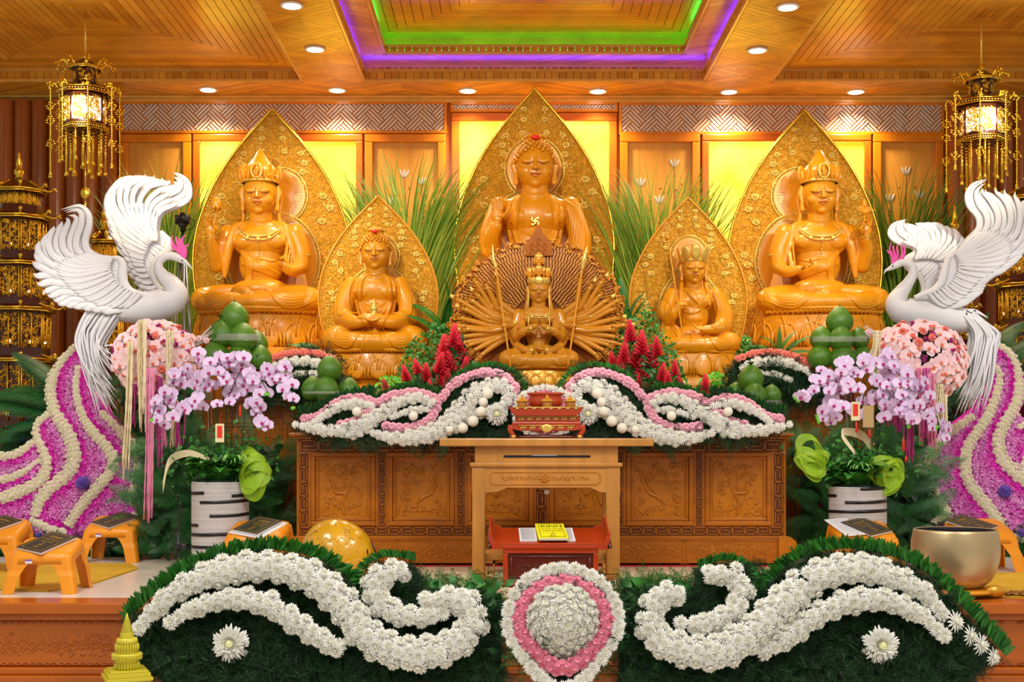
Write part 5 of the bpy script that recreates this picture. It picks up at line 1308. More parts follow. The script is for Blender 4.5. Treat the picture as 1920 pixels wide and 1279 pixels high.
# ---- garland in front of the stage
Yf = lambda x,y: 8.55-(y-1040)*.0016 if True else 0
def front_side(sd):
    c = 1055
    if sd < 0:
        up = [(262,1178),(300,1135),(345,1098),(420,1070),(500,1060),(580,1078),(640,1125),(690,1190),(760,1222),(830,1215),(882,1180),(885,1140),(845,1122),(800,1128)]
        upw = [26,34,46,54,58,62,66,66,66,62,56,52,48,36]
        lo = [(322,1165),(370,1138),(430,1122),(500,1130),(550,1160),(600,1195),(650,1225)]; low=[20,34,42,48,46,44,26]
        hk = [(755,1068),(715,1078),(705,1115),(735,1145),(790,1155),(830,1148)]; hkw=[44,56,54,52,44,30]
        fr = [(238,1165),(300,1108),(380,1058),(460,1036),(540,1034),(610,1056),(665,1100),(690,1150)]; f2=[(780,1052),(720,1046),(684,1070),(682,1115),(705,1160)]
        big=(432,1207); lab='white chrysanthemum wave garland at the front left of the stage'
        poly = [(250,1172),(300,1117),(380,1067),(460,1045),(540,1043),(610,1065),(665,1109),(700,1066),(775,1066),(790,1116),(880,1120),(940,1130),(940,1290),(330,1290),(240,1240)]
    else:
        up = [(1766,1152),(1735,1115),(1690,1088),(1630,1066),(1570,1066),(1510,1090),(1455,1140),(1400,1190),(1330,1222),(1265,1212),(1218,1180),(1220,1140),(1250,1112),(1290,1118)]
        upw = [20,34,46,54,58,64,68,68,66,62,56,52,48,30]
        lo = [(1768,1190),(1720,1150),(1660,1124),(1590,1126),(1530,1152),(1480,1190),(1420,1225)]; low=[18,34,44,48,46,44,26]
        hk = [(1330,1078),(1370,1075),(1390,1110),(1372,1145),(1320,1168),(1270,1166)]; hkw=[38,50,50,48,42,28]
        fr = [(1885,1230),(1800,1135),(1730,1070),(1650,1038),(1570,1030),(1500,1048),(1450,1085),(1420,1120)]; f2=[(1310,1066),(1360,1052),(1400,1068),(1412,1110),(1395,1150)]
        big=(1652,1210); lab='white chrysanthemum wave garland at the front right of the stage'
        poly = [(1872,1234),(1800,1145),(1730,1080),(1650,1047),(1570,1039),(1500,1057),(1450,1094),(1400,1066),(1310,1070),(1310,1110),(1230,1115),(1165,1130),(1165,1290),(1790,1290)]
    o = thing('flower_garland', lab, 'flower arrangement', W((300+940)/2 if sd<0 else 1520,1279,8.6)-np.array([0,0,.15]), group=None)
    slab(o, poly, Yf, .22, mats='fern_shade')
    Yg = lambda x,y: Yf(x,y)-.05
    T = band_ts(up,[w*1.28 for w in upw],Yg,.056,1)+band_ts(lo,[w*1.28 for w in low],Yg,.054,2)+band_ts(hk,[w*1.2 for w in hkw],Yg,.056,3)
    flowers(o,'chrysanthemum',MUM,['white_mum'],T,100)
    place('chrysanthemum', tmesh(BIGM,'chrysanthemum',['white_mum']), o, [frame(W(big[0],big[1],Yf(*big)-.03),(0.0,-1,.1),.122)], 'single large white chrysanthemum below the wave')
    place('chrysanthemum_heart', tmesh(ball((0,0,.35),(.22,.22,.16),10,6),'chrysanthemum_heart',['yolk']), o, [frame(W(big[0],big[1],Yf(*big)-.03),(0.0,-1,.1),.125)])
    if sd > 0:
        for (x,y,s_,n) in ((1792,1165,.075,(.6,-1,.3)),(1820,1192,.07,(.8,-1,.2)),(1840,1208,.075,(.7,-1,.1)),(1863,1232,.062,(.7,-1,0))): place('chrysanthemum', tmesh(SMUM[0],'chrysanthemum',['white_mum']), o, [frame(W(x,y,Yf(x,y)-.10),n,s_)])
    edge_leaves(o,fr,Yf,.105,7,'leaf',3,1 if sd<0 else -1); edge_leaves(o,f2,Yf,.07,8,'leaf',3,-1 if sd<0 else 1)
    fill_sprigs(o,poly,lambda x,y:Yf(x,y)+.03,5200,9,.62,'fern',depth=.08)
    fx = [(560,1275)] if False else []
    # a few broad leaves and pale fern plumes at the top of the foliage
    r=np.random.default_rng(11+sd); Ts=[]
    for i in range(34):
        x=r.uniform(790,960) if sd<0 else r.uniform(1165,1300); y=r.uniform(1085,1135) if i<24 else r.uniform(1130,1260); Ts.append(frame(W(x,y,Yf(x,y)+.06),(r.normal(0,.5),-1,r.normal(.2,.4)),.085*r.uniform(.7,1.2),r.uniform(-1.2,1.2)))
    m=M(); m.inst(xf(leafblade(1,.30,.6,5,.2,.1),TR((0,-.3,0))),Ts,r.uniform(0,.7,len(Ts))); m.build('broad_leaves',['leaf'],o,kind='stuff')
    x0_,x1_=(700,945) if sd<0 else (1160,1300)
    pl=[(x0_,1095),((x0_+x1_)/2,1082),(x1_,1098),(x1_,1135),(x0_,1135)]; fill_sprigs(o,pl,lambda x,y:Yf(x,y)+.08,260,12,.62,'leaf',name='fern_plume')
    return o
front_side(-1); front_side(1)
def roundel():
    o = thing('flower_roundel','large round white and pink flower medallion at the front centre of the stage','flower arrangement',W(1055,1279,8.5)-np.array([0,0,.1]))
    Yr = lambda x,y: 8.32-(y-1040)*.0010
    def tear(rx,ry,cy,tipy,n=40):
        a=np.linspace(-pi/2,1.5*pi,n); P=[]
        for t in a:
            x=rx*cos(t); y=cy+ry*sin(t)
            if sin(t)>.35: k=(sin(t)-.35)/.65; y=cy+ry*sin(t)+k**1.6*(tipy-cy-ry); x*=1-.25*k
            P.append((1055+x,y))
        return P
    out=tear(104,98,1163,1290); pk=tear(80,74,1166,1252)
    slab(o, out, Yr, .2, mats='fern_shade', off=.05)
    T=band_ts(out,[34]*3,Yr,.050,21,dome=.5); flowers(o,'chrysanthemum',MUM,['white_mum'],T,60)
    T=band_ts(pk,[36]*3,Yr,.040,22,dome=.5,step=.62); flowers(o,'carnation',CARN,['pink_petal'],T,100)
    # domed centre
    r=np.random.default_rng(3); T=[]; R=.225; c=W(1055,1165,Yr(0,1165)); k=66
    for i in range(k):
        ph=math.acos(1-(i+.5)/k*1.0); th=pi*(1+5**.5)*i; d=np.array([sin(ph)*cos(th),-cos(ph),sin(ph)*sin(th)]); T.append(frame(c+d*np.array([R,R*.62,R])*.96+np.array([0,-.0,0]),d+r.normal(0,.05,3),.060,r.uniform(0,6)))
    M().add(ball(c,(R*.95,R*.58,R*.95),24,16)).build('dome_core',['white_mum'],o); flowers(o,'chrysanthemum',MUM,['white_mum'],T,100)
    fill_sprigs(o,[(970,1090),(1140,1090),(1140,1240),(970,1240)],lambda x,y:Yr(x,y)+.02,300,4,.9,'leaf_dark')
roundel()
M_=M()
# ---- garland on the altar cabinet
Ya = lambda x,y: 11.40-(y-700)*.0022
def altar_side(sd):
    c=1017; f=(lambda P:P) if sd<0 else (lambda P:mirror(P,c))
    lab='twisted white chrysanthemum and pink carnation garland on the altar cabinet, '+('left half' if sd<0 else 'right half')
    o=thing('flower_garland',lab,'flower arrangement',W(760 if sd<0 else 1275,812,11.6))
    A=f([(556,796),(600,806),(640,806),(690,790),(722,770),(752,752),(790,746),(815,760)])
    B=f([(632,810),(672,812),(700,790),(745,765)])
    C=f([(700,812),(745,822),(800,815),(850,790),(878,752),(905,730),(940,722),(956,740),(938,765),(905,772),(880,790)])
    D=f([(590,792),(625,768),(668,756),(700,762)])
    E=f([(735,782),(770,770),(805,768)])
    Yz=lambda x,y:Ya(x,y)-.03
    T=band_ts(A,[w*1.3 for w in [14,22,24,28,26,22,22,18]],Yz,.042,31)+band_ts(B,[w*1.3 for w in [16,22,20,14]],Yz,.040,32)+band_ts(C,[w*1.3 for w in [14,26,34,42,38,34,28,24,22,22,16]],Yz,.044,33)+band_ts(D,[w*1.3 for w in [10,20,20,12]],Yz,.040,34)+band_ts(E,[w*1.3 for w in [10,15,13]],Yz,.036,35)
    flowers(o,'chrysanthemum',SMUM,['white_mum'],T,100)
    P1=f([(572,786),(600,778),(628,758),(652,748),(682,746),(705,756),(730,744),(765,736),(800,740),(822,756),(812,775)]); P2=f([(828,746),(848,722),(880,705),(915,698),(945,706),(964,724),(966,745),(950,756)])
    P3_=f([(725,800),(752,802),(778,800),(800,790),(815,778)]); P4=f([(640,796),(664,790),(680,778),(702,766)])
    T=[]
    for i,p in enumerate((P1,P2,P3_,P4)): T+=band_ts(p,[17,17,17],Ya,.043,40+i,step=.86 if i>1 else .8,dome=.3,over=1.05)
    flowers(o,'carnation',CARN,['pale_pink'],T,80)
    big=f([(932,777)])[0]; place('chrysanthemum',tmesh(BIGM,'chrysanthemum',['white_mum']),o,[frame(W(*big,Ya(*big)-.05),(0,-1,.1),.098)],'single large pale chrysanthemum beside the burner')
    place('chrysanthemum_heart',tmesh(ball((0,0,.4),(.25,.25,.16),10,6),'chrysanthemum_heart',['yolk']),o,[frame(W(*big,Ya(*big)-.05),(0,-1,.1),.098)])
    bl=tmesh(ball((0,0,0),(1,1,1),18,12),'ivory_ball',['ivory_ball'])
    for (x,y,s_) in ((669,772,.042),(775,780,.042),(914,738,.05),(906,754,.042),(902,772,.046),(887,790,.048),(868,803,.045),(843,806,.035)):
        q=f([(x,y)])[0]; place('ivory_ball',bl,o,[TR(W(q[0],q[1],Ya(*q)-.10),(0,0,0),s_)])
    poly=f([(556,800),(590,775),(650,745),(720,740),(790,735),(830,735),(870,705),(940,695),(975,730),(1017,745),(1017,822),(900,822),(720,824),(640,816)])
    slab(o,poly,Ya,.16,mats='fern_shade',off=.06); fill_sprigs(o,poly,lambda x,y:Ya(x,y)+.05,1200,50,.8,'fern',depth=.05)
    g=f([(700,755),(760,730),(800,732),(838,752)]); edge_leaves(o,g,Ya,.07,51,'leaf',4,1 if sd<0 else -1,back=.1)
    g=f([(845,720),(880,695),(925,688),(960,700),(978,722),(978,745)]); edge_leaves(o,g,Ya,.06,52,'leaf',4,1 if sd<0 else -1,back=.06)
    g=f([(560,780),(610,765),(660,745),(700,740)]); edge_leaves(o,g,lambda x,y:Ya(x,y)+.05,.10,53,'leaf_dark',3,1 if sd<0 else -1,back=.1)
    hg=f([(590,815),(640,820),(720,826),(860,828),(860,838),(690,838),(600,824)]); fill_sprigs(o,hg,lambda x,y:Ya(x,y)-.02,45,54,.8,'fern',name='hanging_fern',depth=.03)
altar_side(-1); altar_side(1)
o=thing('flower_roundel','small round pink and white flower medallion behind the incense burner','flower arrangement',W(1022,812,11.5))
c=(1022,775); a=np.linspace(0,2*pi,30); Yb=lambda x,y:11.12
slab(o,[(c[0]+66*cos(t),c[1]+40*sin(t)) for t in a[:-1]],Yb,.12,mats='fern_shade',off=.04)
T=band_ts([(c[0]+56*cos(t),c[1]+46*sin(t)-2) for t in np.linspace(0,-2*pi,24)],[18]*3,Yb,.040,61); flowers(o,'chrysanthemum',SMUM,['white_mum'],T,50)
T=band_ts([(c[0]+38*cos(t),c[1]+30*sin(t)-2) for t in np.linspace(0,-2*pi,20)],[24]*3,Yb,.034,62,step=.62); flowers(o,'carnation',CARN,['pink_petal'],T,60)
# ---- two short garlands behind, beside the middle pair of statues
for sd in (-1,1):
    f=(lambda P:P) if sd<0 else (lambda P:mirror(P,1005)); Yc=lambda x,y:12.42-(y-660)*.001
    o=thing('flower_garland','short arched white and coral garland behind the small pomelo stack '+('at left' if sd<0 else 'at right'),'flower arrangement',W(550 if sd<0 else 1460,752,12.7))
    T=band_ts(f([(500,694),(530,682),(565,677),(600,682),(625,692)]),[16,24,26,24,14],Yc,.042,71)+band_ts(f([(530,712),(555,702),(590,700),(620,706)]),[10,16,16,10],Yc,.038,72)+band_ts(f([(500,694),(485,708),(470,722)]),[16,16,12],Yc,.038,75)
    flowers(o,'chrysanthemum',SMUM,['white_mum'],T,70)
    T=band_ts(f([(492,684),(520,668),(560,660),(600,663),(625,672)]),[14]*3,Yc,.036,73,dome=.3); flowers(o,'carnation',CARN,['coral_petal'],T,50)
    poly=f([(455,745),(490,690),(540,665),(620,668),(640,700),(640,750),(560,750)]); slab(o,poly,Yc,.14,mats='fern_shade',off=.05); fill_sprigs(o,poly,lambda x,y:Yc(x,y)+.02,500,74,.9,'fern',depth=.04)
# ================================================================== white phoenixes
def phoenix(side):
    if side < 0: zx = lambda x,y: (60+x/3.762, 290+y/3.762)
    else: zx = lambda x,y: (1620+x/4.263, 330+y/4.263)
    Y0 = 12.15; sc = S(Y0)
    base = W(*((300,640) if side<0 else (1720,640)), Y0)
    o = thing('phoenix_sculpture','carved white phoenix with spread wings and pink crest, '+('left one facing right' if side<0 else 'right one facing left'),'sculpture',base)
    def P(x,y,d=0): p = zx(x,y); return W(p[0],p[1],Y0+d)
    k = sc/3.762 if side<0 else sc/4.263       # metres per drawing unit
    def tubeP(pts, rs, n=12, m=None, flat=1.):
        A = np.array([P(*p) for p in pts]); Q = spline(A, m or len(pts)*8); r = np.interp(np.linspace(0,1,len(Q)), np.linspace(0,1,len(rs)), rs)*k; return tube(Q,r,n,flat=flat)
    if side < 0:
        body = [tubeP([(420,1100),(560,1085),(700,1085),(850,1075),(960,1040),(1010,985),(985,915),(925,855),(895,800),(903,752),(945,720),(1000,718),(1045,738)],[40,85,105,118,112,92,66,46,33,28,28,30,26]),
                tubeP([(1000,722),(1050,742),(1085,764),(1112,786),(1132,812)],[26,24,16,8,1.5])]
        crest=[[(1075,735),(1060,690),(1010,650),(985,600),(992,572)],[(1078,735),(1055,680),(1030,640),(1018,595),(1022,575)],[(1082,735),(1072,670),(1058,620),(1062,590),(1085,570)],[(1082,730),(1085,690),(1080,655),(1095,640),(1108,632)],[(1080,735),(1040,690),(1000,660),(975,620)],[(1080,730),(1070,690),(1050,650),(1040,600),(1050,600)]]
        eye=(1060,746)
        A=[[(860,600),(845,480),(880,380),(1000,325),(1065,270),(1060,170),(1005,110),(945,85)],
           [(850,600),(800,450),(850,330),(960,270),(1020,215),(1015,150),(985,115),(950,95)],
           [(840,600),(765,430),(790,300),(880,225),(960,210),(985,175),(965,160),(950,155)],
           [(830,600),(720,430),(690,290),(740,200),(830,160),(890,165),(905,150),(895,138)],
           [(820,610),(680,440),(620,300),(650,190),(730,140),(800,140),(825,128),(823,108)],
           [(810,620),(640,460),(550,330),(560,220),(620,150),(690,125),(728,115),(733,95)],
           [(800,630),(610,480),(500,350),(495,250),(535,170),(590,135),(630,125),(640,105)],
           [(795,650),(640,560),(540,460),(490,380),(480,300),(490,240),(520,190),(560,150)],
           [(790,665),(660,600),(570,530),(520,470),(495,420),(485,390),(480,375),(473,368)],
           [(780,690),(670,650),(590,600),(540,550),(510,510),(495,480),(485,462),(478,455)],
           [(770,720),(690,700),(640,670),(600,640),(570,610),(545,580),(528,560),(518,550)],
           [(765,760),(700,750),(660,740),(630,725),(600,715),(575,700),(560,690),(548,685)],
           [(790,820),(740,820),(700,810),(670,800),(640,790),(620,780),(600,770),(585,760)],
           [(830,900),(780,900),(740,890),(710,880),(690,870),(670,860),(655,850),(645,840)],
           [(880,960),(830,970),(790,965),(760,955),(740,945),(720,935),(700,930),(690,925)]]
        lead=[(945,975),(870,930),(825,860),(815,790),(840,730),(890,690),(930,650),(932,600),(905,560),(880,520)]
        B=[[(610,745),(500,738),(425,695),(410,620),(440,520),(440,440),(380,385),(252,415)],
           [(605,755),(470,750),(370,690),(370,600),(405,510),(405,430),(365,400),(285,430)],
           [(600,765),(430,765),(310,700),(290,610),(320,540),(345,490),(335,465),(310,458)],
           [(595,775),(390,785),(240,720),(205,640),(215,580),(245,530),(262,505),(268,488)],
           [(590,790),(360,810),(190,750),(140,680),(140,620),(160,580),(178,560),(183,545)],
           [(590,805),(340,840),(170,790),(100,730),(85,690),(90,665),(98,650),(104,640)],
           [(590,820),(340,870),(180,840),(110,800),(80,780),(68,765),(62,758),(58,752)],
           [(595,840),(370,910),(220,900),(150,880),(110,890),(85,895),(70,888),(62,880)],
           [(605,865),(400,950),(270,950),(200,950),(160,965),(140,975),(130,975),(122,970)],
           [(620,890),(450,990),(330,1000),(260,1000),(225,1020),(205,1028),(192,1028),(182,1020)],
           [(650,920),(500,1020),(390,1040),(320,1040),(285,1060),(260,1070),(245,1070),(238,1062)],
           [(690,950),(560,1050),(460,1070),(400,1070),(365,1080),(345,1085),(332,1085),(324,1078)],
           [(740,975),(640,1065),(560,1090),(500,1095),(460,1100),(440,1100),(428,1095),(420,1090)],
           [(800,990),(730,1060),(660,1100),(610,1110),(570,1118),(550,1118),(535,1112),(525,1108)]]
        leadB=[(900,1010),(800,1000),(720,975),(672,920),(660,850),(662,790),(630,745),(560,742)]
        tl=[((420,1060),(330,1250),(300,1350),(330,1500),(480,1900)),]
        tail=[]; r=np.random.default_rng(2)
        # tail strands in the second drawing (offset 270 px lower)
        o2=(560-290)*3.762
        for i in range(74):
            f=i/73; x0=430+220*f+r.uniform(-8,8); y0=1075+40*f; xm=335+190*f+r.uniform(-10,10); ym=o2+300+r.uniform(-40,40)
            xe=430+175*r.uniform(.0,1)**.7; ye=o2+(830 if f<.55 else 830-(f-.55)*900)*r.uniform(.72,1.02); tail.append([(x0,y0),(x0*.5+xm*.5-25+20*f,(y0+ym)/2),(xm,ym),(xm+(xe-xm)*.35,(ym+ye)/2),(xe+(30 if f>.3 else -5),ye)])
    else:
        body=[tubeP([(960,1180),(820,1160),(680,1140),(520,1120),(400,1105),(300,1070),(262,1010),(300,930),(350,860),(388,790),(382,725),(335,695),(280,698),(240,720)],[30,90,120,130,125,112,88,62,46,38,34,32,28,24]),
              tubeP([(285,700),(240,722),(205,742),(175,756),(158,785)],[28,26,16,9,2])]
        crest=[[(225,720),(235,670),(225,620),(205,590),(215,530)],[(222,722),(225,660),(215,625),(195,610),(182,590)],[(228,718),(260,670),(270,620),(262,580),(270,545)],[(230,718),(285,670),(305,620),(300,570),(298,535)],[(230,718),(300,660),(325,610),(320,570),(312,540)],[(228,720),(250,650),(240,600),(232,570),(245,560)]]
        eye=(228,718)
        A=[[(440,660),(470,590),(440,535),(360,510),(290,470),(265,420),(300,350),(405,308)],
           [(455,655),(490,570),(450,500),(380,470),(330,430),(320,380),(350,335),(400,315)],
           [(475,650),(520,560),(500,490),(440,440),(390,420),(375,380),(385,350),(402,335)],
           [(500,650),(555,560),(550,480),(510,420),(450,395),(415,370),(400,350),(398,335)],
           [(530,650),(600,550),(620,470),(600,410),(560,370),(525,355),(505,350),(492,340)],
           [(560,650),(650,560),(690,480),(690,420),(660,375),(625,350),(605,340),(592,328)],
           [(600,660),(710,590),(770,510),(780,450),(765,410),(750,390),(740,380),(728,372)],
           [(640,670),(770,600),(850,540),(860,490),(850,460),(830,430),(810,410),(795,400)],
           [(620,780),(680,740),(720,700),(740,680),(760,660),(780,640),(800,620),(810,610)],
           [(600,850),(660,820),(700,790),(720,770),(740,750),(760,730),(780,710),(790,700)]]
        lead=[(505,935),(515,870),(490,790),(440,740),(395,700),(395,650),(440,610),(480,580)]
        B=[[(690,650),(800,530),(880,440),(868,340),(795,260),(775,170),(820,95),(918,62)],
           [(690,655),(850,520),(925,430),(915,330),(850,250),(825,175),(845,120),(905,80)],
           [(692,660),(900,520),(980,420),(980,330),(930,255),(895,200),(885,165),(892,135)],
           [(695,665),(940,530),(1050,430),(1060,330),(1020,240),(960,190),(900,165),(888,140)],
           [(700,670),(980,560),(1120,450),(1140,340),(1110,250),(1060,190),(1015,160),(1003,125)],
           [(702,680),(1000,600),(1160,490),(1195,380),(1190,290),(1160,220),(1130,185),(1125,148)],
           [(704,690),(1010,640),(1180,540),(1230,440),(1238,360),(1230,290),(1238,255),(1262,240)],
           [(706,705),(1000,680),(1180,600),(1235,530),(1255,480),(1268,440),(1275,420),(1278,402)],
           [(708,720),(990,720),(1130,680),(1190,640),(1220,605),(1240,580),(1255,560),(1266,542)],
           [(708,740),(950,760),(1070,740),(1120,715),(1150,695),(1170,680),(1185,672),(1198,665)],
           [(704,765),(900,800),(1000,790),(1040,775),(1070,762),(1090,755),(1105,750),(1120,746)],
           [(695,795),(830,840),(900,845),(930,835),(950,828),(965,820),(978,812),(990,806)],
           [(675,830),(790,880),(860,885),(885,875),(905,868),(915,862),(925,856),(935,850)],
           [(645,865),(750,925),(830,930),(855,922),(875,918),(888,912),(900,908),(912,902)],
           [(600,900),(700,975),(790,975),(820,968),(850,960),(870,950),(885,945),(896,938)],
           [(545,930),(640,1010),(730,1015),(770,1005),(800,1000),(820,990),(835,985),(845,985)],
           [(480,955),(570,1040),(660,1050),(710,1045),(745,1035),(770,1030),(790,1020),(800,1015)]]
        leadB=[(380,985),(460,950),(530,925),(585,870),(610,800),(625,730),(650,670),(700,630)]
        tail=[]; r=np.random.default_rng(3); o2=(580-330)*4.263
        for i in range(78):
            f=i/77; x0=760+190*f+r.uniform(-10,10); y0=1120+60*f; 
            t2=lambda x,y:((1580+x/3.762-1620)*4.263,(580+y/3.762-330)*4.263)
            xm,ym=t2(880+180*f+r.uniform(-10,10),260+r.uniform(-20,40)); xe,ye=t2(740+300*f*r.uniform(.4,1.0),(470+300*r.uniform(.3,1))*1.0 if f>.2 else 520); tail.append([(x0,y0),((x0+xm)/2+45+25*f,(y0+ym)/2),(xm,ym),(xm+(xe-xm)*.35,(ym+ye)/2),(xe,ye)])
    m=M(); [m.add(g) for g in body]; m.build('body',['feather_white'],o)
    m=M()
    for c in crest: m.add(tubeP(c,[7,10,9,7,2],8,flat=.6),tone=0)
    cr=m.build('crest',['crest_pink'],o)
    e=P(*eye,-.045); M().add(ball(e,.008,8,6)).build('eye',['black_plastic'],o)
    def feather(path, wid, d0, d1, thick=.25, mid=.45):
        A=np.array([P(x,y) for x,y in path]); Q=spline(A,22); t=np.linspace(0,1,22); Q[:,1]+=d0+(d1-d0)*t; w=wid*k*np.clip(np.minimum(t/.22+.25,1)*(1-np.clip((t-mid)/(1-mid),0,1)**1.6)+.04,0.03,1)
        T=np.gradient(Q,axis=0); T/=np.linalg.norm(T,axis=1)[:,None]; Nn=np.cross(T,[0,1,0]); Nn/=np.linalg.norm(Nn,axis=1)[:,None]
        F=np.array([0,-1.,0]); V=[]; cs=[(-1,0),(-.55,.8),(0,1.15),(.6,.75),(1,0),(0,-.3)]
        for q,n,ww in zip(Q,Nn,w): V.append([q+n*ww*a+F*ww*thick*b for a,b in cs])
        V=np.array(V); i=np.arange(22*6).reshape(22,6); j=np.roll(i,-1,1); return G(V.reshape(-1,3),[np.stack([i[:-1],j[:-1],j[1:],i[1:]],-1).reshape(-1,4),i[0][::-1][None],i[-1][None]])
    def wing(K, n, wid, depth, name, lead, leadr, fwd):
        K=np.array(K,float); w=thing_part(name,o)
        me=[]
        for i in range(n):
            f=i/(n-1)*(len(K)-1); a=int(min(f,len(K)-2)); f-=a; path=K[a]*(1-f)+K[a+1]*f; L=np.linalg.norm(np.diff(path,axis=0),axis=1).sum()
            me.append((path,wid*(.75+.25*min(1,L/500)),i))
        m=M()
        for path,wd_,i in me: m.add(feather(path,wd_,depth+.012*(i%2),depth+.10*fwd+.014*(i%2)),tone=RNG.uniform(0,.4))
        pr=m.build('primary_feathers',['feather_white'],w)
        # coverts: two shorter overlapping layers
        for layer,(frac,wd2,cnt) in enumerate(((.50,.80,int(n*1.1)),(.30,.62,int(n*1.25)))):
            m=M()
            for i in range(cnt):
                f=i/(cnt-1)*(len(K)-1); a=int(min(f,len(K)-2)); f-=a; path=K[a]*(1-f)+K[a+1]*f; Q=spline(path,40); Q=Q[:max(5,int(40*frac))]; m.add(feather(Q[::2] if len(Q)>8 else Q,wid*wd2,depth-.028*(layer+1)+.008*(i%2),depth-.018*(layer+1),mid=.75),tone=RNG.uniform(0,.4))
            m.build('covert_feathers',['feather_white'],w)
        m=M(); lc=spline(np.array(lead,float),60)
        for i in range(34):
            s_=i/33; q0=lc[int((1-s_)*59)]; f=s_*(len(K)-1); a=int(min(f,len(K)-2)); f-=a; Q=spline(K[a]*(1-f)+K[a+1]*f,40)
            m.add(feather([tuple(q0),tuple((q0+Q[0])/2+(Q[3]-Q[0])*.3),tuple(Q[2]),tuple(Q[8])],wid*.62,depth+.0+.01*(i%2),depth-.01,mid=.8),tone=RNG.uniform(0,.4))
        m.build('shoulder_feathers',['feather_white'],w)
        L=np.array([P(x,y) for x,y in lead]); L[:,1]+=depth; Q=spline(L,40); M().add(tube(Q,np.interp(np.linspace(0,1,40),np.linspace(0,1,len(leadr)),leadr)*k,12,flat=.8)).build('wing_edge',['feather_white'],w)
    def thing_part(name,par):
        e_=bpy.data.objects.new(name,None); COL.objects.link(e_); e_.parent=par; return e_
    # far wing behind the body, near wing in front
    wing(A, 21 if side<0 else 15, 27 if side<0 else 30, .16, 'far_wing', lead, [16,20,20,22,34,36,26,12] if side<0 else [16,20,24,34,40,28,14], 1)
    wing(B, 22 if side<0 else 26, 29 if side<0 else 30, -.10, 'near_wing', leadB, [20,26,30,34,36,30,22,12], -1)
    m=M(); rr=np.random.default_rng(9)
    for i,t in enumerate(tail):
        A_=np.array([P(x,y) for x,y in t]); A_[:,1]+=rr.uniform(-.12,.02)+np.linspace(0,-.04,5); Q=spline(A_,20); m.add(tube(Q,np.concatenate([np.linspace(13,10,12),np.linspace(10,1.5,8)])*k*rr.uniform(.7,1.1),6,flat=.7),tone=rr.uniform(0,.5))
    m.build('tail_plumes',['feather_white'],o,kind='stuff')
    m=M()
    for i in range(90):
        f=i/89; 
        if side<0: x=430+400*rr.uniform(0,1); y=1060+60*rr.uniform(0,1); pts=[(x+90,y-20),(x+40,y+5),(x-20,y+40)]
        else: x=560+380*rr.uniform(0,1); y=1080+80*rr.uniform(0,1); pts=[(x-70,y-20),(x-10,y),(x+60,y+40)]
        A_=np.array([P(a,b,-.10-.0*f) for a,b in pts]); m.add(tube(spline(A_,8),np.array([9,12,12,11,9,6,4,1])*k,6,flat=.5),tone=rr.uniform(0,.4))
    m.build('rump_feathers',['feather_white'],o,kind='stuff')
phoenix(-1); phoenix(1)
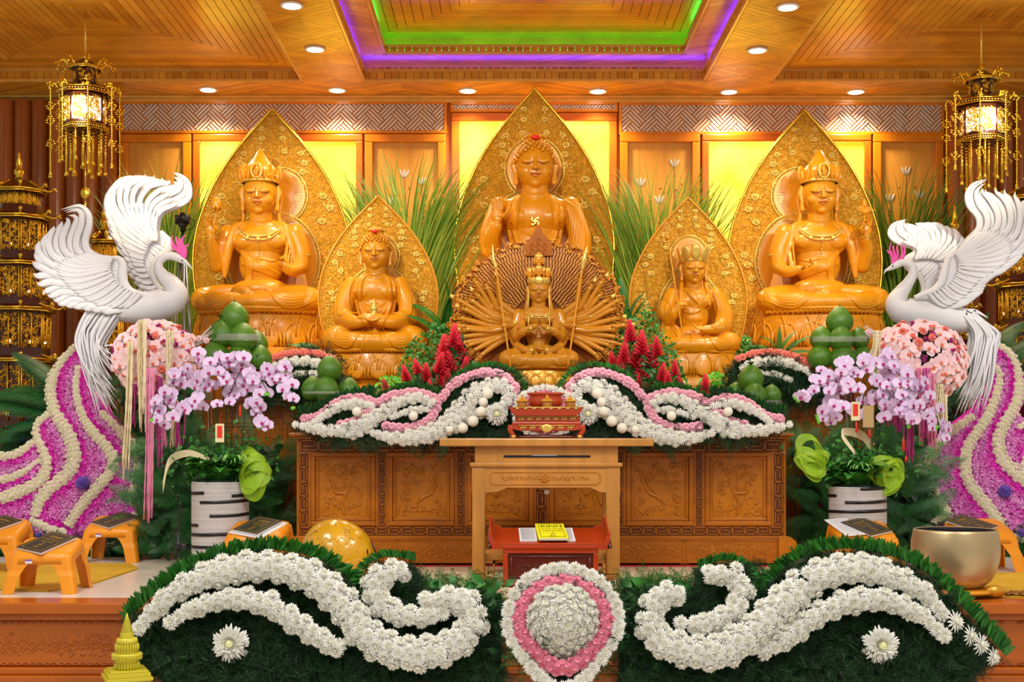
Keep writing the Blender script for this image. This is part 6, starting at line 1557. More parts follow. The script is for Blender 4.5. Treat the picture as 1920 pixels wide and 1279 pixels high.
# ---- flower-covered tails on the floor behind the stools
def tail_panel(side):
    Yt=lambda x,y: 12.75-.25*(y-640)/400
    if side<0:
        bands=[([(141,650),(112,682),(98,714),(96,746),(106,778),(125,807),(138,839),(138,871),(119,896),(87,922),(71,948),(67,964)],[16,22,26,28,30,32,34,34,32,30,26,24]),
          ([(146,690),(143,733),(151,768),(167,800),(189,826),(208,848),(213,874),(199,896),(176,922),(151,951),(128,985)],[14,18,20,24,26,28,28,28,28,26,24]),
          ([(192,775),(218,800),(240,825),(256,850),(262,877),(256,906),(250,930),(250,950)],[16,22,26,28,28,26,24,22]),
          ([(96,772),(73,791),(68,816),(82,848),(88,874),(77,900),(48,917),(16,930),(-10,934),(-50,930)],[14,18,20,24,26,28,30,30,28,24]),
          ([(62,828),(42,845),(16,855),(0,855),(-50,850)],[14,20,22,22,20]),([(72,864),(45,884),(19,896),(-5,900),(-50,900)],[8,16,20,20,18]),
          ([(150,1018),(185,1030),(215,1020),(245,1000),(252,960)],[14,18,18,18,16]),([(60,975),(90,990),(125,1000)],[18,22,20]),([(-60,1010),(0,1012),(50,1006)],[22,22,18])]
        poly=[(148,645),(112,682),(96,720),(94,750),(100,765),(70,790),(64,822),(40,845),(0,855),(-60,850),(-60,1015),(0,1025),(60,1010),(150,1022),(190,1030),(245,1010),(256,948),(270,880),(262,845),(200,770),(170,720),(160,660)]
        balls=[(155,906,.066),(72,1006,.04)]; lab='tall pink and cream flower-covered phoenix tail spreading on the floor at left'
    else:
        bands=[([(1866,643),(1894,663),(1908,693),(1910,725),(1906,755),(1892,781),(1876,807),(1871,834),(1881,863),(1904,886),(1925,903),(1960,925)],[12,18,22,24,26,30,30,30,32,32,32,30]),
          ([(1869,690),(1874,705),(1870,732),(1861,758),(1851,781),(1831,811),(1815,837),(1809,867),(1813,896),(1831,926),(1854,952),(1874,978),(1886,1000)],[12,18,22,24,24,26,28,28,28,28,28,26,22]),
          ([(1822,781),(1789,804),(1765,824),(1746,850),(1740,876),(1742,903),(1752,929),(1768,952),(1785,970)],[18,22,26,28,28,28,26,26,20]),
          ([(1912,800),(1930,795),(1960,810)],[14,18,18]),([(1925,850),(1922,880),(1935,905)],[18,20,18]),([(1880,1012),(1910,1008),(1960,1014)],[20,24,24]),([(1745,985),(1760,972),(1785,975)],[14,18,16])]
        poly=[(1862,640),(1900,660),(1918,700),(1920,750),(1908,782),(1970,790),(1970,1020),(1880,1022),(1820,1015),(1740,1005),(1733,960),(1728,880),(1735,850),(1770,810),(1830,765),(1862,700)]
        balls=[(1884,922,.062),(1915,1000,.04)]; lab='tall pink and cream flower-covered phoenix tail spreading on the floor at right'
    o=thing('flower_tail_panel',lab,'flower arrangement',W(120 if side<0 else 1840,1041,12.6))
    slab(o,poly,Yt,.16,mats='magenta_petal',off=.03,name='board')
    r=np.random.default_rng(5+side); pts=[]
    x0,x1=min(p[0] for p in poly),max(p[0] for p in poly)
    gy=632.; row=0
    while gy<1035:
        for x in np.arange(x0+(row%2)*4.2,x1,7.4): pts.append((x+r.uniform(-1.6,1.6),gy+r.uniform(-1.6,1.6)))
        gy+=6.4; row+=1
    pts=np.array(pts); pts=pts[inside(pts,poly)]
    bp=[spline(b,len(b)*12) for b,_ in bands]; dist=np.full(len(pts),1e9); sd_=np.zeros(len(pts))
    for (b,wd),q in zip(bands,bp):
        D=np.sqrt(((pts[:,None]-q[None])**2).sum(-1)); i=D.argmin(1); d=D[np.arange(len(pts)),i]; hw=np.interp(i/len(q),np.linspace(0,1,len(wd)),wd)/2; d=d-hw
        t=np.gradient(q,axis=0)[i]; s_=np.sign(t[:,0]*(pts[:,1]-q[i,1])-t[:,1]*(pts[:,0]-q[i,0])); up=d<dist; dist[up]=d[up]; sd_[up]=s_[up]
    keep=dist>-2; pts=pts[keep]; dist=dist[keep]; sd_=sd_[keep]
    # sprayed dye: strong next to one side of each cream line, fading away from it
    tone=np.clip(np.where(sd_<0,dist/26.,.95-dist/50.)+r.normal(0,.10,len(pts)),0,1)
    if side>0: tone=np.clip(np.where(sd_>0,dist/26.,.95-dist/50.)+r.normal(0,.10,len(pts)),0,1)
    Ts=[frame(W(x,y,Yt(x,y)-.012),(r.normal(0,.35),-1,r.normal(.1,.35)),.042*r.uniform(.85,1.2),r.uniform(0,6)) for x,y in pts]
    m=M(); idx=np.arange(len(Ts))
    for kk in range(3): sel=idx[kk::3]; m.inst(PUFF[kk],[Ts[i] for i in sel],tone[sel])
    m.build('pink_blossom_field',['magenta_petal'],o,kind='stuff')
    T=[]
    for i,(b,wd) in enumerate(bands): T+=band_ts(b,wd,lambda x,y:Yt(x,y)-.03,.034,80+i,step=.72,dome=.35)
    flowers(o,'chrysanthemum',[simple_mum(21),simple_mum(22)],['cream_mum'],T,100)
    for x,y,s_ in balls:
        g=M(); rr=np.random.default_rng(1); d=rr.normal(size=(500,3)); d/=np.linalg.norm(d,axis=1)[:,None]; c=W(x,y,Yt(x,y)-.06); g.add(ball(c,s_*.86,16,12),tone=.3); g.inst(PUFF[0],[frame(c+q*s_*.8,q,s_*.26) for q in d],rr.uniform(0,1,500)); g.build('violet_pompon',['purple_ball'],o)
    # greenery along the foot
    foot=[(-60,1030),(60,1015),(150,1025),(270,1010),(275,1041),(-60,1041)] if side<0 else [(1730,1005),(1880,1016),(1970,1012),(1970,1041),(1730,1041)]
    fill_sprigs(o,foot,lambda x,y:12.45,420,90,1.2,'leaf_dark',depth=.1,name='foot_greenery')
tail_panel(-1); tail_panel(1)
# ================================================================== plants
def tall_grass(cx, ybot, ytop, w, Y, label, n=420, seed=1, lean=0):
    b=W(cx,ybot,Y); H=(ybot-ytop)*S(Y); o=thing('tall_grass',label,'plant',b,group='tall grasses behind the statues'); r=np.random.default_rng(seed)
    ww=w*S(Y); g=[]
    tm=[]
    for k in range(6):
        L=1.; t=np.linspace(0,1,8); a=.05+r.uniform(.15,.75)*t**2*1.2; P=np.concatenate([[np.zeros(3)],np.cumsum(np.stack([np.sin(a[:-1]),0*t[:-1],np.cos(a[:-1])],1)/7,0)])
        wd=.0065*(1-t**3)+.0006; V=np.stack([P-np.array([0,1,0])*0+np.stack([0*t,-wd,0*t],1)*.6-np.stack([wd,0*t,0*t],1)*.6,P+np.stack([0*t,wd,0*t],1)*.6+np.stack([wd,0*t,0*t],1)*.6],1); tm.append(grid(V))
    m=M()
    for k in range(6):
        Ts=[]; q=n//6
        for i in range(q):
            u=r.normal(0,.30); az=(0 if u>0 else pi)+r.normal(0,.25); x=u*ww*.45+r.normal(0,.03); l=H*r.uniform(.6,1.05)*(1-.28*abs(u)); tilt=u*.42+r.normal(0,.10)+lean
            T=TR((b[0]+x,b[1]+r.uniform(-.12,.12),b[2]),(r.normal(0,.02),tilt*.9,0))@TR(rot=(0,0,az),sc=(l,l,l)); Ts.append(T)
        m.inst(tm[k],Ts,r.uniform(0,1,len(Ts)))
    m.build('blades',['grass_blade'],o,kind='stuff')
    # a short woven holder keeps the stems together
    M().add(xf(lathe([(.01,-.0),(.06,-.0),(.05,.08),(.01,.08)],12),TR(b))).build('bundle',['leaf_dark'],o)
ZG=lambda Y,py: py
tall_grass(765,640,272,170,15.25,'tall green grass clump between the left tall statue and central mandorla',620,1)
tall_grass(1235,640,285,160,15.25,'tall green grass clump between the central mandorla and the monk statue',560,2)
tall_grass(318,640,300,125,15.25,'tall green grass clump behind the left phoenix',460,3)
tall_grass(1690,640,282,135,15.25,'tall green grass clump behind the right phoenix',520,4)
def fronds(label, base, Y, specs, name='palm_fronds', matn='leaf_dark', lw=.017, seed=0, wl=.30, catg='plant'):
    b=W(*base,Y); o=thing(name,label,catg,b); r=np.random.default_rng(seed); fr=[frond(1.,34,wl,d,.9,lw) for d in (.7,1.1,1.5)]; m=M()
    mes=[tmesh(f,'frond',[matn]) for f in fr]; Ts=[]
    for i,(ang,L,dep) in enumerate(specs):
        a=radians(ang); T=TR(b+np.array([0,dep,0]),(0,0,0)); d=np.array([cos(a),r.uniform(-.35,-.05),sin(a)]); d/=np.linalg.norm(d); z=np.array([-sin(a)*.2,-.9,cos(a)*.5]) ; z-=(z@d)*d; z/=np.linalg.norm(z); x=np.cross(d,z); Rm=np.eye(4); Rm[:3,0]=x; Rm[:3,1]=d; Rm[:3,2]=z
        # droop under gravity: tip bends along -z of the blade frame, so turn the blade's back upwards
        u=np.array([0,0,1.])-np.array([0,0,1.])@d*d; 
        if np.linalg.norm(u)>.2: z=u/np.linalg.norm(u)*.8+np.array([0,-.6,0]); z-=(z@d)*d; z/=np.linalg.norm(z); x=np.cross(d,z); Rm[:3,0]=x; Rm[:3,2]=z
        place('frond',mes[i%3],o,[T@Rm@TR(rot=(-.4,0,0),sc=L)])
    return o
r_=np.random.default_rng(77)
fronds('dark green palm fronds fanning out left of the left phoenix tail',(150,790),13.0,[(a,L,d) for a,L,d in ((178,.95,0),(165,1.0,.05),(152,.98,0),(140,.95,.05),(128,.85,.0),(190,.9,.05),(202,.85,0),(215,.8,.05),(118,.8,.0),(228,.7,.05),(172,.7,-.1),(146,.7,-.1),(196,.65,-.1))],seed=1)
fronds('dark green palm fronds fanning out behind the right phoenix tail',(1820,750),13.05,[(a,L,d) for a,L,d in ((75,.9,0),(60,1.0,.05),(48,1.05,0),(35,1.0,.05),(22,.95,0),(10,.9,.05),(-5,.85,0),(88,.75,.05),(28,.7,-.1),(54,.75,-.1),(0,.6,-.1))],seed=2)
fronds('green palm fronds behind the amitabha figure, left of the fan of arms'.replace('amitabha figure','jar-holding statue'),(838,650),13.4,[(a,L,0) for a,L in ((100,.72),(80,.7),(120,.66),(65,.6),(140,.55),(45,.5),(90,.5),(160,.45))],seed=3,matn='leaf',wl=.22)
fronds('green palm fronds between the fan of arms and the monk statue',(1175,650),13.4,[(a,L,0) for a,L in ((95,.72),(75,.62),(115,.66),(60,.55),(135,.55),(90,.45))],seed=4,matn='leaf',wl=.22)
fronds('feathery green fronds beneath the left tall statue',(610,668),13.75,[(a,L,0) for a,L in ((170,.42),(10,.4),(150,.4),(185,.38),(200,.3),(35,.3))],seed=5,matn='leaf',wl=.16)
fronds('feathery green fronds beneath the right tall statue',(1460,672),13.75,[(a,L,0) for a,L in ((170,.42),(10,.4),(150,.4),(28,.42),(60,.35),(120,.35),(90,.35))],seed=6,matn='leaf',wl=.16)
# masses of dark foliage on the floor left and right of the cabinet
def thicket(label, poly, Y, nb, nf, seed, mats='leaf_dark'):
    P=np.array(poly,float); r=np.random.default_rng(seed); c=P.mean(0); o=thing('foliage_bank',label,'plant',W(c[0],HY+CZ*FPX/(Y+.3),Y+.3)); lo,hi=P.min(0),P.max(0)
    Q=r.uniform(lo,hi,(nb*4,2)); Q=Q[inside(Q,poly)][:nb]; g=xf(leafblade(1,.26,.8,5,.2,.3),TR((0,-.1,0))); m=M(); m.inst(g,[frame(W(x,y,Y+r.uniform(0,.4)),(r.normal(0,.5),-1,r.normal(.3,.5)),.105*r.uniform(.5,1.3),r.uniform(0,6)) for x,y in Q],r.uniform(0,.9,len(Q))); m.build('broad_leaves',[mats],o,kind='stuff')
    Q=r.uniform(lo,hi,(nf*4,2)); Q=Q[inside(Q,poly)][:nf]; fr=[frond(1.,24,.28,d,.7,.014) for d in (.8,1.3)]
    m=M()
    for k in range(2): m.inst(fr[k],[frame(W(x,y,Y+r.uniform(-.02,.3)),(r.normal(0,.3),-1,r.normal(.5,.3)),.42*r.uniform(.7,1.2),r.uniform(-2.2,2.2)) for x,y in Q[k::2]],r.uniform(0,1,len(Q[k::2])))
    m.build('fern_fronds',['leaf_dark'],o,kind='stuff')
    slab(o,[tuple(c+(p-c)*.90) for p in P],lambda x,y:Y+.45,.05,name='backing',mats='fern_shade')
thicket('dark bank of palm and fern leaves on the floor left of the altar cabinet',[(268,870),(300,830),(420,840),(535,835),(535,1030),(480,1045),(262,1043)],12.0,420,230,1,'fern_leaf')
thicket('dark bank of broad leaves on the floor right of the altar cabinet',[(1492,840),(1560,850),(1700,830),(1745,900),(1750,1000),(1720,1036),(1505,1040),(1494,1000)],12.0,560,150,2,'fern_leaf')
thicket('dark foliage behind the hanging flower strands at left',[(215,690),(345,670),(372,760),(372,860),(300,880),(232,800)],12.75,260,60,3,'fern_leaf')
thicket('dark foliage behind the hanging flower strands at right',[(1640,700),(1800,680),(1800,770),(1740,850),(1690,870),(1630,830)],12.85,260,60,4,'fern_leaf')
def lowplants(label, poly, Y, n, seed, mats='leaf_bright', R=.045, name='leafy_shrub'):
    P=np.array(poly,float); r=np.random.default_rng(seed); c=P.mean(0); lo,hi=P.min(0),P.max(0); o=thing(name,label,'plant',W(c[0],hi[1],Y)); Q=r.uniform(lo,hi,(n*4,2)); Q=Q[inside(Q,poly)][:n]
    g=xf(leafblade(1,.30,.5,4,.25,.2),TR((0,-.1,0))); m=M(); m.inst(g,[frame(W(x,y,Y+r.uniform(0,.2)),(r.normal(0,.6),-1,r.normal(.4,.5)),R*r.uniform(.7,1.3),r.uniform(0,6)) for x,y in Q],r.uniform(0,1,len(Q))); m.build('leaves',[mats],o,kind='stuff')
    st=M()
    for i in range(9): x=r.uniform(lo[0]*.7+hi[0]*.3,lo[0]*.3+hi[0]*.7); st.add(tube(spline([W(x,hi[1],Y+.1),W(x+r.uniform(-8,8),hi[1]*.8+lo[1]*.2,Y+.1),W(x+r.uniform(-12,12),hi[1]*.55+lo[1]*.45,Y+.15)],8),.004,5))
    st.build('stems',['leaf_dark'],o,kind='stuff')
lowplants('bright green leafy shrub in front of the lotus seat holding the jar statue',[(690,735),(720,705),(775,712),(800,735),(760,752),(690,752)],12.75,260,3)
lowplants('bright green leafy shrub beside the pomelo stack at right',[(1300,745),(1315,705),(1350,700),(1368,725),(1360,752),(1300,755)],12.75,260,4)
lowplants('dark leafy shrub filling the space left of the fan of arms',[(735,735),(760,650),(820,600),(880,640),(890,700),(850,735)],12.85,900,5,'leaf',.04)
lowplants('dark leafy shrub filling the space right of the fan of arms',[(1130,700),(1150,620),(1215,570),(1260,640),(1300,735),(1180,740)],12.85,900,6,'leaf',.04)
lowplants('low ferny greenery left of the left tail, by the pagoda foot',[(-20,845),(10,800),(60,790),(80,820),(60,850),(0,860)],12.9,500,7,'leaf',.05)
def ginger(label, pts, Y, seed):
    c=np.mean(pts,0); o=thing('red_flowers',label,'flowers',W(c[0],max(p[1] for p in pts)+14,Y)); r=np.random.default_rng(seed)
    g=[]; 
    for k in range(2):
        m=M()
        for i in range(70):
            t=i/70; a=i*2.4; up=.15+1.0*t; l=.46*(1-.60*t); d=np.array([cos(a)*cos(up),sin(a)*cos(up),sin(up)]); m.add(xf(leafblade(l,.062,.3,3,.3,0),frame((0,0,t*.95),(d[1]*.3-d[0]*.6,-d[0]*.3-d[1]*.6,.5),1)@np.eye(4)) if False else xf(tube(np.array([(0,0,0),tuple(d*l*.6),tuple(d*l)]),[.03,.06,.006],5,flat=.6),TR((0,0,t*.95))),tone=float(np.clip(t+r.uniform(-.2,.2),0,1)))
        g.append(m.mesh('red_flower_spike',['red_flower']))
    sm=M()
    for i,(x,y,h) in enumerate(pts):
        p=W(x,y,Y+r.uniform(-.1,.05)); place('red_flower_spike',g[i%2],o,[TR(p,(r.normal(0,.12),r.normal(0,.15),r.uniform(0,6)),h*S(Y)*1.25)]); sm.add(tube(spline([p+np.array([r.uniform(-.03,.03),.1,-.35]),p+np.array([0,.03,-.15]),p],8),.005,5))
    sm.build('stems',['leaf_dark'],o,kind='stuff')
    lf=M(); gl=leafblade(.07,.018,.4,4,.3,.2); Ts=[]
    for i,(x,y,h) in enumerate(pts):
        for j in range(16): Ts.append(frame(W(x+r.normal(0,12),y+r.uniform(-10,22),Y+r.uniform(0,.08)),(r.normal(0,.6),-1,r.normal(.2,.5)),r.uniform(.6,1.2),r.uniform(0,6)))
    lf.inst(gl,Ts,r.uniform(0,1,len(Ts))); lf.build('leaves',['leaf_dark'],o,kind='stuff')
ginger('red torch-like flowers left of the fan of arms',[(850,650,34),(832,675,36),(868,680,34),(845,700,34),(822,700,30),(872,700,24),(800,715,26),(763,715,24),(838,728,28),(785,700,22),(826,722,26),(727,738,22),(808,738,20),(858,655,24)],12.55,1)
ginger('red torch-like flowers right of the fan of arms',[(1182,640,30),(1203,665,34),(1190,690,36),(1168,680,30),(1222,690,34),(1206,712,34),(1150,690,24),(1160,705,28),(1232,668,28),(1240,715,26),(1266,706,24),(1198,730,22),(1278,735,24),(1322,738,28),(1140,700,20),(1252,722,20)],12.55,2)
# ---- pomelos
def pomelo_mesh():
    prof=[(.001,-.98),(.30,-.95),(.62,-.80),(.86,-.52),(.97,-.15),(.93,.22),(.74,.58),(.48,.86),(.24,1.02),(.10,1.07),(.001,1.06)]
    Q=spline([(a,0,b) for a,b in prof],26)[:,[0,2]]; Q[:,0]=np.maximum(Q[:,0],.001); m=M(); m.add(lathe(Q,24)); return m.mesh('rind',['pomelo'])
PM=pomelo_mesh(); STM=tmesh(cat(tube([(0,0,1.0),(.03,0,1.12),(.0,.02,1.2)],[.07,.05,.045],6)),'stalk',['leaf_dark'])
PLF=tmesh(xf(leafblade(.8,.26,.8,5,.15,.5),TR((0,0,1.05))),'leaf',['leaf_orchid'])
PLABEL={}
def pomelo(x,y,r,Y,lab,leaf=None,tilt=(0,0),group=None):
    o=thing('pomelo','green pomelo '+lab,'fruit',W(x,y+r*.98,Y),group=group); c=W(x,y,Y)
    T=TR(c,(tilt[0],tilt[1],RNG.uniform(0,6)),(r*S(Y),r*S(Y),r*S(Y)*1.0)); place('rind',PM,o,[T]); place('stalk',STM,o,[T])
    if leaf:
        for a in leaf: place('leaf',PLF,o,[TR(c,(0,0,a),r*S(Y))])
    return o
def wrapband(label, xs, y, h, Y):
    P=np.array([[W(x,y-h/2,Y-d),W(x,y+h/2,Y-d)] for x,d in xs]); P=np.stack([spline(P[:,0],24),spline(P[:,1],24)],1); P[:,:,1]+=.004*np.sin(np.arange(24)*2.1)[:,None]
    m=M(); m.add(grid(P)); s=m.build('plastic_wrap',['plastic_wrap']); q=s.modifiers.new('thickness','SOLIDIFY'); q.thickness=.002; tag(s,label,'wrap')
G1='pomelos of the tall pyramid at left'; Yp=12.35; R1=24
for (x,y,r,d,l,lf) in ((440,596,28,.05,'with a dry stalk on top of the tall left pyramid',None),(418,626,27,0,'in the upper row of the left pyramid, at its left',(2.5,1.9)),(455,634,28,-.03,'in the upper row of the left pyramid, at its middle',None),(478,645,25,.16,'in the upper row of the left pyramid, partly hidden at its right',None),(405,668,28,-.02,'at the bottom left corner of the left pyramid',None),(450,670,26,-.05,'in the bottom row middle of the left pyramid',None),(487,672,24,.04,'at the bottom right corner of the left pyramid',None)): pomelo(x,y,r,Yp+d,l,lf,group=G1)
wrapband('clear plastic wrap around the upper row of the left pomelo pyramid',[(392,-.06),(400,.10),(430,.18),(462,.19),(490,.10)],632,13,12.35)
G2='pomelos of the small stack at left'; Yq=12.25
for (x,y,r,d,l,lf) in ((618,692,24,0,'on top of the small left stack',None),(588,730,24,.06,'at the left foot of the small left stack',None),(612,731,25,-.06,'in the middle foot of the small left stack, with a leaf',(.3,1.2)),(654,730,21,.08,'at the right foot of the small left stack',(1.6,))): pomelo(x,y,r,12.0+d,l,lf,group=G2)
wrapband('clear plastic wrap around the small left pomelo stack',[(566,-.05),(575,.12),(610,.20),(650,.10),(672,-.05)],736,5,12.0)
G3='pomelos of the tall pyramid at right'
for (x,y,r,d,l,lf) in ((1574,602,26,.05,'on top of the tall right pyramid',None),(1540,635,22,.02,'in the upper row of the right pyramid, at its left',None),(1577,636,24,-.05,'in the upper row of the right pyramid, at its middle',None),(1610,635,20,.05,'in the upper row of the right pyramid, at its right',None),(1537,670,24,0,'at the bottom left corner of the right pyramid',None),(1580,672,26,-.05,'in the bottom row middle of the right pyramid',None),(1616,670,22,.05,'at the bottom right corner of the right pyramid',None)): pomelo(x,y,r,Yp+d,l,lf,group=G3)
wrapband('clear plastic wrap around the upper row of the right pomelo pyramid',[(1520,-.05),(1530,.08),(1575,.20),(1620,.08),(1630,-.05)],636,10,12.35)
G4='pomelos of the small stack at right'
for (x,y,r,d,l,lf) in ((1408,710,25,0,'on top of the small right stack, with two leaves',(.2,2.9)),(1380,738,20,.08,'at the left foot of the small right stack',None),(1414,743,25,-.08,'in the middle foot of the small right stack',(1.5,)),(1447,741,19,.04,'at the right foot of the small right stack',None)): pomelo(x,y,r,12.0+d,l,lf,group=G4)
wrapband('clear plastic wrap around the small right pomelo stack',[(1362,-.06),(1372,.08),(1414,.20),(1455,.08),(1466,-.05)],755,9,12.0)
# trays the fruit stands on
for lab,x0,x1,py,Y in (('round red tray under the tall left pomelo pyramid',385,505,696,12.36),('round red tray under the tall right pomelo pyramid',1518,1632,696,12.36),('round tray under the small left pomelo stack',570,672,756,12.03),('round tray under the small right pomelo stack',1362,1462,768,12.03)):
    a,b=W(x0,py,Y),W(x1,py,Y); R=(b[0]-a[0])/2; c=(a+b)/2; o=thing('fruit_stand',lab,'tray',(c[0],c[1],1.53 if py<700 else 1.2))
    m=M(); zb=1.525 if py<700 else 1.205; Y_=c[1]
    m.add(xf(lathe([(.01,c[2]-.012),(R,c[2]-.012),(R*1.04,c[2]),(R*1.04,c[2]+.004),(.01,c[2]+.001)],32,1,.55),TR((c[0],Y_,0)))); m.build('tray',['dark_red_wood'],o)
    m=M(); hb = c[2]-.012; m.add(xf(lathe([(.01,-.0),(R*.55,0),(R*.5,.02),(R*.3,.04),(R*.3,1)],20),TR((c[0],Y_,zb)))) if False else m.add(box(c[0]-R*.4,c[0]+R*.4,Y_-.1,Y_+.1,zb-(.02 if py<700 else 0),hb)); m.build('stand',['dark_red_wood'],o,smooth=False)
lowplants('small leafy filler between the monk statue mandorla and the right tall statue seat',[(1372,676),(1378,632),(1404,628),(1424,676)],14.15,150,8,'leaf',.05)
o=thing('blue_flowers','small spiky blue flowers beside the left pink tail','flowers',W(60,835,12.95)); r=np.random.default_rng(2)
flowers(o,'blue_blossom',[PUFF[0]],['blue_flower'],[frame(W(x,y,12.9),(r.normal(0,.3),-1,.3),.07) for x,y in ((58,790),(66,775),(48,806),(74,768),(42,822),(62,808),(84,752))],9)
M().add(tube([W(55,840,12.95),W(62,790,12.92),W(80,755,12.92)],.006,5)).build('stem',['leaf_dark'],o)
# ================================================================== orchid-covered balls under the phoenixes
def flower_ball(side):
    Y=11.75; c0=(292,672) if side<0 else (1722,678)
    o=thing('flower_ball','round cluster of pale pink orchids and coral blossoms under the '+('left phoenix' if side<0 else 'right phoenix'),'flower arrangement',W(c0[0],c0[1]+70,Y))
    r=np.random.default_rng(40+side); c=W(*c0,Y); RX,RZ=(76*S(Y),66*S(Y)) if side<0 else (84*S(Y),72*S(Y)); RY=.26
    M().add(ball(c,(RX*.86,RY*.86,RZ*.86),20,14)).build('foam_core',['fern_shade'],o)
    T=[]; C=[]; Mg=[]
    k=150
    for i in range(k):
        z=1-2*(i+.5)/k; th=pi*(1+5**.5)*i; d=np.array([math.sqrt(1-z*z)*cos(th),-abs(math.sqrt(1-z*z)*sin(th)),z])
        p=c+d*np.array([RX,RY,RZ])*r.uniform(.93,1.06); u=r.uniform()
        n=d*np.array([.8,1,.8])+np.array([0,-.35,0])+r.normal(0,.15,3)
        if d[2]>.15 and u<.30 or u<.07: C.append(frame(p,n,.034*r.uniform(.8,1.3),r.uniform(0,6)))
        elif u<.45 and d[2]>0: Mg.append(frame(p,n,.038,r.uniform(0,6)))
        else: T.append(frame(p,n,.074*r.uniform(.85,1.15),r.normal(0,.5)))
    flowers(o,'orchid_bloom',[ORC],['orchid_pink','lip_orange'],T,100,lip=ORL)
    flowers(o,'coral_blossom',CARN[:2],['coral_petal'],C,60); flowers(o,'magenta_blossom',[PUFF[0]],['orchid_lilac' if False else 'strand_magenta'],Mg,40)
    # drooping tassels of catkins
    sp = ([(242,640,905,'strand_cream',8,-10),(262,600,815,'strand_cream',14,0),(250,720,812,'strand_magenta',8,-8),(283,690,985,'strand_pink',12,-8),(297,705,880,'strand_magenta',10,0),(312,620,760,'strand_cream',8,0),(307,760,850,'strand_pink',8,0),(328,750,845,'strand_cream',8,0),(336,755,845,'strand_magenta',8,0)] if side<0 else
          [(1668,750,800,'strand_magenta',10,0),(1684,745,815,'strand_magenta',9,0),(1707,755,870,'strand_magenta',11,2),(1737,690,850,'strand_magenta',9,0),(1728,690,840,'strand_pink',10,2),(1745,700,850,'strand_pink',10,2),(1762,720,820,'strand_cream',12,4),(1770,740,815,'strand_cream',9,4),(1645,620,690,'strand_cream',22,-8)])
    for i,(x,ya,yb,mt,n,dx) in enumerate(sp):
        m=M()
        for j in range(n):
            x1=x+r.normal(0,4.5); yy=yb-(yb-ya)*r.uniform(0,.22); d=r.uniform(-.03,.03)-(.34 if ya<c0[1]+30 else .20); P=spline([W(x1,ya,Y+d),W(x1+dx*.3+r.normal(0,1.5),(ya+yy)/2,Y+d-.01),W(x1+dx+r.normal(0,2.5),yy,Y+d+.02)],22)
            rad=.0095*(1+.35*np.sin(np.arange(22)*2.4))*np.linspace(1,.7,22); m.add(tube(P,rad,5),tone=r.uniform(0,1))
        m.build('catkin_tassel',[mt],o)
    return o
flower_ball(-1); flower_ball(1)
# small pale bud sprays between ball and pomelos
def spray(label,pts,Y,mt='strand_cream'):
    o=thing('bud_spray',label,'flowers',W(*pts[0],Y)); r=np.random.default_rng(4); m=M()
    for j in range(9): a=r.uniform(-1,1); m.add(tube(spline([W(*pts[0],Y),W((pts[0][0]+pts[1][0])/2,(pts[0][1]+pts[1][1])/2+a*8,Y),W(pts[1][0]+r.uniform(-6,6),pts[1][1]+a*14,Y-.03)],10),np.linspace(.009,.002,10),5),tone=r.uniform(0,1))
    m.build('buds',[mt],o)
    flowers(o,'pink_blossom',CARN[:1],['orchid_pink'],[frame(W((pts[0][0]+pts[1][0])/2+d,(pts[0][1]+pts[1][1])/2+d*.3,Y-.06),(0,-1,.2),.028) for d in (-6,8)],9)
spray('spray of pale buds reaching from the left flower ball towards the pomelos',[(362,650),(395,622)],11.8,'feather_white')
spray('spray of pale buds reaching from the right flower ball towards the pomelos',[(1650,628),(1618,622)],11.8,'feather_white')
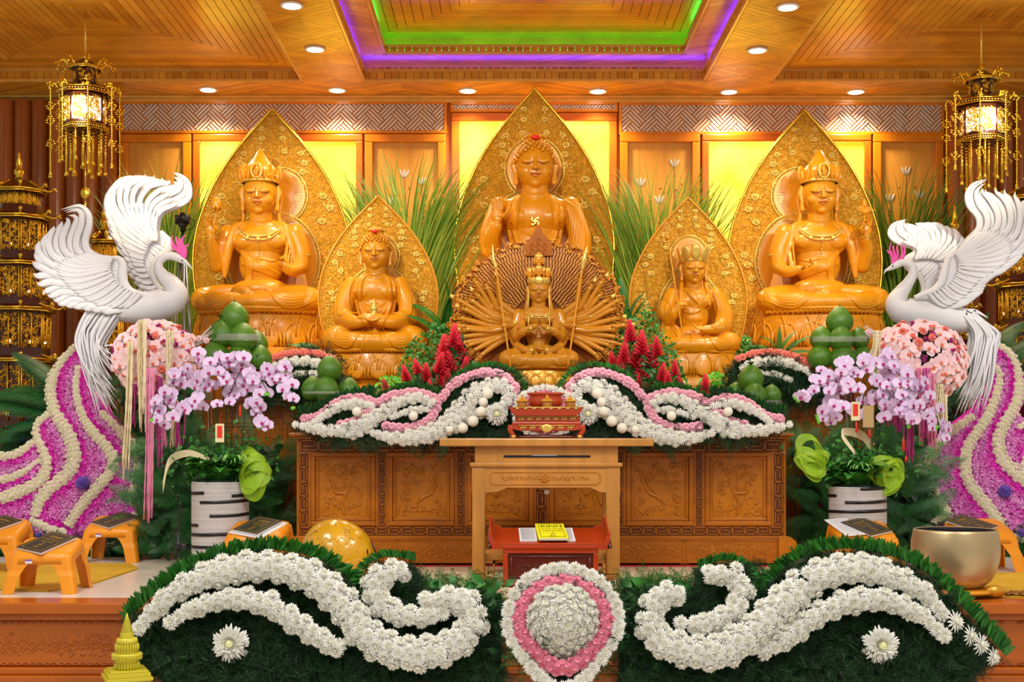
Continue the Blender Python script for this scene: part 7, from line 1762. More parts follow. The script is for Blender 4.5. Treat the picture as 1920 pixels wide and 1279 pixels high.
# ================================================================== potted orchids
def orchid_pot(side):
    Y=11.3; cx=413 if side<0 else 1608; ytop=903 if side<0 else 912; R=52*S(Y); b=np.array([(cx-CX)*S(Y),Y,0.])
    o=thing('orchid_pot','tall white rope-wound vase with black bands and lilac orchids, standing '+('left of the altar cabinet' if side<0 else 'right of the altar cabinet'),'potted plant',b)
    zt=W(0,ytop,Y)[2]
    M().add(xf(lathe([(.01,0),(R*.97,0),(R,.01),(R,zt-.01),(R*.98,zt),(R*.9,zt),(R*.9,zt-.05),(.01,zt-.05)],48),TR(b))).build('vase',['rope_white'],o)
    rg=M()
    for z in np.arange(.01,zt-.01,.0105): rg.add(xf(tube([(R*cos(a),R*sin(a),z) for a in np.linspace(0,2*pi,40)[:-1]],.0052,5,closed=True),TR(b)),tone=RNG.uniform(0,1))
    rg.build('rope_winding',['rope_white'],o,kind='stuff')
    bands=[(-90,-20,.88),(35,95,.84),(-30,90,.775),(-8,90,.62),(-90,-35,.515),(-90,40,.41),(-90,20,.27),(-90,-60,.17)] if side<0 else [(-10,80,.98),(-95,-60,.90),(-40,95,.82),(-95,70,.71),(-80,95,.52),(-90,30,.24)]
    for a0,a1,f in bands:
        A=np.radians(np.linspace(a0,a1,30)); z=f*zt; P=np.array([(R*1.012*sin(a),-R*1.012*cos(a),z+.006*(a)) for a in A])+b; V=np.stack([P-[0,0,.013],P-[0,0,.013]+0*P,P+[0,0,.013]],1)
        dirn=np.stack([np.sin(A),-np.cos(A),0*A],1); V=np.stack([P-[0,0,.014],P-[0,0,.011]+dirn*.008,P+[0,0,.011]+dirn*.008,P+[0,0,.014]],1); m=M(); m.add(grid(V)); m.build('black_band',['band_black'],o)
    M().add(xf(lathe([(.01,zt-.03),(R*.9,zt-.03),(R*.86,zt+.02),(.01,zt+.03)],24),TR(b))).build('soil',['fern_shade'],o)
    r=np.random.default_rng(60+side)
    # blooms along arching sprays
    if side<0: br=[[(408,830),(400,740),(420,690),(380,672),(340,700),(300,745),(282,790)],[(412,830),(405,760),(395,715),(355,700),(330,730),(300,770),(290,770)],[(415,830),(412,750),(430,700),(400,690),(365,740),(345,770),(330,780)],[(420,830),(428,750),(440,700),(470,690),(510,700),(540,730),(552,765)],[(424,830),(440,760),(455,720),(480,730),(490,765),(495,790),(480,790)],[(420,830),(432,740),(450,690),(420,672),(450,680),(480,700),(505,740)],[(418,830),(425,760),(440,735),(455,730),(500,715),(530,700),(535,680)]]
    else: br=[[(1600,840),(1590,760),(1600,700),(1570,680),(1540,720),(1510,730),(1490,745)],[(1604,840),(1600,770),(1590,720),(1560,740),(1550,770),(1545,780),(1530,780)],[(1606,840),(1610,750),(1620,700),(1600,690),(1570,700),(1590,740),(1560,760)],[(1610,840),(1622,760),(1640,700),(1665,690),(1700,720),(1735,770),(1760,800)],[(1612,840),(1630,760),(1645,720),(1680,740),(1700,770),(1705,785),(1702,790)],[(1608,840),(1620,740),(1630,690),(1660,672),(1690,700),(1700,740),(1730,760)],[(1606,840),(1612,740),(1640,705),(1670,745),(1665,770),(1655,740),(1640,690)],[(1615,840),(1650,745),(1680,720),(1720,730),(1750,770),(1765,810),(1762,820)]]
    T=[]; st=M(); bd=M()
    for k,B in enumerate(br):
        Q=spline(B,60); d=np.linspace(0,-.22,60)+r.uniform(-.1,.1); P=np.array([W(x,y,Y+dd) for (x,y),dd in zip(Q,d)]); P[0]=b+np.array([r.uniform(-.05,.05),r.uniform(-.05,.05),zt]); P[:8]=P[0]+(P[8]-P[0])*np.linspace(0,1,9)[:8,None]; st.add(tube(P,.0035,5))
        for i in np.linspace(22,56,13).astype(int):
            off=np.array([r.normal(0,.035),-.03-.02*r.uniform(),r.normal(0,.04)]); T.append(frame(P[i]+off,(r.normal(0,.35)+(P[i][0]-b[0])*.8,-1,r.normal(.05,.25)),.066*r.uniform(.8,1.1),r.normal(0,.25)))
        for j in range(4): bd.add(ball(P[59-j]+np.array([0,-.01,-.03*j*.6]),.012+.002*j,8,6),tone=.8)
    # dense mass of blooms in the middle of the spray
    ell=((415,735,110,62) if side<0 else (1625,735,110,66))
    for i in range(34 if side<0 else 36):
        a=r.uniform(0,2*pi); q=math.sqrt(r.uniform()); x,y=ell[0]+ell[2]*q*cos(a),ell[1]-10+ell[3]*q*sin(a)*.8; T.append(frame(W(x,y,Y-.12+r.uniform(-.06,.06)),(r.normal(0,.35)+(x-ell[0])*.006,-1,r.normal(.1,.3)),.066*r.uniform(.8,1.1),r.normal(0,.25)))
    flowers(o,'orchid_bloom',[ORC],['orchid_lilac','lip_magenta'],T,100,lip=ORL)
    st.build('flower_stems',['leaf_dark'],o,kind='stuff'); bd.build('orchid_buds',['leaf_bright'],o,kind='stuff')
    # support sticks
    for i in range(6):
        x=cx+r.uniform(-45,55); p=W(x,835,Y); M().add(tube([b+np.array([(x-cx)*.003,0,zt-.02]),W(x,725+r.uniform(-10,20),Y-.02)],.0032,6)).build('support_stick',['metal_grey' if i%2 else 'band_black'],o)
    # leaves around the rim
    gb=leafblade(1,.20,1.5,7,.2,.9); m=M(); Ts=[]
    for i in range(75):
        a=r.uniform(0,2*pi); p=b+np.array([cos(a)*R*.4,sin(a)*R*.4,zt-.02+r.uniform(0,.06)]); L=r.uniform(.20,.38); Ts.append(TR(p,(r.uniform(-.1,.35),0,a-pi/2),(L,L,L*1.1)))
    m.inst(gb,Ts,r.uniform(0,1,len(Ts))); m.build('orchid_leaves',['leaf_orchid'],o,kind='stuff')
    g=leafblade(1,.30,.6,5,.2,.2); m=M(); Ts=[]
    for i in range(380):
        q=r.normal(0,1,2); x=cx+q[0]*44; y=862+q[1]*24; Ts.append(frame(W(x,y,Y+r.uniform(-.16,.15)),(r.normal(0,.6),-1,r.normal(.4,.5)),.05*r.uniform(.5,1.3),r.uniform(0,6)))
    m.inst(g,Ts,r.uniform(0,1,len(Ts))); m.build('small_leaves',['leaf'],o,kind='stuff')
    m=M(); gs_=leafblade(1,.035,1.9,9,.2,1.1); Ts=[]
    for i in range(26 if side>0 else 12):
        a=r.uniform(-2.6,-.5); x=(-2 if side>0 else 30); p=b+np.array([x*S(Y),-.10,zt+.10]); L=r.uniform(.22,.42); Ts.append(TR(p,(0,0,a-pi/2),(L,L,L)))
    m.inst(gs_,Ts,r.uniform(0,1,len(Ts))); m.build('variegated_blades',['leaf_bright'],o,kind='stuff')
    m=M(); ge=leafblade(1,.010,1.9,9,-.1,1.1); m.inst(ge,[T_@TR((0,0,.012)) for T_ in Ts]); m.build('blade_midribs',['variegated'],o,kind='stuff')
    # pale plume and mesh bow
    pl=spline([W(cx-20,862,Y-.12),W(cx-60,850,Y-.15),W(cx-95,865,Y-.15),W(cx-108,915,Y-.15)],20) if side<0 else spline([W(cx-5,850,Y-.22),W(cx-30,812,Y-.2),W(cx+5,815,Y-.2),W(cx+25,835,Y-.2)],20)
    m=M()
    for j in range(9): m.add(tube(pl+np.array([0,0,.004*(j-4)])*np.linspace(1,3,20)[:,None],np.linspace(.004,.0015,20),4),tone=.2)
    m.build('pale_plume',['strand_cream'],o)
    for sg in ((1,) if side<0 else (-1,1)):
        bx,by=(cx+sg*62,885) if sg>0 else (cx-82,870)
        m=M(); e=M()
        for j in range(6):
            v_=np.array([r.uniform(-.6,.6),.25,r.uniform(.3,.8)]); a0=r.uniform(0,2*pi); L=r.uniform(.10,.19); w_=r.uniform(.10,.16); c=W(bx+r.uniform(-8,8),by+r.uniform(-10,20),Y-.16+r.uniform(-.05,.03)); t=np.linspace(0,2*pi,24)
            base_=np.stack([np.cos(t)*L*.55,np.sin(2*t+a0)*.03,np.sin(t)*L*.9],1); ca,sa=cos(a0),sin(a0); base_=base_@np.array([[ca,0,sa],[0,1,0],[-sa,0,ca]]); out=base_*.8+v_*w_; P=np.stack([base_+c,(base_*1.08)+v_*w_*.5+c,out+c],1); m.add(grid(P)); e.add(tube(P[:,0],.0014,4)); e.add(tube(P[:,2],.0014,4))
        bow=m.build('mesh_bow',['mesh_green'],o); e.build('bow_edges',['mesh_edge'],bow)
    # cards and red tassels
    cards=[(412,812,16,34,'card_cream',True)] if side<0 else [(1604,771,16,34,'card_cream',True),(1628,781,20,40,'card_kraft',False)]
    for (x,y,w_,h_,mt,red) in cards:
        p=W(x,y,Y-.30); s_=S(Y); cd_=M(); cd_.add(cbox(p,(w_*s_,.003,h_*s_))); cc=cd_.build('tag_card',[mt],o,smooth=False)
        if red: M().add(cbox(p-np.array([0,.003,-2*s_]),(9*s_,.002,22*s_))).build('red_label',['card_red'],cc,smooth=False)
        M().add(tube([p+[0,0,h_*s_*.5],p+[0,.05,h_*s_*.5+.10]],.0015,4)).build('string',['card_red'],cc)
    tas=[(450,770,22)] if side<0 else [(1606,800,22),(1630,812,16),(1694,832,26),(1699,860,10)]
    for (x,y,h_) in tas:
        p=W(x,y,Y-.28); s_=S(Y); M().add(xf(lathe([(.002,.5*h_*s_),(.006,.42*h_*s_),(.010,.2*h_*s_),(.013,-.5*h_*s_),(.001,-.5*h_*s_)],10),TR(p))).build('red_tassel',['card_red'],o)
    return o
orchid_pot(-1); orchid_pot(1)
# extra coral and cream blossoms low behind the orchid sprays
for side,pts in ((-1,[(433,722,'coral_petal'),(470,735,'white_mum'),(480,745,'white_mum')]),(1,[(1540,745,'white_mum'),(1550,752,'white_mum'),(1562,765,'white_mum'),(1575,745,'coral_petal')])):
    o=thing('blossom_cluster','few loose cream and coral blossoms seen between the lilac orchids '+('at left' if side<0 else 'at right'),'flowers',W(pts[0][0],752,12.45)); 
    for x,y,mt in pts: flowers(o,'blossom',[CARN[0]],[mt],[frame(W(x,y,12.43),(0,-1,.2),.05)],9)
    M().add(tube([W(pts[0][0],752,12.45),W(pts[0][0],pts[0][1],12.45)],.004,5)).build('stem',['leaf_dark'],o)
# ================================================================== incense table and what stands on it
def incense_table():
    Y=10.27; s_=S(Y); X=lambda px: (px-CX)*s_; Z=lambda py: CZ-(py-HY)*s_; D=.55
    o=thing('incense_table','light brown wooden incense table with wide overhanging top before the altar cabinet','table',(X(1025),Y+D/2,0))
    m=M(); m.add(box(X(824),X(1226),Y,Y+D,Z(837),Z(822))); t=m.build('table_top',['table_wood'],o,smooth=False,bevel=.010)
    for sg,x in ((-1,X(826)),(1,X(1224))): pass
    m=M(); m.add(box(X(890),X(1160),Y+.06,Y+D-.06,Z(868),Z(837))); m.build('waist',['table_wood'],o,smooth=False,bevel=.003)
    m=M(); a=np.linspace(pi/2,1.5*pi,8); L=[(X(946)+ .009*cos(q),Z(856)+.009*sin(q)) for q in a]+[(X(1106)+.009*cos(q+pi),Z(856)+.009*sin(q+pi)) for q in a]; m.add(prism(L[::-1],Y+.055,Y+.075)); sl=m.build('slot',['band_black'],o,smooth=False)
    M().add(box(X(998),X(1045),Y+.052,Y+.06,Z(855),Z(853))).build('slot_handle',['print_grey'],sl,smooth=False)
    m=M(); m.add(box(X(881),X(1168),Y+.025,Y+D-.02,Z(875),Z(868))); m.add(box(X(884),X(1165),Y+.035,Y+D-.03,Z(878),Z(875))); m.build('moulding',['table_wood'],o,smooth=False,bevel=.004)
    # apron with cusped lower edge
    P=[(885,878),(1163,878),(1163,924),(1138,924),(1126,922),(1116,918),(1108,914),(950,914),(942,918),(932,922),(908,924),(885,924)]; m=M(); m.add(prism([(X(a),Z(b)) for a,b in P],Y+.045,Y+.07)); ap=m.build('apron',['table_wood'],o,smooth=False,bevel=.003)
    m=M(); q=[(925,886),(1120,886),(1126,890),(1126,905),(1120,909),(925,909),(919,905),(919,890)]; m.add(tube([(X(a),Y+.044,Z(b)) for a,b in q],.005,6,closed=True))
    scroll_relief(m,X(932),X(1112),Z(906),Z(889),Y+.045,5,th=.004,n=2,leafn=6); flower_relief(m,X(1022),Z(897),Y+.043,.05,RNG); m.build('relief',['altar_carve'],ap,kind='stuff')
    m=M(); q=[(908,1080),(908,924),(932,922),(942,918),(950,914),(1108,914),(1116,918),(1126,922),(1138,924),(1138,1080)]; m.add(tube([(X(a),Y+.043,Z(b)) for a,b in q],.005,6)); m.build('edge_bead',['table_wood'],o)
    for x0,x1 in ((885,908),(1138,1163)):
        for yy in (Y+.04,Y+D-.10):
            m=M(); w=(x1-x0)*s_; m.add(box(X(x0),X(x1),yy,yy+w,Z(1078)+.0,Z(878))); f=1 if x0<1000 else -1
            xa,xb=(X(x0),X(x1)+.0) if f>0 else (X(x0),X(x1)); pr=[(X(x0)-(.0),Z(1080)),(X(x1),Z(1080)),(X(x1)+.02*f*(f>0),Z(1086)),(X(x1)+.03*f*(f>0),.0),(X(x0)+.03*f*(f<0),0.),(X(x0)+.02*f*(f<0),Z(1086))]; m.add(prism(pr,yy-.01,yy+w)); m.build('leg',['table_wood'],o,smooth=False,bevel=.006)
    m=M(); m.add(box(X(908),X(1138),Y+.07,Y+.10,Z(1052),Z(1040))); m.add(box(X(908),X(1138),Y+D-.1,Y+D-.07,Z(1052),Z(1040))); m.build('stretcher',['table_wood'],o,smooth=False,bevel=.004)
    m=M()
    for f,x in ((1,908),(-1,1138)): 
        for (a,b,c,d) in ((0,20,1058,1053),(16,20,1075,1053),(6,20,1078,1074),(6,9,1078,1064)): m.add(box(min(X(x+f*a),X(x+f*b)),max(X(x+f*a),X(x+f*b)),Y+.06,Y+.08,Z(c),Z(d)))
    m.build('corner_fret',['table_wood'],o,smooth=False)
    M().add(ball((X(1026),Y+.12,Z(923)),.024,14,10)).build('round_glass_knob',['lamp_rim'],o)
incense_table()
def burner():
    Y=10.45; s_=S(Y); X=lambda px:(px-CX)*s_; zt=CZ-(822-HY)*S(10.27); Z=lambda py: zt+(821-py)*s_; 
    o=thing('incense_stand','red lacquered incense burner stand with gold fretwork on the incense table','burner',(X(1025),Y+.12,zt)); D=.26; y0=Y; y1=Y+D
    m=M(); m.add(prism([(X(956),Z(763)),(X(960),Z(772)),(X(968),Z(778)),(X(1080),Z(778)),(X(1088),Z(772)),(X(1094),Z(763))][::-1],y0-.02,y1+.02)); m.build('top_tray',['red_wood'],o,smooth=False,bevel=.003)
    M().add(box(X(966),X(1086),y0+.01,y1-.01,Z(792),Z(778))).build('waist',['red_wood'],o,smooth=False,bevel=.003)
    M().add(box(X(960),X(1090),y0-.01,y1+.01,Z(796),Z(791))).build('shelf',['red_wood'],o,smooth=False,bevel=.003)
    m=M(); m.add(prism([(X(958),Z(796)),(X(1092),Z(796)),(X(1088),Z(803)),(X(1075),Z(806)),(X(975),Z(806)),(X(962),Z(803))],y0-.005,y1+.005)); m.build('apron',['red_wood'],o,smooth=False,bevel=.003)
    for sx in (-1,1):
        for yy in (y0+.012,y1-.012):
            c=1025+sx*60; P=spline([(X(c+sx*6),yy,Z(797)),(X(c+sx*8),yy,Z(806)),(X(c+sx*3),yy,Z(814)),(X(c+sx*2),yy,Z(819))],12); m=M(); m.add(tube(P,np.linspace(.026,.014,12),10)); lg=m.build('leg',['red_wood'],o)
            M().add(ball((X(c+sx*2),yy,zt+.016),(.021,.021,.016),12,8)).build('gold_foot',['gold_paint'],lg)
    def fret(xa,xb,za,zb,y,n,nm,seed):
        m=M(); r=np.random.default_rng(seed); w=(xb-xa)/n
        for i in range(n):
            cx=xa+w*(i+.5); cz=(za+zb)/2; 
            for sg in (-1,1): a=np.linspace(0,4.8,14); R=min(w*.5,(zb-za)*.5); m.add(tube(np.stack([cx+sg*R*.45+R*.5*(1-a/7)*np.cos(a*sg),np.full(14,y),cz+R*.7*(1-a/7)*np.sin(a)],1),.0042,5))
        m.add(tube([(xa,y,zb),(xb,y,zb)],.004,5)); return m.build(nm,['gold_paint'],o,kind='stuff')
    fret(X(970),X(1082),Z(791),Z(780),y0+.004,7,'gold_fretwork',1); fret(X(972),X(1078),Z(809),Z(797),y0-.012,6,'gold_fretwork',2); fret(X(962),X(1088),Z(769),Z(763),y0-.024,8,'gold_fretwork',3)
    m=M(); m.add(ball((X(1025),y0-.014,Z(802)),(.045,.008,.034),14,8)); m.build('gold_medallion',['gold_paint'],o)
    M().add(xf(lathe([(.01,0),(.30,0),(.31,.012),(.29,.03),(.01,.03)],40,1,.40),TR((X(1025),Y+.13,zt)))).build('oval_base',['dark_red_wood'],o)
    # bowl and three lidded cups on the stand are things of their own
    z=Z(763)
    b=thing('incense_bowl','dark red incense bowl with flared rim standing on the lacquered stand','bowl',(X(1024),Y+.15,z))
    M().add(xf(lathe([(.01,0),(.11,0),(.14,.03),(.15,.06),(.13,.09),(.135,.10),(.16,.115),(.155,.125),(.12,.115),(.01,.10)],36,1.0,.62),TR((X(1024),Y+.15,z)))).build('bowl',['red_wood'],b)
    M().add(tube([(X(1024),Y+.15,z+.1),(X(1023),Y+.15,z+.1+48*s_)],.0022,5)).build('incense_stick',['line_brown'],b)
    for i,(x,dy,lab) in enumerate(((979,.03,'leftmost small lidded wooden cup on the lacquered stand'),(1026,-.0,'middle small lidded wooden cup on the lacquered stand'),(1070,.03,'rightmost small lidded wooden cup on the lacquered stand'))):
        c=thing('lidded_cup',lab,'cup',(X(x),Y+.02+dy,z),group='lidded cups on the stand'); T=TR((X(x),Y+.02+dy,z))
        M().add(xf(lathe([(.01,0),(.030,0),(.040,.01),(.042,.04),(.046,.048),(.01,.048)],20),T)).build('cup',['table_wood'],c)
        M().add(xf(lathe([(.01,.048),(.056,.050),(.054,.056),(.032,.070),(.014,.080),(.008,.086),(.014,.094),(.008,.102),(.001,.104)],20),T)).build('lid',['gold_lotus'],c)
burner()
# ---- small red lectern-table with open books
def red_table():
    Y=9.75; s_=S(Y); X=lambda px:(px-CX)*s_; Z=lambda py: CZ-(py-HY)*s_; D=.42
    zt=Z(1022); o=thing('low_reading_table','low red lacquered reading table with upturned ends in front of the incense table','table',(X(1029),Y+D/2,0))
    m=M(); m.add(box(X(925),X(1136),Y,Y+D,zt-.03,zt)); m.build('table_top',['red_wood'],o,smooth=False,bevel=.006)
    m=M(); m.add(box(X(940),X(1120),Y,Y+.012,zt,zt+.01)); m.build('front_lip',['red_wood'],o,smooth=False,bevel=.003)
    for f,x in ((-1,925),(1,1136)):
        P=[(X(x)-f*.06,zt-.03),(X(x)-f*.06,zt),(X(x)-f*.01,zt+.015),(X(x)+f*.02,zt+.09),(X(x)+f*.035,zt+.09),(X(x)+f*.02,zt-.0),(X(x)+f*.015,zt-.03)]; m=M(); m.add(prism(P if f<0 else P[::-1],Y-.004,Y+D+.004)); m.build('upturned_end',['red_wood'],o,smooth=False,bevel=.004)
        M().add(tube([(X(x)+f*.03,Y-.004,zt-.012),(X(x)+f*.03,Y+D,zt-.012)],.018,12)).build('scroll_end',['dark_red_wood'],o)
    b0,b1=X(943),X(1122); m=M(); m.add(box(b0,b1,Y+.03,Y+D-.03,.0,zt-.03)); m.build('carcass',['dark_red_wood'],o,smooth=False,bevel=.004)
    m=M(); frame_rect(m,b0,b1,.02,zt-.03,.04,Y+.01,Y+.04); m.build('frame',['red_wood'],o,smooth=False,bevel=.008)
    m=M(); m.add(box(b0+.045,b1-.045,Y+.02,Y+.035,.065,zt-.075)); dr=m.build('drawer',['dark_red_wood'],o,smooth=False)
    m=M(); frame_rect(m,b0+.06,b1-.06,.08,zt-.09,.008,Y+.014,Y+.022); scroll_relief(m,b0+.09,b1-.09,.11,zt-.12,Y+.02,9,th=.004,n=3); m.build('relief',['dark_red_wood'],dr,kind='stuff')
    M().add(xf(lathe([(.001,-.03),(.010,-.03),(.016,-.02),(.012,-.008),(.006,0),(.001,0)],14),TR((X(1032),Y+.012,Z(1058)),(radians(-90),0,0)))).build('knob',['gold_paint'],dr)
    # open folder and yellow booklet
    bz=zt+.002; tb=thing('open_book','open book with grey printed pages lying on the red reading table','book',(X(1027),Y+.2,bz))
    ya,yb=Y+.06,Y+.37; ka=.985
    for nm,x0,x1,x2,x3 in (('left_page',975,1008,973,1005),('right_page',1064,1080,1062,1077)):
        V=[(X(x0),ya,bz+.012),(X(x1),ya,bz+.014),(X(x3)*1.0,yb,bz+.014),(X(x2),yb,bz+.012)]; lo=[(a,b,bz) for a,b,c in V]; m=M(); m.add(G(lo+V,[[[0,1,5,4],[1,2,6,5],[2,3,7,6],[3,0,4,7],[4,5,6,7],[3,2,1,0]]])); pg=m.build(nm,['book_white'],tb,smooth=False)
        m=M()
        for i in range(12):
            t=(i+1)/13; y=ya+(yb-ya)*t; xa=X(x0+(x2-x0)*t+3); xb=X(x1+(x3-x1)*t-3); m.add(box(xa,xb,y-.004,y+.004,bz+.0145,bz+.0155))
        m.build('print_lines',['print_grey'],pg,smooth=False)
    yb_=thing('booklet','bright yellow booklet titled KINH lying on the open book','book',(X(1036),Y+.2,bz+.016)); m=M()
    V=[(X(1010),Y+.04,bz+.016),(X(1067),Y+.04,bz+.016),(X(1060),Y+.40,bz+.016),(X(1005),Y+.40,bz+.016)]; m.add(G(V+[(a,b,c+.022) for a,b,c in V],[[[0,1,5,4],[1,2,6,5],[2,3,7,6],[3,0,4,7],[4,5,6,7],[3,2,1,0]]])); m.build('cover',['book_yellow'],yb_,smooth=False)
    M().add(cbox(((V[0][0]+V[1][0])/2,Y+.038,bz+.026),(.22,.004,.014))).build('page_block',['book_white'],yb_,smooth=False)
    cx=(X(1010)+X(1067))/2-yb_.location[0]; yy=lambda t:(Y+.04+.36*t)-yb_.location[1]
    text_mesh('KINH',.070,yb_,TR((cx-.012,yy(.80),.0225)),'ink'); text_mesh('NHÂT TUNG HÀNG NGÀY',.0145,yb_,TR((cx-.01,yy(.64),.0225)),'ink'); text_mesh('ĐI ĐÀ',.0,yb_,TR((0,0,0)),'ink') if False else None
    text_mesh('NGHI THỨC',.028,yb_,TR((cx-.006,yy(.50),.0225)),'ink')
    for w_,t in (('A',.38),('DI',.26),('ĐÀ',.13)): text_mesh(w_,.034,yb_,TR((cx-.002,yy(t),.0225)),'ink')
    m=M(); a=[(X(1015),Y+.07),(X(1061),Y+.07),(X(1055),Y+.38),(X(1011),Y+.38)]; m.add(tube([(p,q,bz+.039) for p,q in a],.0018,4,closed=True)); m.build('cover_border',['ink'],yb_)
red_table()
for nm in ('low_reading_table','open_book','booklet'):
    o=[q for q in bpy.data.objects if q.name==nm][0]
    if nm=='low_reading_table':
        for c in kids(o):
            for c2 in [c]+kids(c):
                for v in c2.data.vertices:
                    w=v.co+o.location
                    if w.z>.2: v.co.z+=.25*(w.y-9.75)
    else: o.rotation_euler.x=math.atan(.25); o.location.z+=.25*(o.location.y-9.75)
# ---- plastic stools with sutra books
def stool_proto():
    o=thing('plastic_stool','','stool'); W0,D0,H=.44,.36,.345
    def rr(w,d,r,n=5):
        P=[]
        for cx,cy,a0 in ((w/2-r,d/2-r,0),(-w/2+r,d/2-r,pi/2),(-w/2+r,-d/2+r,pi),(w/2-r,-d/2+r,1.5*pi)):
            for i in range(n): a=a0+pi/2*i/(n-1); P.append((cx+r*cos(a),cy+r*sin(a)))
        return np.array(P)
    L=[(W0-.06,D0-.06,.05,H),(W0-.02,D0-.02,.06,H-.008),(W0,D0,.07,H-.03),(W0+.02,D0+.02,.07,H-.085)]
    R_=[np.concatenate([rr(w,d,r),np.full((20,1),z)],1) for w,d,r,z in L]; I=[np.concatenate([rr(w-.012,d-.012,r-.004),np.full((20,1),z-.006 if k<3 else z)],1) for k,(w,d,r,z) in enumerate(L)]
    V=np.concatenate(R_+I[::-1]); k=20; idx=np.arange(k*8).reshape(8,k); j=np.roll(idx,-1,1); m=M(); m.add(G(V,[np.stack([idx[:-1],idx[1:],j[1:],j[:-1]],-1).reshape(-1,4),idx[0][None],idx[7][::-1][None]])); m.build('seat',['stool_orange'],o,local=True)
    for sx in (-1,1):
        for sy in (-1,1):
            # an angled leg widening upwards into the corner
            m=M(); top=[]; n=7; P=[]
            def sec(z,wx,wy,ex):
                cx,cy=sx*(W0/2+.006+ex),sy*(D0/2+.006+ex); t=.012; pts=[(cx-sx*wx,cy),(cx-sx*.03,cy),(cx-sx*.008,cy-sy*.008),(cx,cy-sy*.03),(cx,cy-sy*wy)]; inn=[(cx-sx*t,cy-sy*wy),(cx-sx*t,cy-sy*.032),(cx-sx*.034,cy-sy*t),(cx-sx*wx,cy-sy*t)]; return [(a,b,z) for a,b in pts+inn]
            S_=[sec(H-.03,.150,.125,-.006),sec(H-.085,.148,.12,.003),sec(H-.11,.128,.108,.006),sec(H-.14,.116,.098,.010),sec(.16,.106,.088,.025),sec(0,.096,.078,.048)]
            V=np.array(S_).reshape(-1,3); q=len(S_[0]); i=np.arange(len(S_)*q).reshape(-1,q); jj=np.roll(i,-1,1); m.add(G(V,[np.stack([i[:-1],i[1:],jj[1:],jj[:-1]],-1).reshape(-1,4),i[0][None],i[-1][::-1][None]])); m.build('leg',['stool_orange'],o,smooth=False,local=True,bevel=.004)
    m=M(); m.add(cbox((-.08,-(D0/2+.010),H-.06),(.05,.003,.036))); st=m.build('sticker',['paper_sticker'],o,smooth=False,local=True); m=M(); m.add(cbox((-.08,-(D0/2+.012),H-.047),(.05,.002,.010))); m.build('sticker_stripe',['sticker_violet'],st,smooth=False,local=True)
    for c in kids(o):
        for c2 in [c]+kids(c):
            for v in c2.data.vertices: v.co.z += SL*v.co.y*v.co.z/H
    return o
SL=.30
def book_proto(w=.165,d=.24,open_=0):
    o=thing('sutra_book','','book'); 
    M().add(box(-w/2+.003,w/2-.003,-d/2+.003,d/2-.003,0,.014)).build('page_block',['book_white'],o,smooth=False,local=True)
    M().add(box(-w/2,w/2,-d/2,d/2,.014,.0165)).build('cover',['book_black'],o,smooth=False,local=True)
    bd=M(); frame_rect(bd,-w/2+.014,w/2-.014,-d/2+.014,d/2-.014,.0022,0,.001); 
    for v in bd.V: v[:]=np.stack([v[:,0],v[:,2],.0165+v[:,1]],1)
    bd.build('cover_border',['gold_print'],o,smooth=False,local=True)
    text_mesh('KINH',.034,o,TR((0,d*.26,.017)),'gold_print'); text_mesh('NHÂT TUNG',.015,o,TR((0,d*.12,.017)),'gold_print'); text_mesh('NGHI THỨC',.014,o,TR((0,0,.017)),'gold_print')
    for w_,t in (('A',-.10),('DI',-.20),('ĐÀ',-.31)): text_mesh(w_,.022,o,TR((0,d*t,.017)),'gold_print')
    sp=M(); 
    for i in range(18): sp.add(xf(tube([(.006*cos(a),0,.008+.010*sin(a)) for a in np.linspace(0,2*pi,9)[:-1]],.0012,4,closed=True),TR((-w/2,-d/2+.01+i*(d-.02)/17,0))))
    sp.build('spiral_binding',['band_black'],o,local=True,kind='stuff')
    return o
SP=stool_proto(); BP=book_proto(); H=.345
def set_stool(px,py,Y,lab,rz=0,book=None,first=[True],bfirst=[True],sc=1.0,yfirst=None):
    loc=((px-CX)*S(Y),Y,0)
    if first[0]: s=SP; s.location=loc; s.rotation_euler=(0,0,rz); s['label']=lab; s['group']='orange plastic stools'; first[0]=False; s.scale=(sc,)*3
    else: s=dup(SP,loc,rz,lab,'orange plastic stools',sc)
    if book:
        dx,dy,brz,blab=book; bl=(loc[0]+dx,loc[1]+dy,(H+SL*dy)*sc+.004)
        if bfirst[0]: b=BP; b.location=bl; b.rotation_euler=(0,0,brz); b['label']=blab; b['group']='black sutra books on the stools'; bfirst[0]=False
        else: b=dup(BP,bl,brz,blab,'black sutra books on the stools')
        b.rotation_euler=(Matrix.Rotation(math.atan(SL),3,'X')@Matrix.Rotation(brz*2.1,3,'Z')).to_euler(); b.scale=(1.5,1.5,1.3)
    return s
set_stool(90,0,9.62,'orange plastic stool nearest the stage edge at left',.03,(-.005,-.0,-.22,'black spiral-bound KINH book on the nearest left stool'))
set_stool(215,0,12.05,'orange plastic stool standing right in front of the left pink tail',-.03,(.01,0,-.28,'black spiral-bound KINH book on the stool before the left pink tail'),sc=1.06)
set_stool(-8,0,11.1,'orange plastic stool cut off by the left edge of the picture',.02,(.0,0,-.28,'black spiral-bound KINH book at the left picture edge'),sc=1.12)
set_stool(485,0,10.9,'orange plastic stool between the left orchid vase and the wooden fish',-.05,(.0,-.02,-.22,'black KINH book lying on white papers, left of the wooden fish'),sc=1.12)
set_stool(1617,0,10.9,'orange plastic stool in front of the right orchid vase',.05,(.03,-.02,.24,'black KINH book beside an open page, before the right vase'),sc=1.12)
set_stool(1838,0,11.2,'orange plastic stool behind the brass bowl',.05,(-.08,0,.30,'black KINH book on the stool behind the brass bowl'),sc=1.12)
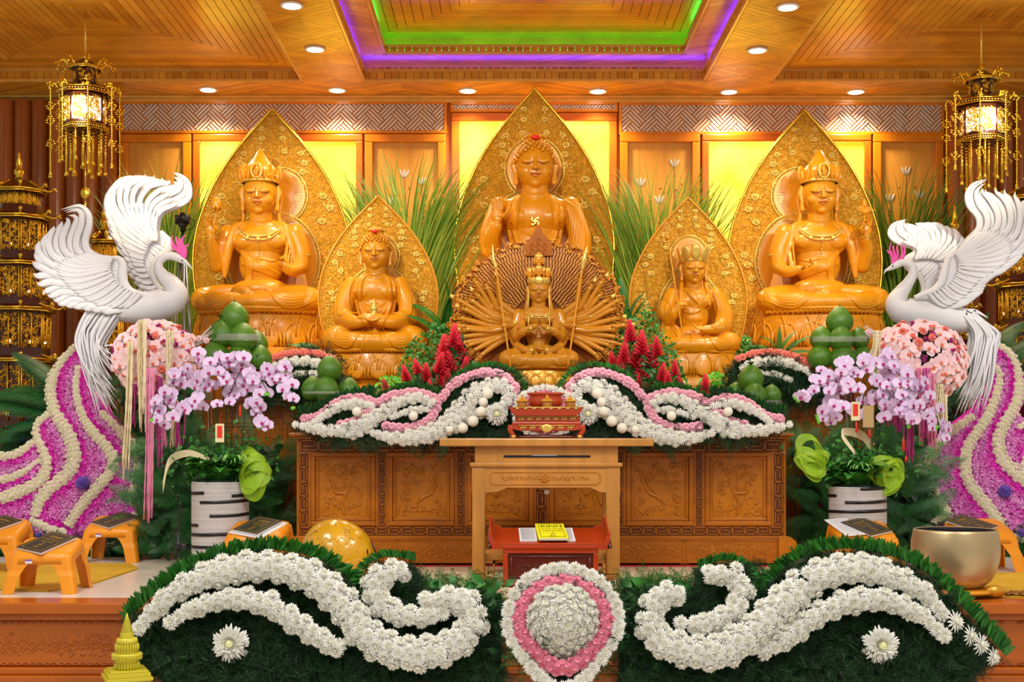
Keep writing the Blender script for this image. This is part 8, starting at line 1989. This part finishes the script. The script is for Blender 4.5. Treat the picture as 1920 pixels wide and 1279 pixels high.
def papers(px,Y,lab,w,rz,dx=0,lines=False,zz=.392):
    o=thing('paper_sheet',lab,'paper',((px-CX)*S(Y)+dx,Y-.02,zz)); T=np.eye(4); T[:3,:3]=np.array(Matrix.Rotation(math.atan(SL),3,'X')@Matrix.Rotation(rz,3,'Z')); T[:3,3]=(o.location.x,o.location.y,zz); m=M(); m.add(xf(cbox((0,0,.003),(w,.40,.006)),T)); p=m.build('sheets',['book_white'],o,smooth=False)
    if lines:
        m=M()
        for i in range(14): m.add(xf(cbox((0,-.17+i*.026,.0065),(w*.8,.004,.001)),T))
        m.build('print_lines',['print_grey'],p,smooth=False)
papers(485,10.9,'stack of white papers under the black book left of the wooden fish',.33,-.42,zz=.383)
papers(1585,10.9,'white printed page lying open left of the black book before the right vase',.20,.24,lines=True,zz=.392)
for b in [q for q in bpy.data.objects if q.name.startswith('sutra_book')]:
    if 'white papers' in b['label']: b.location.z=.393
# ---- floor mats, rug
def mat_cloth(lab,pts,name='prayer_mat'):
    m=M(); P=[((x-CX)*S(Yy),Yy) for x,Yy in pts]; m.add(prism(P,.002,.014,'z')); tag(m.build(name,['mat_yellow'],smooth=False,bevel=.004),lab,'mat')
def fl(px,py): Y=CZ*FPX/(py-HY); return (px,Y)
mat_cloth('yellow cloth prayer mat under the left stools, its corner pointing right',[fl(-60,1106),fl(90,1110),fl(180,1094),fl(258,1068),fl(244,1059),fl(-60,1059)])
mat_cloth('yellow cloth prayer mat under and behind the brass bowl at right',[fl(1600,1078),fl(1985,1076),fl(1985,1124),fl(1860,1122),fl(1640,1118)])
m=M(); z0,z1=.001,.010; xa,xb=fl(560,1062)[0],0
Yf0,Yf1=9.25,11.62; XA,XB=-1.7,2.6
o=thing('rug','cream rug with red scroll pattern and red border under the tables','rug',((XA+XB)/2,(Yf0+Yf1)/2,0))
M().add(box(XA,XB,Yf0,Yf1,.001,.008)).build('field',['rug_cream'],o,smooth=False)
m=M()
m.add(box(XA,XB,Yf1-.25,Yf1-.0,.008,.010)); m.add(box(XA,XA+.12,Yf0,Yf1-.25,.008,.010)); m.add(box(XB-.12,XB,Yf0,Yf1-.25,.008,.010)); m.build('red_border',['rug_red'],o,smooth=False)
m=M(); r=np.random.default_rng(8)
for i in range(170):
    x,y=r.uniform(XA+.2,XB-.2),r.uniform(Yf0+.05,Yf1-.9); a=np.linspace(0,r.uniform(2,5),12); R=r.uniform(.05,.16); q0=r.uniform(0,6); m.add(tube(np.stack([x+R*(1-a/7)*np.cos(a+q0),y+R*(1-a/7)*np.sin(a+q0),np.full(12,.0085)],1),.012,4,flat=.12,up=(0,0,1)))
for k in range(3):
    yy=Yf1-.36-k*.14; xs=np.linspace(XA+.15,XB-.15,120); m.add(tube(np.stack([xs,yy+.03*np.sin(xs*14+k),np.full(120,.0085)],1),.010,4,flat=.12,up=(0,0,1)))
m.build('red_scrolls',['rug_red'],o,kind='stuff')
# ---- wooden fish, its stand
def wooden_fish():
    Y=10.05; c=W(632,1040,Y); R=66*S(Y); o=thing('wooden_fish','big glossy golden wooden fish drum with carved scales resting on an orange cushion','drum',(c[0],Y,0))
    th=np.linspace(.02,pi-.02,26); g=lathe(np.stack([np.sin(th),-np.cos(th)],1),40); V=g[0]*np.array([R*1.05,R*.95,R*1.0]); V[:,0]*=1+.06*V[:,2]/R
    # mouth slit: a groove under the belly running round to a round eye hole at the right
    T=TR(c,(0,radians(28),0)); m=M(); m.add(xf(G(V,g[1]),T)); b=m.build('body',['drum_gold'],o)
    s=Sculpt(); s.base=[G(V@T[:3,:3].T,g[1])]; rel=[]; r=np.random.default_rng(3)
    def st(pts,rr): s.stroke([(a*R,b_*R) for a,b_ in pts],rr*R,-.2*rr*R,to=rel)
    for k in range(3): st([(-.85,.1+.05*k),(-.6,.55),(-.1,.78-.06*k),(.35,.70-.07*k),(.6,.3),(.62,-.1+.05*k),(.45,-.45)],.030)
    for k in range(6): a=k*.22; st([(-.55+a,.45-.1*abs(k-2.5)),(-.45+a,.55),(-.35+a,.47)],.022)
    for k in range(5): st([(-.2+.14*k,-.35-.06*k),(0+.13*k,-.18-.07*k),(.1+.12*k,-.4-.04*k),(.25+.1*k,-.3-.06*k)],.025)
    st([(-.7,.55),(-.55,.75),(-.35,.68),(-.3,.5),(-.5,.4),(-.6,.5)],.026); st([(.0,.9),(.15,.75),(.35,.8),(.45,.6)],.028); st([(.1,-.8),(.35,-.55),(.65,-.4),(.8,-.1)],.035); st([(.0,-.85),(.3,-.68),(.62,-.55)],.03)
    for i in range(6):
        for j in range(8):
            x,z=-.62+.15*j+.07*(i%2),.34-.12*i
            if x*x+z*z<.5 and x<.5: st([(x-.06,z+.02),(x,z-.05),(x+.06,z+.02)],.013)
    m=M(); [m.add(G(q[0]+c,q[1])) for q in rel if q is not None]; m.build('carved_relief',['drum_gold'],b,kind='stuff')
    e=c+np.array([R*.86,-R*.42,.06*R]); M().add(ball(e,(.022,.022,.05),12,8)).build('eye_hole',['band_black'],b)
    m=M(); P=spline([c+np.array([R*.2,-R*.5,-R*.82]),c+np.array([R*.55,-R*.45,-R*.62]),c+np.array([R*.88,-R*.3,-R*.35])],12); m.add(tube(P,.008,6)); 
    q=c+np.array([.22*R,-R*.55,-R*.86]); m2=M(); m2.add(ball(q,(.045,.03,.028),12,8)); m2.build('curled_tail',['drum_gold'],b)
    cz=c[2]-R*.90; cu=thing('cushion','orange round cushion under the wooden fish','cushion',(c[0]+.0,Y+.02,0)); zz=max(.06,cz); M().add(xf(lathe([(.01,0.011),(.17,.011),(.21,.06),(.19,zz-.02),(.12,zz+.02),(.01,zz+.02)],28),TR((c[0]+.04,Y+.02,0)))).build('pad',['cushion_orange'],cu)
    M().add(xf(lathe([(.10,zz-.01),(.155,zz+.0),(.16,zz+.03),(.12,zz+.03)],24),TR((c[0]+.04,Y+.02,0)))).build('red_ring',['fish_red'],cu)
    s_=thing('drum_beater','black drum beater rod leaning behind the wooden fish','beater',(c[0]+R*1.1,Y+.3,0)); M().add(tube([W(700,1010,Y+.1),W(716,1052,Y+.12)],.006,8)).build('rod',['band_black'],s_); M().add(ball(W(716,1052,Y+.12),.014,8,6)).build('tip',['band_black'],s_)
    s_.location=(s_.location.x,)+(Y+.12,)+(0,)
wooden_fish()
# ---- brass singing bowl and cushion
def bowl():
    Y=9.3; s_=S(Y); cx=(1791-CX)*s_; R=80*s_; zb=CZ-(1100-HY)*s_; zt=CZ-(993-HY)*s_; h=zt-zb
    o=thing('singing_bowl','large brushed brass singing bowl with dark inside on an orange cushion at right','bowl',(cx,Y,zb)); T=TR((cx,Y,zb))
    prof=[(.001,0),(.50,0),(.70,.06),(.86,.20),(.97,.45),(1.0,.65),(.98,.85),(.94,1.0)]; Q=spline([(a,0,b) for a,b in prof],26)[:,[0,2]]; Q[:,0]=np.maximum(Q[:,0],.001); Q=Q*[R,h]
    inn=Q[::-1]*np.array([.93,1.0])+np.array([0,0]); inn[:,1]=np.maximum(inn[:,1],.03); Q2=np.concatenate([Q,[[Q[-1,0]-.006,Q[-1,1]+.004]],[[Q[-1,0]*.955,Q[-1,1]]]])
    g_=lathe(Q2,56); M().add(xf(G(g_[0],g_[1][:2]),T)).build('bowl',['brass_bowl'],o)
    inn[0]=[Q[-1,0]*.955,Q[-1,1]-.001]; g_=lathe(inn[::-1],56); M().add(xf(G(g_[0],g_[1][:2]),T)).build('inner_wall',['bowl_dark'],o)
    cu=thing('cushion','round orange cushion with silk brocade under the brass bowl','cushion',(cx+.02,Y,0)); zz=zb; M().add(xf(lathe([(.01,.016),(.20,.016),(.27,.04),(.28,zz*.5),(.25,zz-.01),(.15,zz),(.01,zz-.001)],36),TR((cx+.02,Y,0)))).build('pad',['cushion_orange'],cu)
    M().add(ball((cx+.22,Y-.17,.055),(.08,.05,.045),14,10)).build('brocade_patch',['brown_cloth' if False else 'gold_lotus'],cu)
    r=np.random.default_rng(3); P=np.zeros((14,7,3)); 
    for i in range(14):
        for j in range(7): P[i,j]=(cx+.33+.024*i,Y-.14+.02*j+.03*sin(i*.9),.022+.03*abs(sin(i*1.3+j*.6))*sin(pi*(i+1)/15))
    m=M(); m.add(grid(P)); q=m.build('cloth',['brown_cloth']); q.modifiers.new('t','SOLIDIFY').thickness=.004; tag(q,'crumpled brown cloth lying right of the brass bowl','cloth')
    st=thing('striker','short orange striker peg standing inside the brass bowl rim','striker',(cx-.06,Y+.15,zt)) if False else None
bowl()
# ---- microphone stand at left, camera on tripod behind the phoenix
Y=10.0; o=thing('microphone_stand','black folding microphone stand in front of the left orchid vase','stand',(W(334,0,Y)[0],Y,0)); X=o.location.x
M().add(tube([(X,Y,.0),(X,Y,.42)],.012,10)).build('lower_tube',['black_plastic'],o); M().add(tube([(X,Y,.38),(X+.012,Y,.62),(X+.02,Y,.66)],.008,8)).build('upper_tube',['black_plastic'],o)
m=M(); m.add(xf(lathe([(.01,0),(.03,0),(.032,.04),(.024,.06),(.01,.06)],14),TR((X,Y,.28)))); m.build('clamp',['black_plastic'],o); M().add(ball((X+.04,Y-.01,.30),(.03,.02,.03),12,8)).build('knob',['black_plastic'],o)
M().add(xf(lathe([(.01,0),(.035,0),(.04,.10),(.03,.16),(.01,.17)],14),TR((X+.055,Y,.02)))).build('battery_box',['black_plastic'],o)
for a in (-.6,1.6,3.6): M().add(tube([(X,Y,.12),(X+.16*cos(a),Y+.16*sin(a),.008)],.007,6)).build('leg',['black_plastic'],o)
M().add(tube([(X+.0,Y-.02,.66),(X-.01,Y-.03,.69),(X+.02,Y-.03,.71)],.006,6)).build('clip',['black_plastic'],o)
Y=12.9; c=W(343,412,Y); o=thing('camera_tripod','silver three-legged camera tripod behind the left phoenix','tripod',(c[0],Y,0)); zt=c[2]-.12
M().add(tube([(c[0],Y,zt-.5),(c[0],Y,zt)],.014,10)).build('centre_column',['black_plastic'],o)
for a in (-1.2,1.0,2.9):
    l=M(); p0=np.array([c[0]+.03*cos(a),Y+.03*sin(a),zt-.30]); p1=np.array([c[0]+.30*cos(a),Y+.30*sin(a),.01]); l.add(tube([p0,p0+(p1-p0)*.5],.015,8)); l.add(tube([p0+(p1-p0)*.5,p1],.010,8)); lg=l.build('leg',['metal_grey'],o)
    M().add(ball(p0+(p1-p0)*.5,.022,10,8)).build('leg_lock',['black_plastic'],lg); M().add(ball(p0,.026,10,8)).build('hinge',['black_plastic'],lg)
M().add(xf(lathe([(.01,0),(.03,0),(.03,.04),(.05,.06),(.05,.075),(.01,.075)],14),TR((c[0],Y,zt)))).build('head',['black_plastic'],o)
k=thing('camera','black photo camera with lens mounted on the tripod behind the left phoenix','camera',(c[0],Y,zt+.075)); b=np.array([c[0],Y,zt+.075])
M().add(cbox(b+[0,0,.045],(.15,.06,.09))).build('body',['black_plastic'],k,smooth=False,bevel=.008); M().add(cbox(b+[.0,0,.10],(.05,.05,.03))).build('viewfinder',['black_plastic'],k,smooth=False,bevel=.006)
M().add(xf(lathe([(.01,0),(.036,0),(.038,.05),(.034,.07),(.01,.065)],20),TR(b+[.03,-.03,.045],(radians(90),radians(0),radians(20))))).build('lens',['black_plastic'],k); M().add(ball(b+[.05,-.098,.045],(.026,.008,.026),14,8)).build('lens_glass',['lens_glass'],k)
M().add(tube(spline([b+[.07,0,.06],b+[.12,0,.03],b+[.10,0,-.04],b+[.02,0,-.06]],14),.004,6)).build('cable',['black_plastic'],k)
# ================================================================== hanging lanterns, pagodas, small stupa
def hexring(R,z,n=8,rot=0): return [(R*cos(2*pi*i/n+rot),R*sin(2*pi*i/n+rot),z) for i in range(n)]
def lantern(px,Y,label,dx=0):
    s_=S(Y); c=W(px,0,Y); x,y=c[0],Y; Z=lambda py: CZ-(py-HY)*s_; py0=0 if dx==0 else dx; z=lambda py: Z(py+py0)
    o=thing('hanging_lantern',label,'lantern',(x,y,z(345))); T=TR((x,y,0))
    def L(prof,mt,nm,par=o,n=8,sm=False): m=M(); m.add(xf(lathe([(max(.001,a*s_),z(b)) for a,b in prof][::-1] if prof[0][1]<prof[-1][1] else [(max(.001,a*s_),z(b)) for a,b in prof],n),T@TR(rot=(0,0,pi/8)))); return m.build(nm,[mt],par,smooth=sm)
    M().add(tube([(x,y,ZC+.01),(x,y,z(98))],.010,8)).build('cord',['gold_paint'],o)
    L([(2,98),(6,100),(3,103),(8,107),(3,112),(1,113)],'gold','finial',n=14,sm=True)
    L([(1,108),(10,113),(26,124),(30,127),(29,130),(1,130)],'dark_lacquer','upper_roof')
    L([(1,130),(22,130),(22,157),(1,157)],'dark_lacquer','upper_box')
    L([(1,156),(30,160),(48,168),(50,174),(48,178),(1,178)],'dark_lacquer','lower_roof')
    L([(1,178),(38,180),(38,236),(36,240),(1,240)],'dark_lacquer','lamp_body')
    L([(1,238),(40,239),(42,244),(30,250),(1,250)],'dark_lacquer','lower_rim')
    def lace(R,za,zb,nm,n=8,seed=0,mt='gold_lace',dens=7):
        r=np.random.default_rng(seed); m=M()
        for i in range(n):
            a0=2*pi*i/n+pi/8; a1=2*pi*(i+1)/n+pi/8; p0=np.array([R*s_*cos(a0),R*s_*sin(a0)]); p1=np.array([R*s_*cos(a1),R*s_*sin(a1)]); nr=(p0+p1)/2; nr/=np.linalg.norm(nr)
            if (p0+p1)[1]/2>.3*R*s_: continue
            for j in range(dens):
                t=r.uniform(.15,.85); zz=za+(zb-za)*r.uniform(.08,.92); p=p0+(p1-p0)*t+nr*.006; rad=abs(zb-za)*s_*0+r.uniform(2,4.2)*s_; q=np.linspace(0,r.uniform(3,5.5),9); q0=r.uniform(0,6); tx=(p1-p0)/np.linalg.norm(p1-p0)
                P=np.array([[p[0]+tx[0]*rad*(1-k/8)*cos(k+q0),p[1]+tx[1]*rad*(1-k/8)*cos(k+q0),zz+rad*(1-k/8)*sin(k+q0)] for k in q])+[x,y,0]; m.add(tube(P,.0045,4))
        return m.build(nm,[mt],o,kind='stuff')
    lace(22.5,z(156),z(132),'upper_lace',dens=16,seed=1); lace(38.5,z(236),z(182),'body_lace',dens=64,seed=2)
    for R,pa,pb,nm in ((31,127,131,'upper_cornice'),(51,171,179,'lower_cornice'),(42,238,246,'rim_cornice')):
        m=M()
        for zz in (z(pa),z(pb)): m.add(tube([(x+a,y+b,c_) for a,b,c_ in hexring(R*s_,zz,8,pi/8)],.006,5,closed=True))
        for i in range(8):
            a,b=hexring(R*s_,0,8,pi/8)[i],hexring(R*s_,0,8,pi/8)[(i+1)%8]
            for t in np.linspace(0,1,8): m.add(ball((x+a[0]+(b[0]-a[0])*t,y+a[1]+(b[1]-a[1])*t,(z(pa)+z(pb))/2),.010,6,5))
        m.build(nm,['gold'],o)
    # lit windows
    for i in range(8):
        a=2*pi*(i+.5)/8+pi/8; m=M(); g=box(-13*s_,13*s_,-.004,.004,z(230),z(188)); m.add(xf(g,TR((x+37.2*.925*s_*cos(a),y+37.2*.925*s_*sin(a),0),(0,0,a+pi/2)))); 
        wn=m.build('lit_window',['lantern_glow' if 0 else 'lantern_pane'],o,smooth=False)
    g=ball((x,y,z(210)),.10,12,8); 
    # posts
    for i in range(8):
        a=2*pi*i/8+pi/8; m=M(); m.add(tube([(x+39*s_*cos(a),y+39*s_*sin(a),z(238)),(x+39*s_*cos(a),y+39*s_*sin(a),z(180))],.010,8)); m.build('post',['dark_lacquer'],o)
    # curled eave ornaments with chains
    r=np.random.default_rng(int(px))
    for i in range(8):
        a=2*pi*i/8+pi/8
        if sin(a)>.6: continue
        for (R0,R1,za,nm) in ((28,46,126,'upper_eave_scroll'),(48,62,170,'eave_scroll')):
            m=M(); d=np.array([cos(a),sin(a),0]); b0=np.array([x,y,0])
            P=[b0+d*R0*s_+[0,0,z(za)],b0+d*(R0+R1)/2*s_+[0,0,z(za-8)],b0+d*R1*s_+[0,0,z(za-6)],b0+d*(R1+2)*s_+[0,0,z(za+3)]]; m.add(tube(spline(P,12),np.linspace(.016,.008,12),6))
            for j in range(7): q=spline(P,12)[r.integers(2,12)]+r.normal(0,.018,3); m.add(ball(q,r.uniform(.010,.018),6,5))
            sc=m.build(nm,['gold'],o)
        end=np.array([x,y,0])+d*62*s_; L_=r.uniform(290,335) if True else 0; m=M(); zz=z(172); k=0
        while zz>z(L_):
            m.add(ball((end[0],end[1],zz),(.010,.010,.014),6,5)); zz-=.022; k+=1
        for q in (205,232,275):
            for j in range(10): a2=2*pi*j/10; m.add(ball((end[0]+cos(a2)*.045*r.uniform(.5,1.1),end[1]+.015*sin(a2*3),z(q)+sin(a2)*.040*r.uniform(.6,1.1)),(.016,.010,.009),6,4))
        m.add(xf(lathe([(.001,0),(.024,.004),(.014,.02),(.020,.04),(.006,.055),(.001,.06)],10),TR((end[0],end[1],z(L_)-.03)))); m.build('pendant_chain',['gold'],o,kind='stuff')
    # tassel tubes under the body
    for i in range(18):
        a=2*pi*i/18; R_=36 if i%2 else 26; L_=r.uniform(300,335); px_,py_=x+R_*s_*cos(a),y+R_*s_*sin(a); m=M(); m.add(tube([(px_,py_,z(246)),(px_,py_,z(L_))],.011,7))
        zz=z(248)
        for j in range(8): m.add(ball((px_,py_,zz-j*.032),(.016,.016,.010),7,5))
        m.add(xf(lathe([(.001,0),(.022,.0),(.020,.03),(.010,.045),(.001,.05)],9),TR((px_,py_,z(L_)-.03)))); m.build('tassel',['gold'],o)
    m=M(); m.add(tube([(x,y,z(250)),(x,y,z(400))],.006,6)); m.add(ball((x,y,z(362)),(.05,.02,.06),14,10)); m.add(ball((x,y,z(385)),(.012,.012,.05),8,6)); m.build('centre_pendant',['gold'],o)
    lamp('POINT','lantern_bulb',(x,y-.30,z(210)),9,(1,.93,.85),shadow_soft_size=.12)
mat('lantern_pane','FFFFFF',emit='FFF0DC',estr=1.0)
lantern(160,13.15,'ornate gold and dark red octagonal lantern hanging at left above the phoenix')
lantern(1840,13.15,'ornate gold and dark red octagonal lantern hanging at right above the phoenix',22)
def pagoda(px,Y,tiers,label,ybase,full=True):
    s_=S(Y); c=W(px,0,Y); x,y=c[0],Y; Z=lambda py: CZ-(py-HY)*s_; o=thing('pagoda_lamp',label,'pagoda',(x,y,0)); T=TR((x,y,0),(0,0,pi/8)); r=np.random.default_rng(int(px+999))
    def L(prof,mt,nm,par=o,n=8,sm=False): m=M(); p=[(max(.001,a*s_),Z(b)) for a,b in prof]; p=p[::-1] if p[0][1]>p[-1][1] else p; m.add(xf(lathe(p,n),T)); return m.build(nm,[mt],par,smooth=sm)
    t0=tiers[0]; L([(1,t0[0]-54),(3,t0[0]-50),(2,t0[0]-44),(6,t0[0]-30),(4,t0[0]-22),(9,t0[0]-18),(9,t0[0]-12),(5,t0[0]-8),(8,t0[0])],'gold','spire',n=16,sm=True)
    for k,(yr,R,yb,Rb) in enumerate(tiers):
        # roof yr..yr+22 with half width R, wall down to yb with half width Rb
        L([(Rb*.45 if k==0 else Rb*.95,yr),(R*.8,yr+14),(R,yr+20),(R*.98,yr+25),(1,yr+27)],'dark_lacquer','roof'); L([(1,yr+25),(Rb,yr+25),(Rb,yb),(1,yb)],'dark_lacquer','storey')
        m=M()
        for zz,RR,w in ((Z(yr+21),R+1,.012),(Z(yr+25),R,.009)): m.add(tube([(x+a,y+b,q) for a,b,q in hexring(RR*s_,zz,8,pi/8)],w,6,closed=True))
        for i in range(8):
            a=2*pi*i/8+pi/8; d=np.array([cos(a),sin(a),0]); 
            if sin(a)>.7: continue
            P=[np.array([x,y,Z(yr+4)])+d*R*.55*s_,np.array([x,y,Z(yr+14)])+d*R*.85*s_,np.array([x,y,Z(yr+18)])+d*(R+6)*s_,np.array([x,y,Z(yr+13)])+d*(R+14)*s_,np.array([x,y,Z(yr+18)])+d*(R+18)*s_]; m.add(tube(spline(P,16),np.linspace(.018,.010,16),6)); m.add(ball(P[3],.022,8,6))
        m.build('gilded_eaves',['gold'],o,kind='stuff')
        m=M()
        for i in range(8):
            a0=2*pi*i/8+pi/8; a1=a0+2*pi/8; p0=np.array([cos(a0),sin(a0)])*Rb*s_; p1=np.array([cos(a1),sin(a1)])*Rb*s_; nr=(p0+p1)/2; 
            if nr[1]>.02: continue
            nr=nr/np.linalg.norm(nr); tx=(p1-p0)/np.linalg.norm(p1-p0); wd=np.linalg.norm(p1-p0)
            for u0 in (.27,.73):
                for j in range(44):
                    u=u0+r.uniform(-.19,.19); zz=Z(yr+28)+(Z(yb)-Z(yr+28))*r.uniform(.06,.94); p=p0+tx*wd*u+nr*.012; rad=r.uniform(.012,.026); q=np.linspace(0,r.uniform(3,5.5),8); q0=r.uniform(0,6); m.add(tube(np.array([[x+p[0]+tx[0]*rad*(1-k_/8)*cos(k_+q0),y+p[1]+tx[1]*rad*(1-k_/8)*cos(k_+q0),zz+rad*(1-k_/8)*sin(k_+q0)] for k_ in q]),.0055,4))
            for u in (.02,.5,.98): p=p0+tx*wd*u+nr*.02; m.add(tube([(x+p[0],y+p[1],Z(yb)),(x+p[0],y+p[1],Z(yr+28))],.010,6))
        m.build('gilded_fretwork',['gold_lace'],o,kind='stuff')
        if k>0:
            for i in range(8):
                a=2*pi*(i+.5)/8+pi/8
                if sin(a)>.2: continue
                b=M(); b.add(ball((x+Rb*.95*s_*cos(a),y+Rb*.95*s_*sin(a),Z(yb-12)),.016,8,6)); b.build('bulb',['pagoda_glow'],o)
    yl=tiers[-1][2]; L([(tiers[-1][3]+8,yl),(tiers[-1][3]+10,yl+10),(tiers[-1][3]-4,yl+20),(tiers[-1][3]-4,HY+CZ/s_-14),(tiers[-1][3]+8,HY+CZ/s_),(1,HY+CZ/s_)],'dark_lacquer','pedestal')
    return o
mat('pagoda_glow','FFFFFF',emit='FFE9B8',estr=6)
pagoda(36,13.9,[(338,48,388,32),(388,56,475,44),(475,60,562,48),(560,64,655,52),(655,70,790,58)],'tall multi-tiered black and gold pagoda lamp at the left edge',0)
pagoda(196,14.8,[(432,26,500,18),(492,32,570,26),(565,36,660,30)],'smaller black and gold pagoda half hidden behind the left phoenix wing',0)
pagoda(1928,13.9,[(352,48,430,34),(432,56,520,44),(515,60,600,48),(600,64,700,52)],'tall black and gold pagoda lamp cut off by the right edge',0)
pagoda(1790,14.9,[(438,20,490,14),(492,26,560,20),(560,30,640,24)],'small black and gold pagoda hidden behind the right phoenix wing',0)
# ---- yellow stupa model in the foreground
Y=7.9; s_=S(Y); c=W(238,0,Y); Z=lambda py: CZ-(py-HY)*s_; o=thing('stupa_model','small yellow-green stupa model with pointed ringed spire in the left foreground','model',(c[0],Y,-.78)); T=TR((c[0],Y,0))
pr=[(1,1150),(2.5,1156)]; 
for i in range(9): pr+=[(3+i*.9,1158+i*3.3),(4.6+i*1.0,1160.2+i*3.3)]
pr+=[(12,1190),(13,1194),(13,1200),(1,1200)]
def L2(prof,nm,n=28,par=o,sm=True,rot=0): m=M(); m.add(xf(lathe([(max(.001,a*s_),Z(b)) for a,b in prof][::-1],n),T@TR(rot=(0,0,rot)))); return m.build(nm,['stupa_yellow'],par,smooth=sm)
L2(pr,'spire'); L2([(1,1196),(18,1196),(20,1201),(20,1204),(18,1206),(20,1222),(20,1224),(1,1224)],'upper_drum'); L2([(1,1224),(27,1224),(29,1227),(28,1230),(23,1236),(21,1240),(22,1258),(1,1258)],'lower_drum')
m=M()
for i in range(26):
    a=2*pi*i/26; m.add(ball((c[0]+20.5*s_*cos(a),Y+20.5*s_*sin(a),Z(1213)),(.008,.008,.024),6,5)); m.add(ball((c[0]+22*s_*cos(a),Y+22*s_*sin(a),Z(1248)),(.008,.008,.024),6,5)); m.add(ball((c[0]+26*s_*cos(a),Y+26*s_*sin(a),Z(1232)),(.008,.008,.016),6,5))
m.build('carved_niches',['stupa_yellow'],o,kind='stuff')
m=M()
for (h,y0,y1) in ((34,1254,1258),(38,1258,1266),(42,1266,1272),(38,1272,1286),(46,1286,1296),(50,1296,1320),(56,1320,1340),(62,1340,HY+(CZ+.78)/s_)): 
    g=box(-h*s_,h*s_,-h*s_,h*s_,Z(y1),Z(y0)); m.add(xf(g,TR((c[0],Y,0),(0,0,radians(24)))))
m.build('stepped_base',['stupa_yellow'],o,smooth=False,bevel=.003)
m=M(); rr=np.random.default_rng(1)
for i in range(40): a=i/40*2-1; g=ball((0,0,0),(.012,.006,.016),6,5); m.add(xf(g,TR((c[0],Y,0),(0,0,radians(24)))@TR((a*40*s_,-38.5*s_,Z(1279)))))
m.build('petal_frieze',['stupa_yellow'],o)
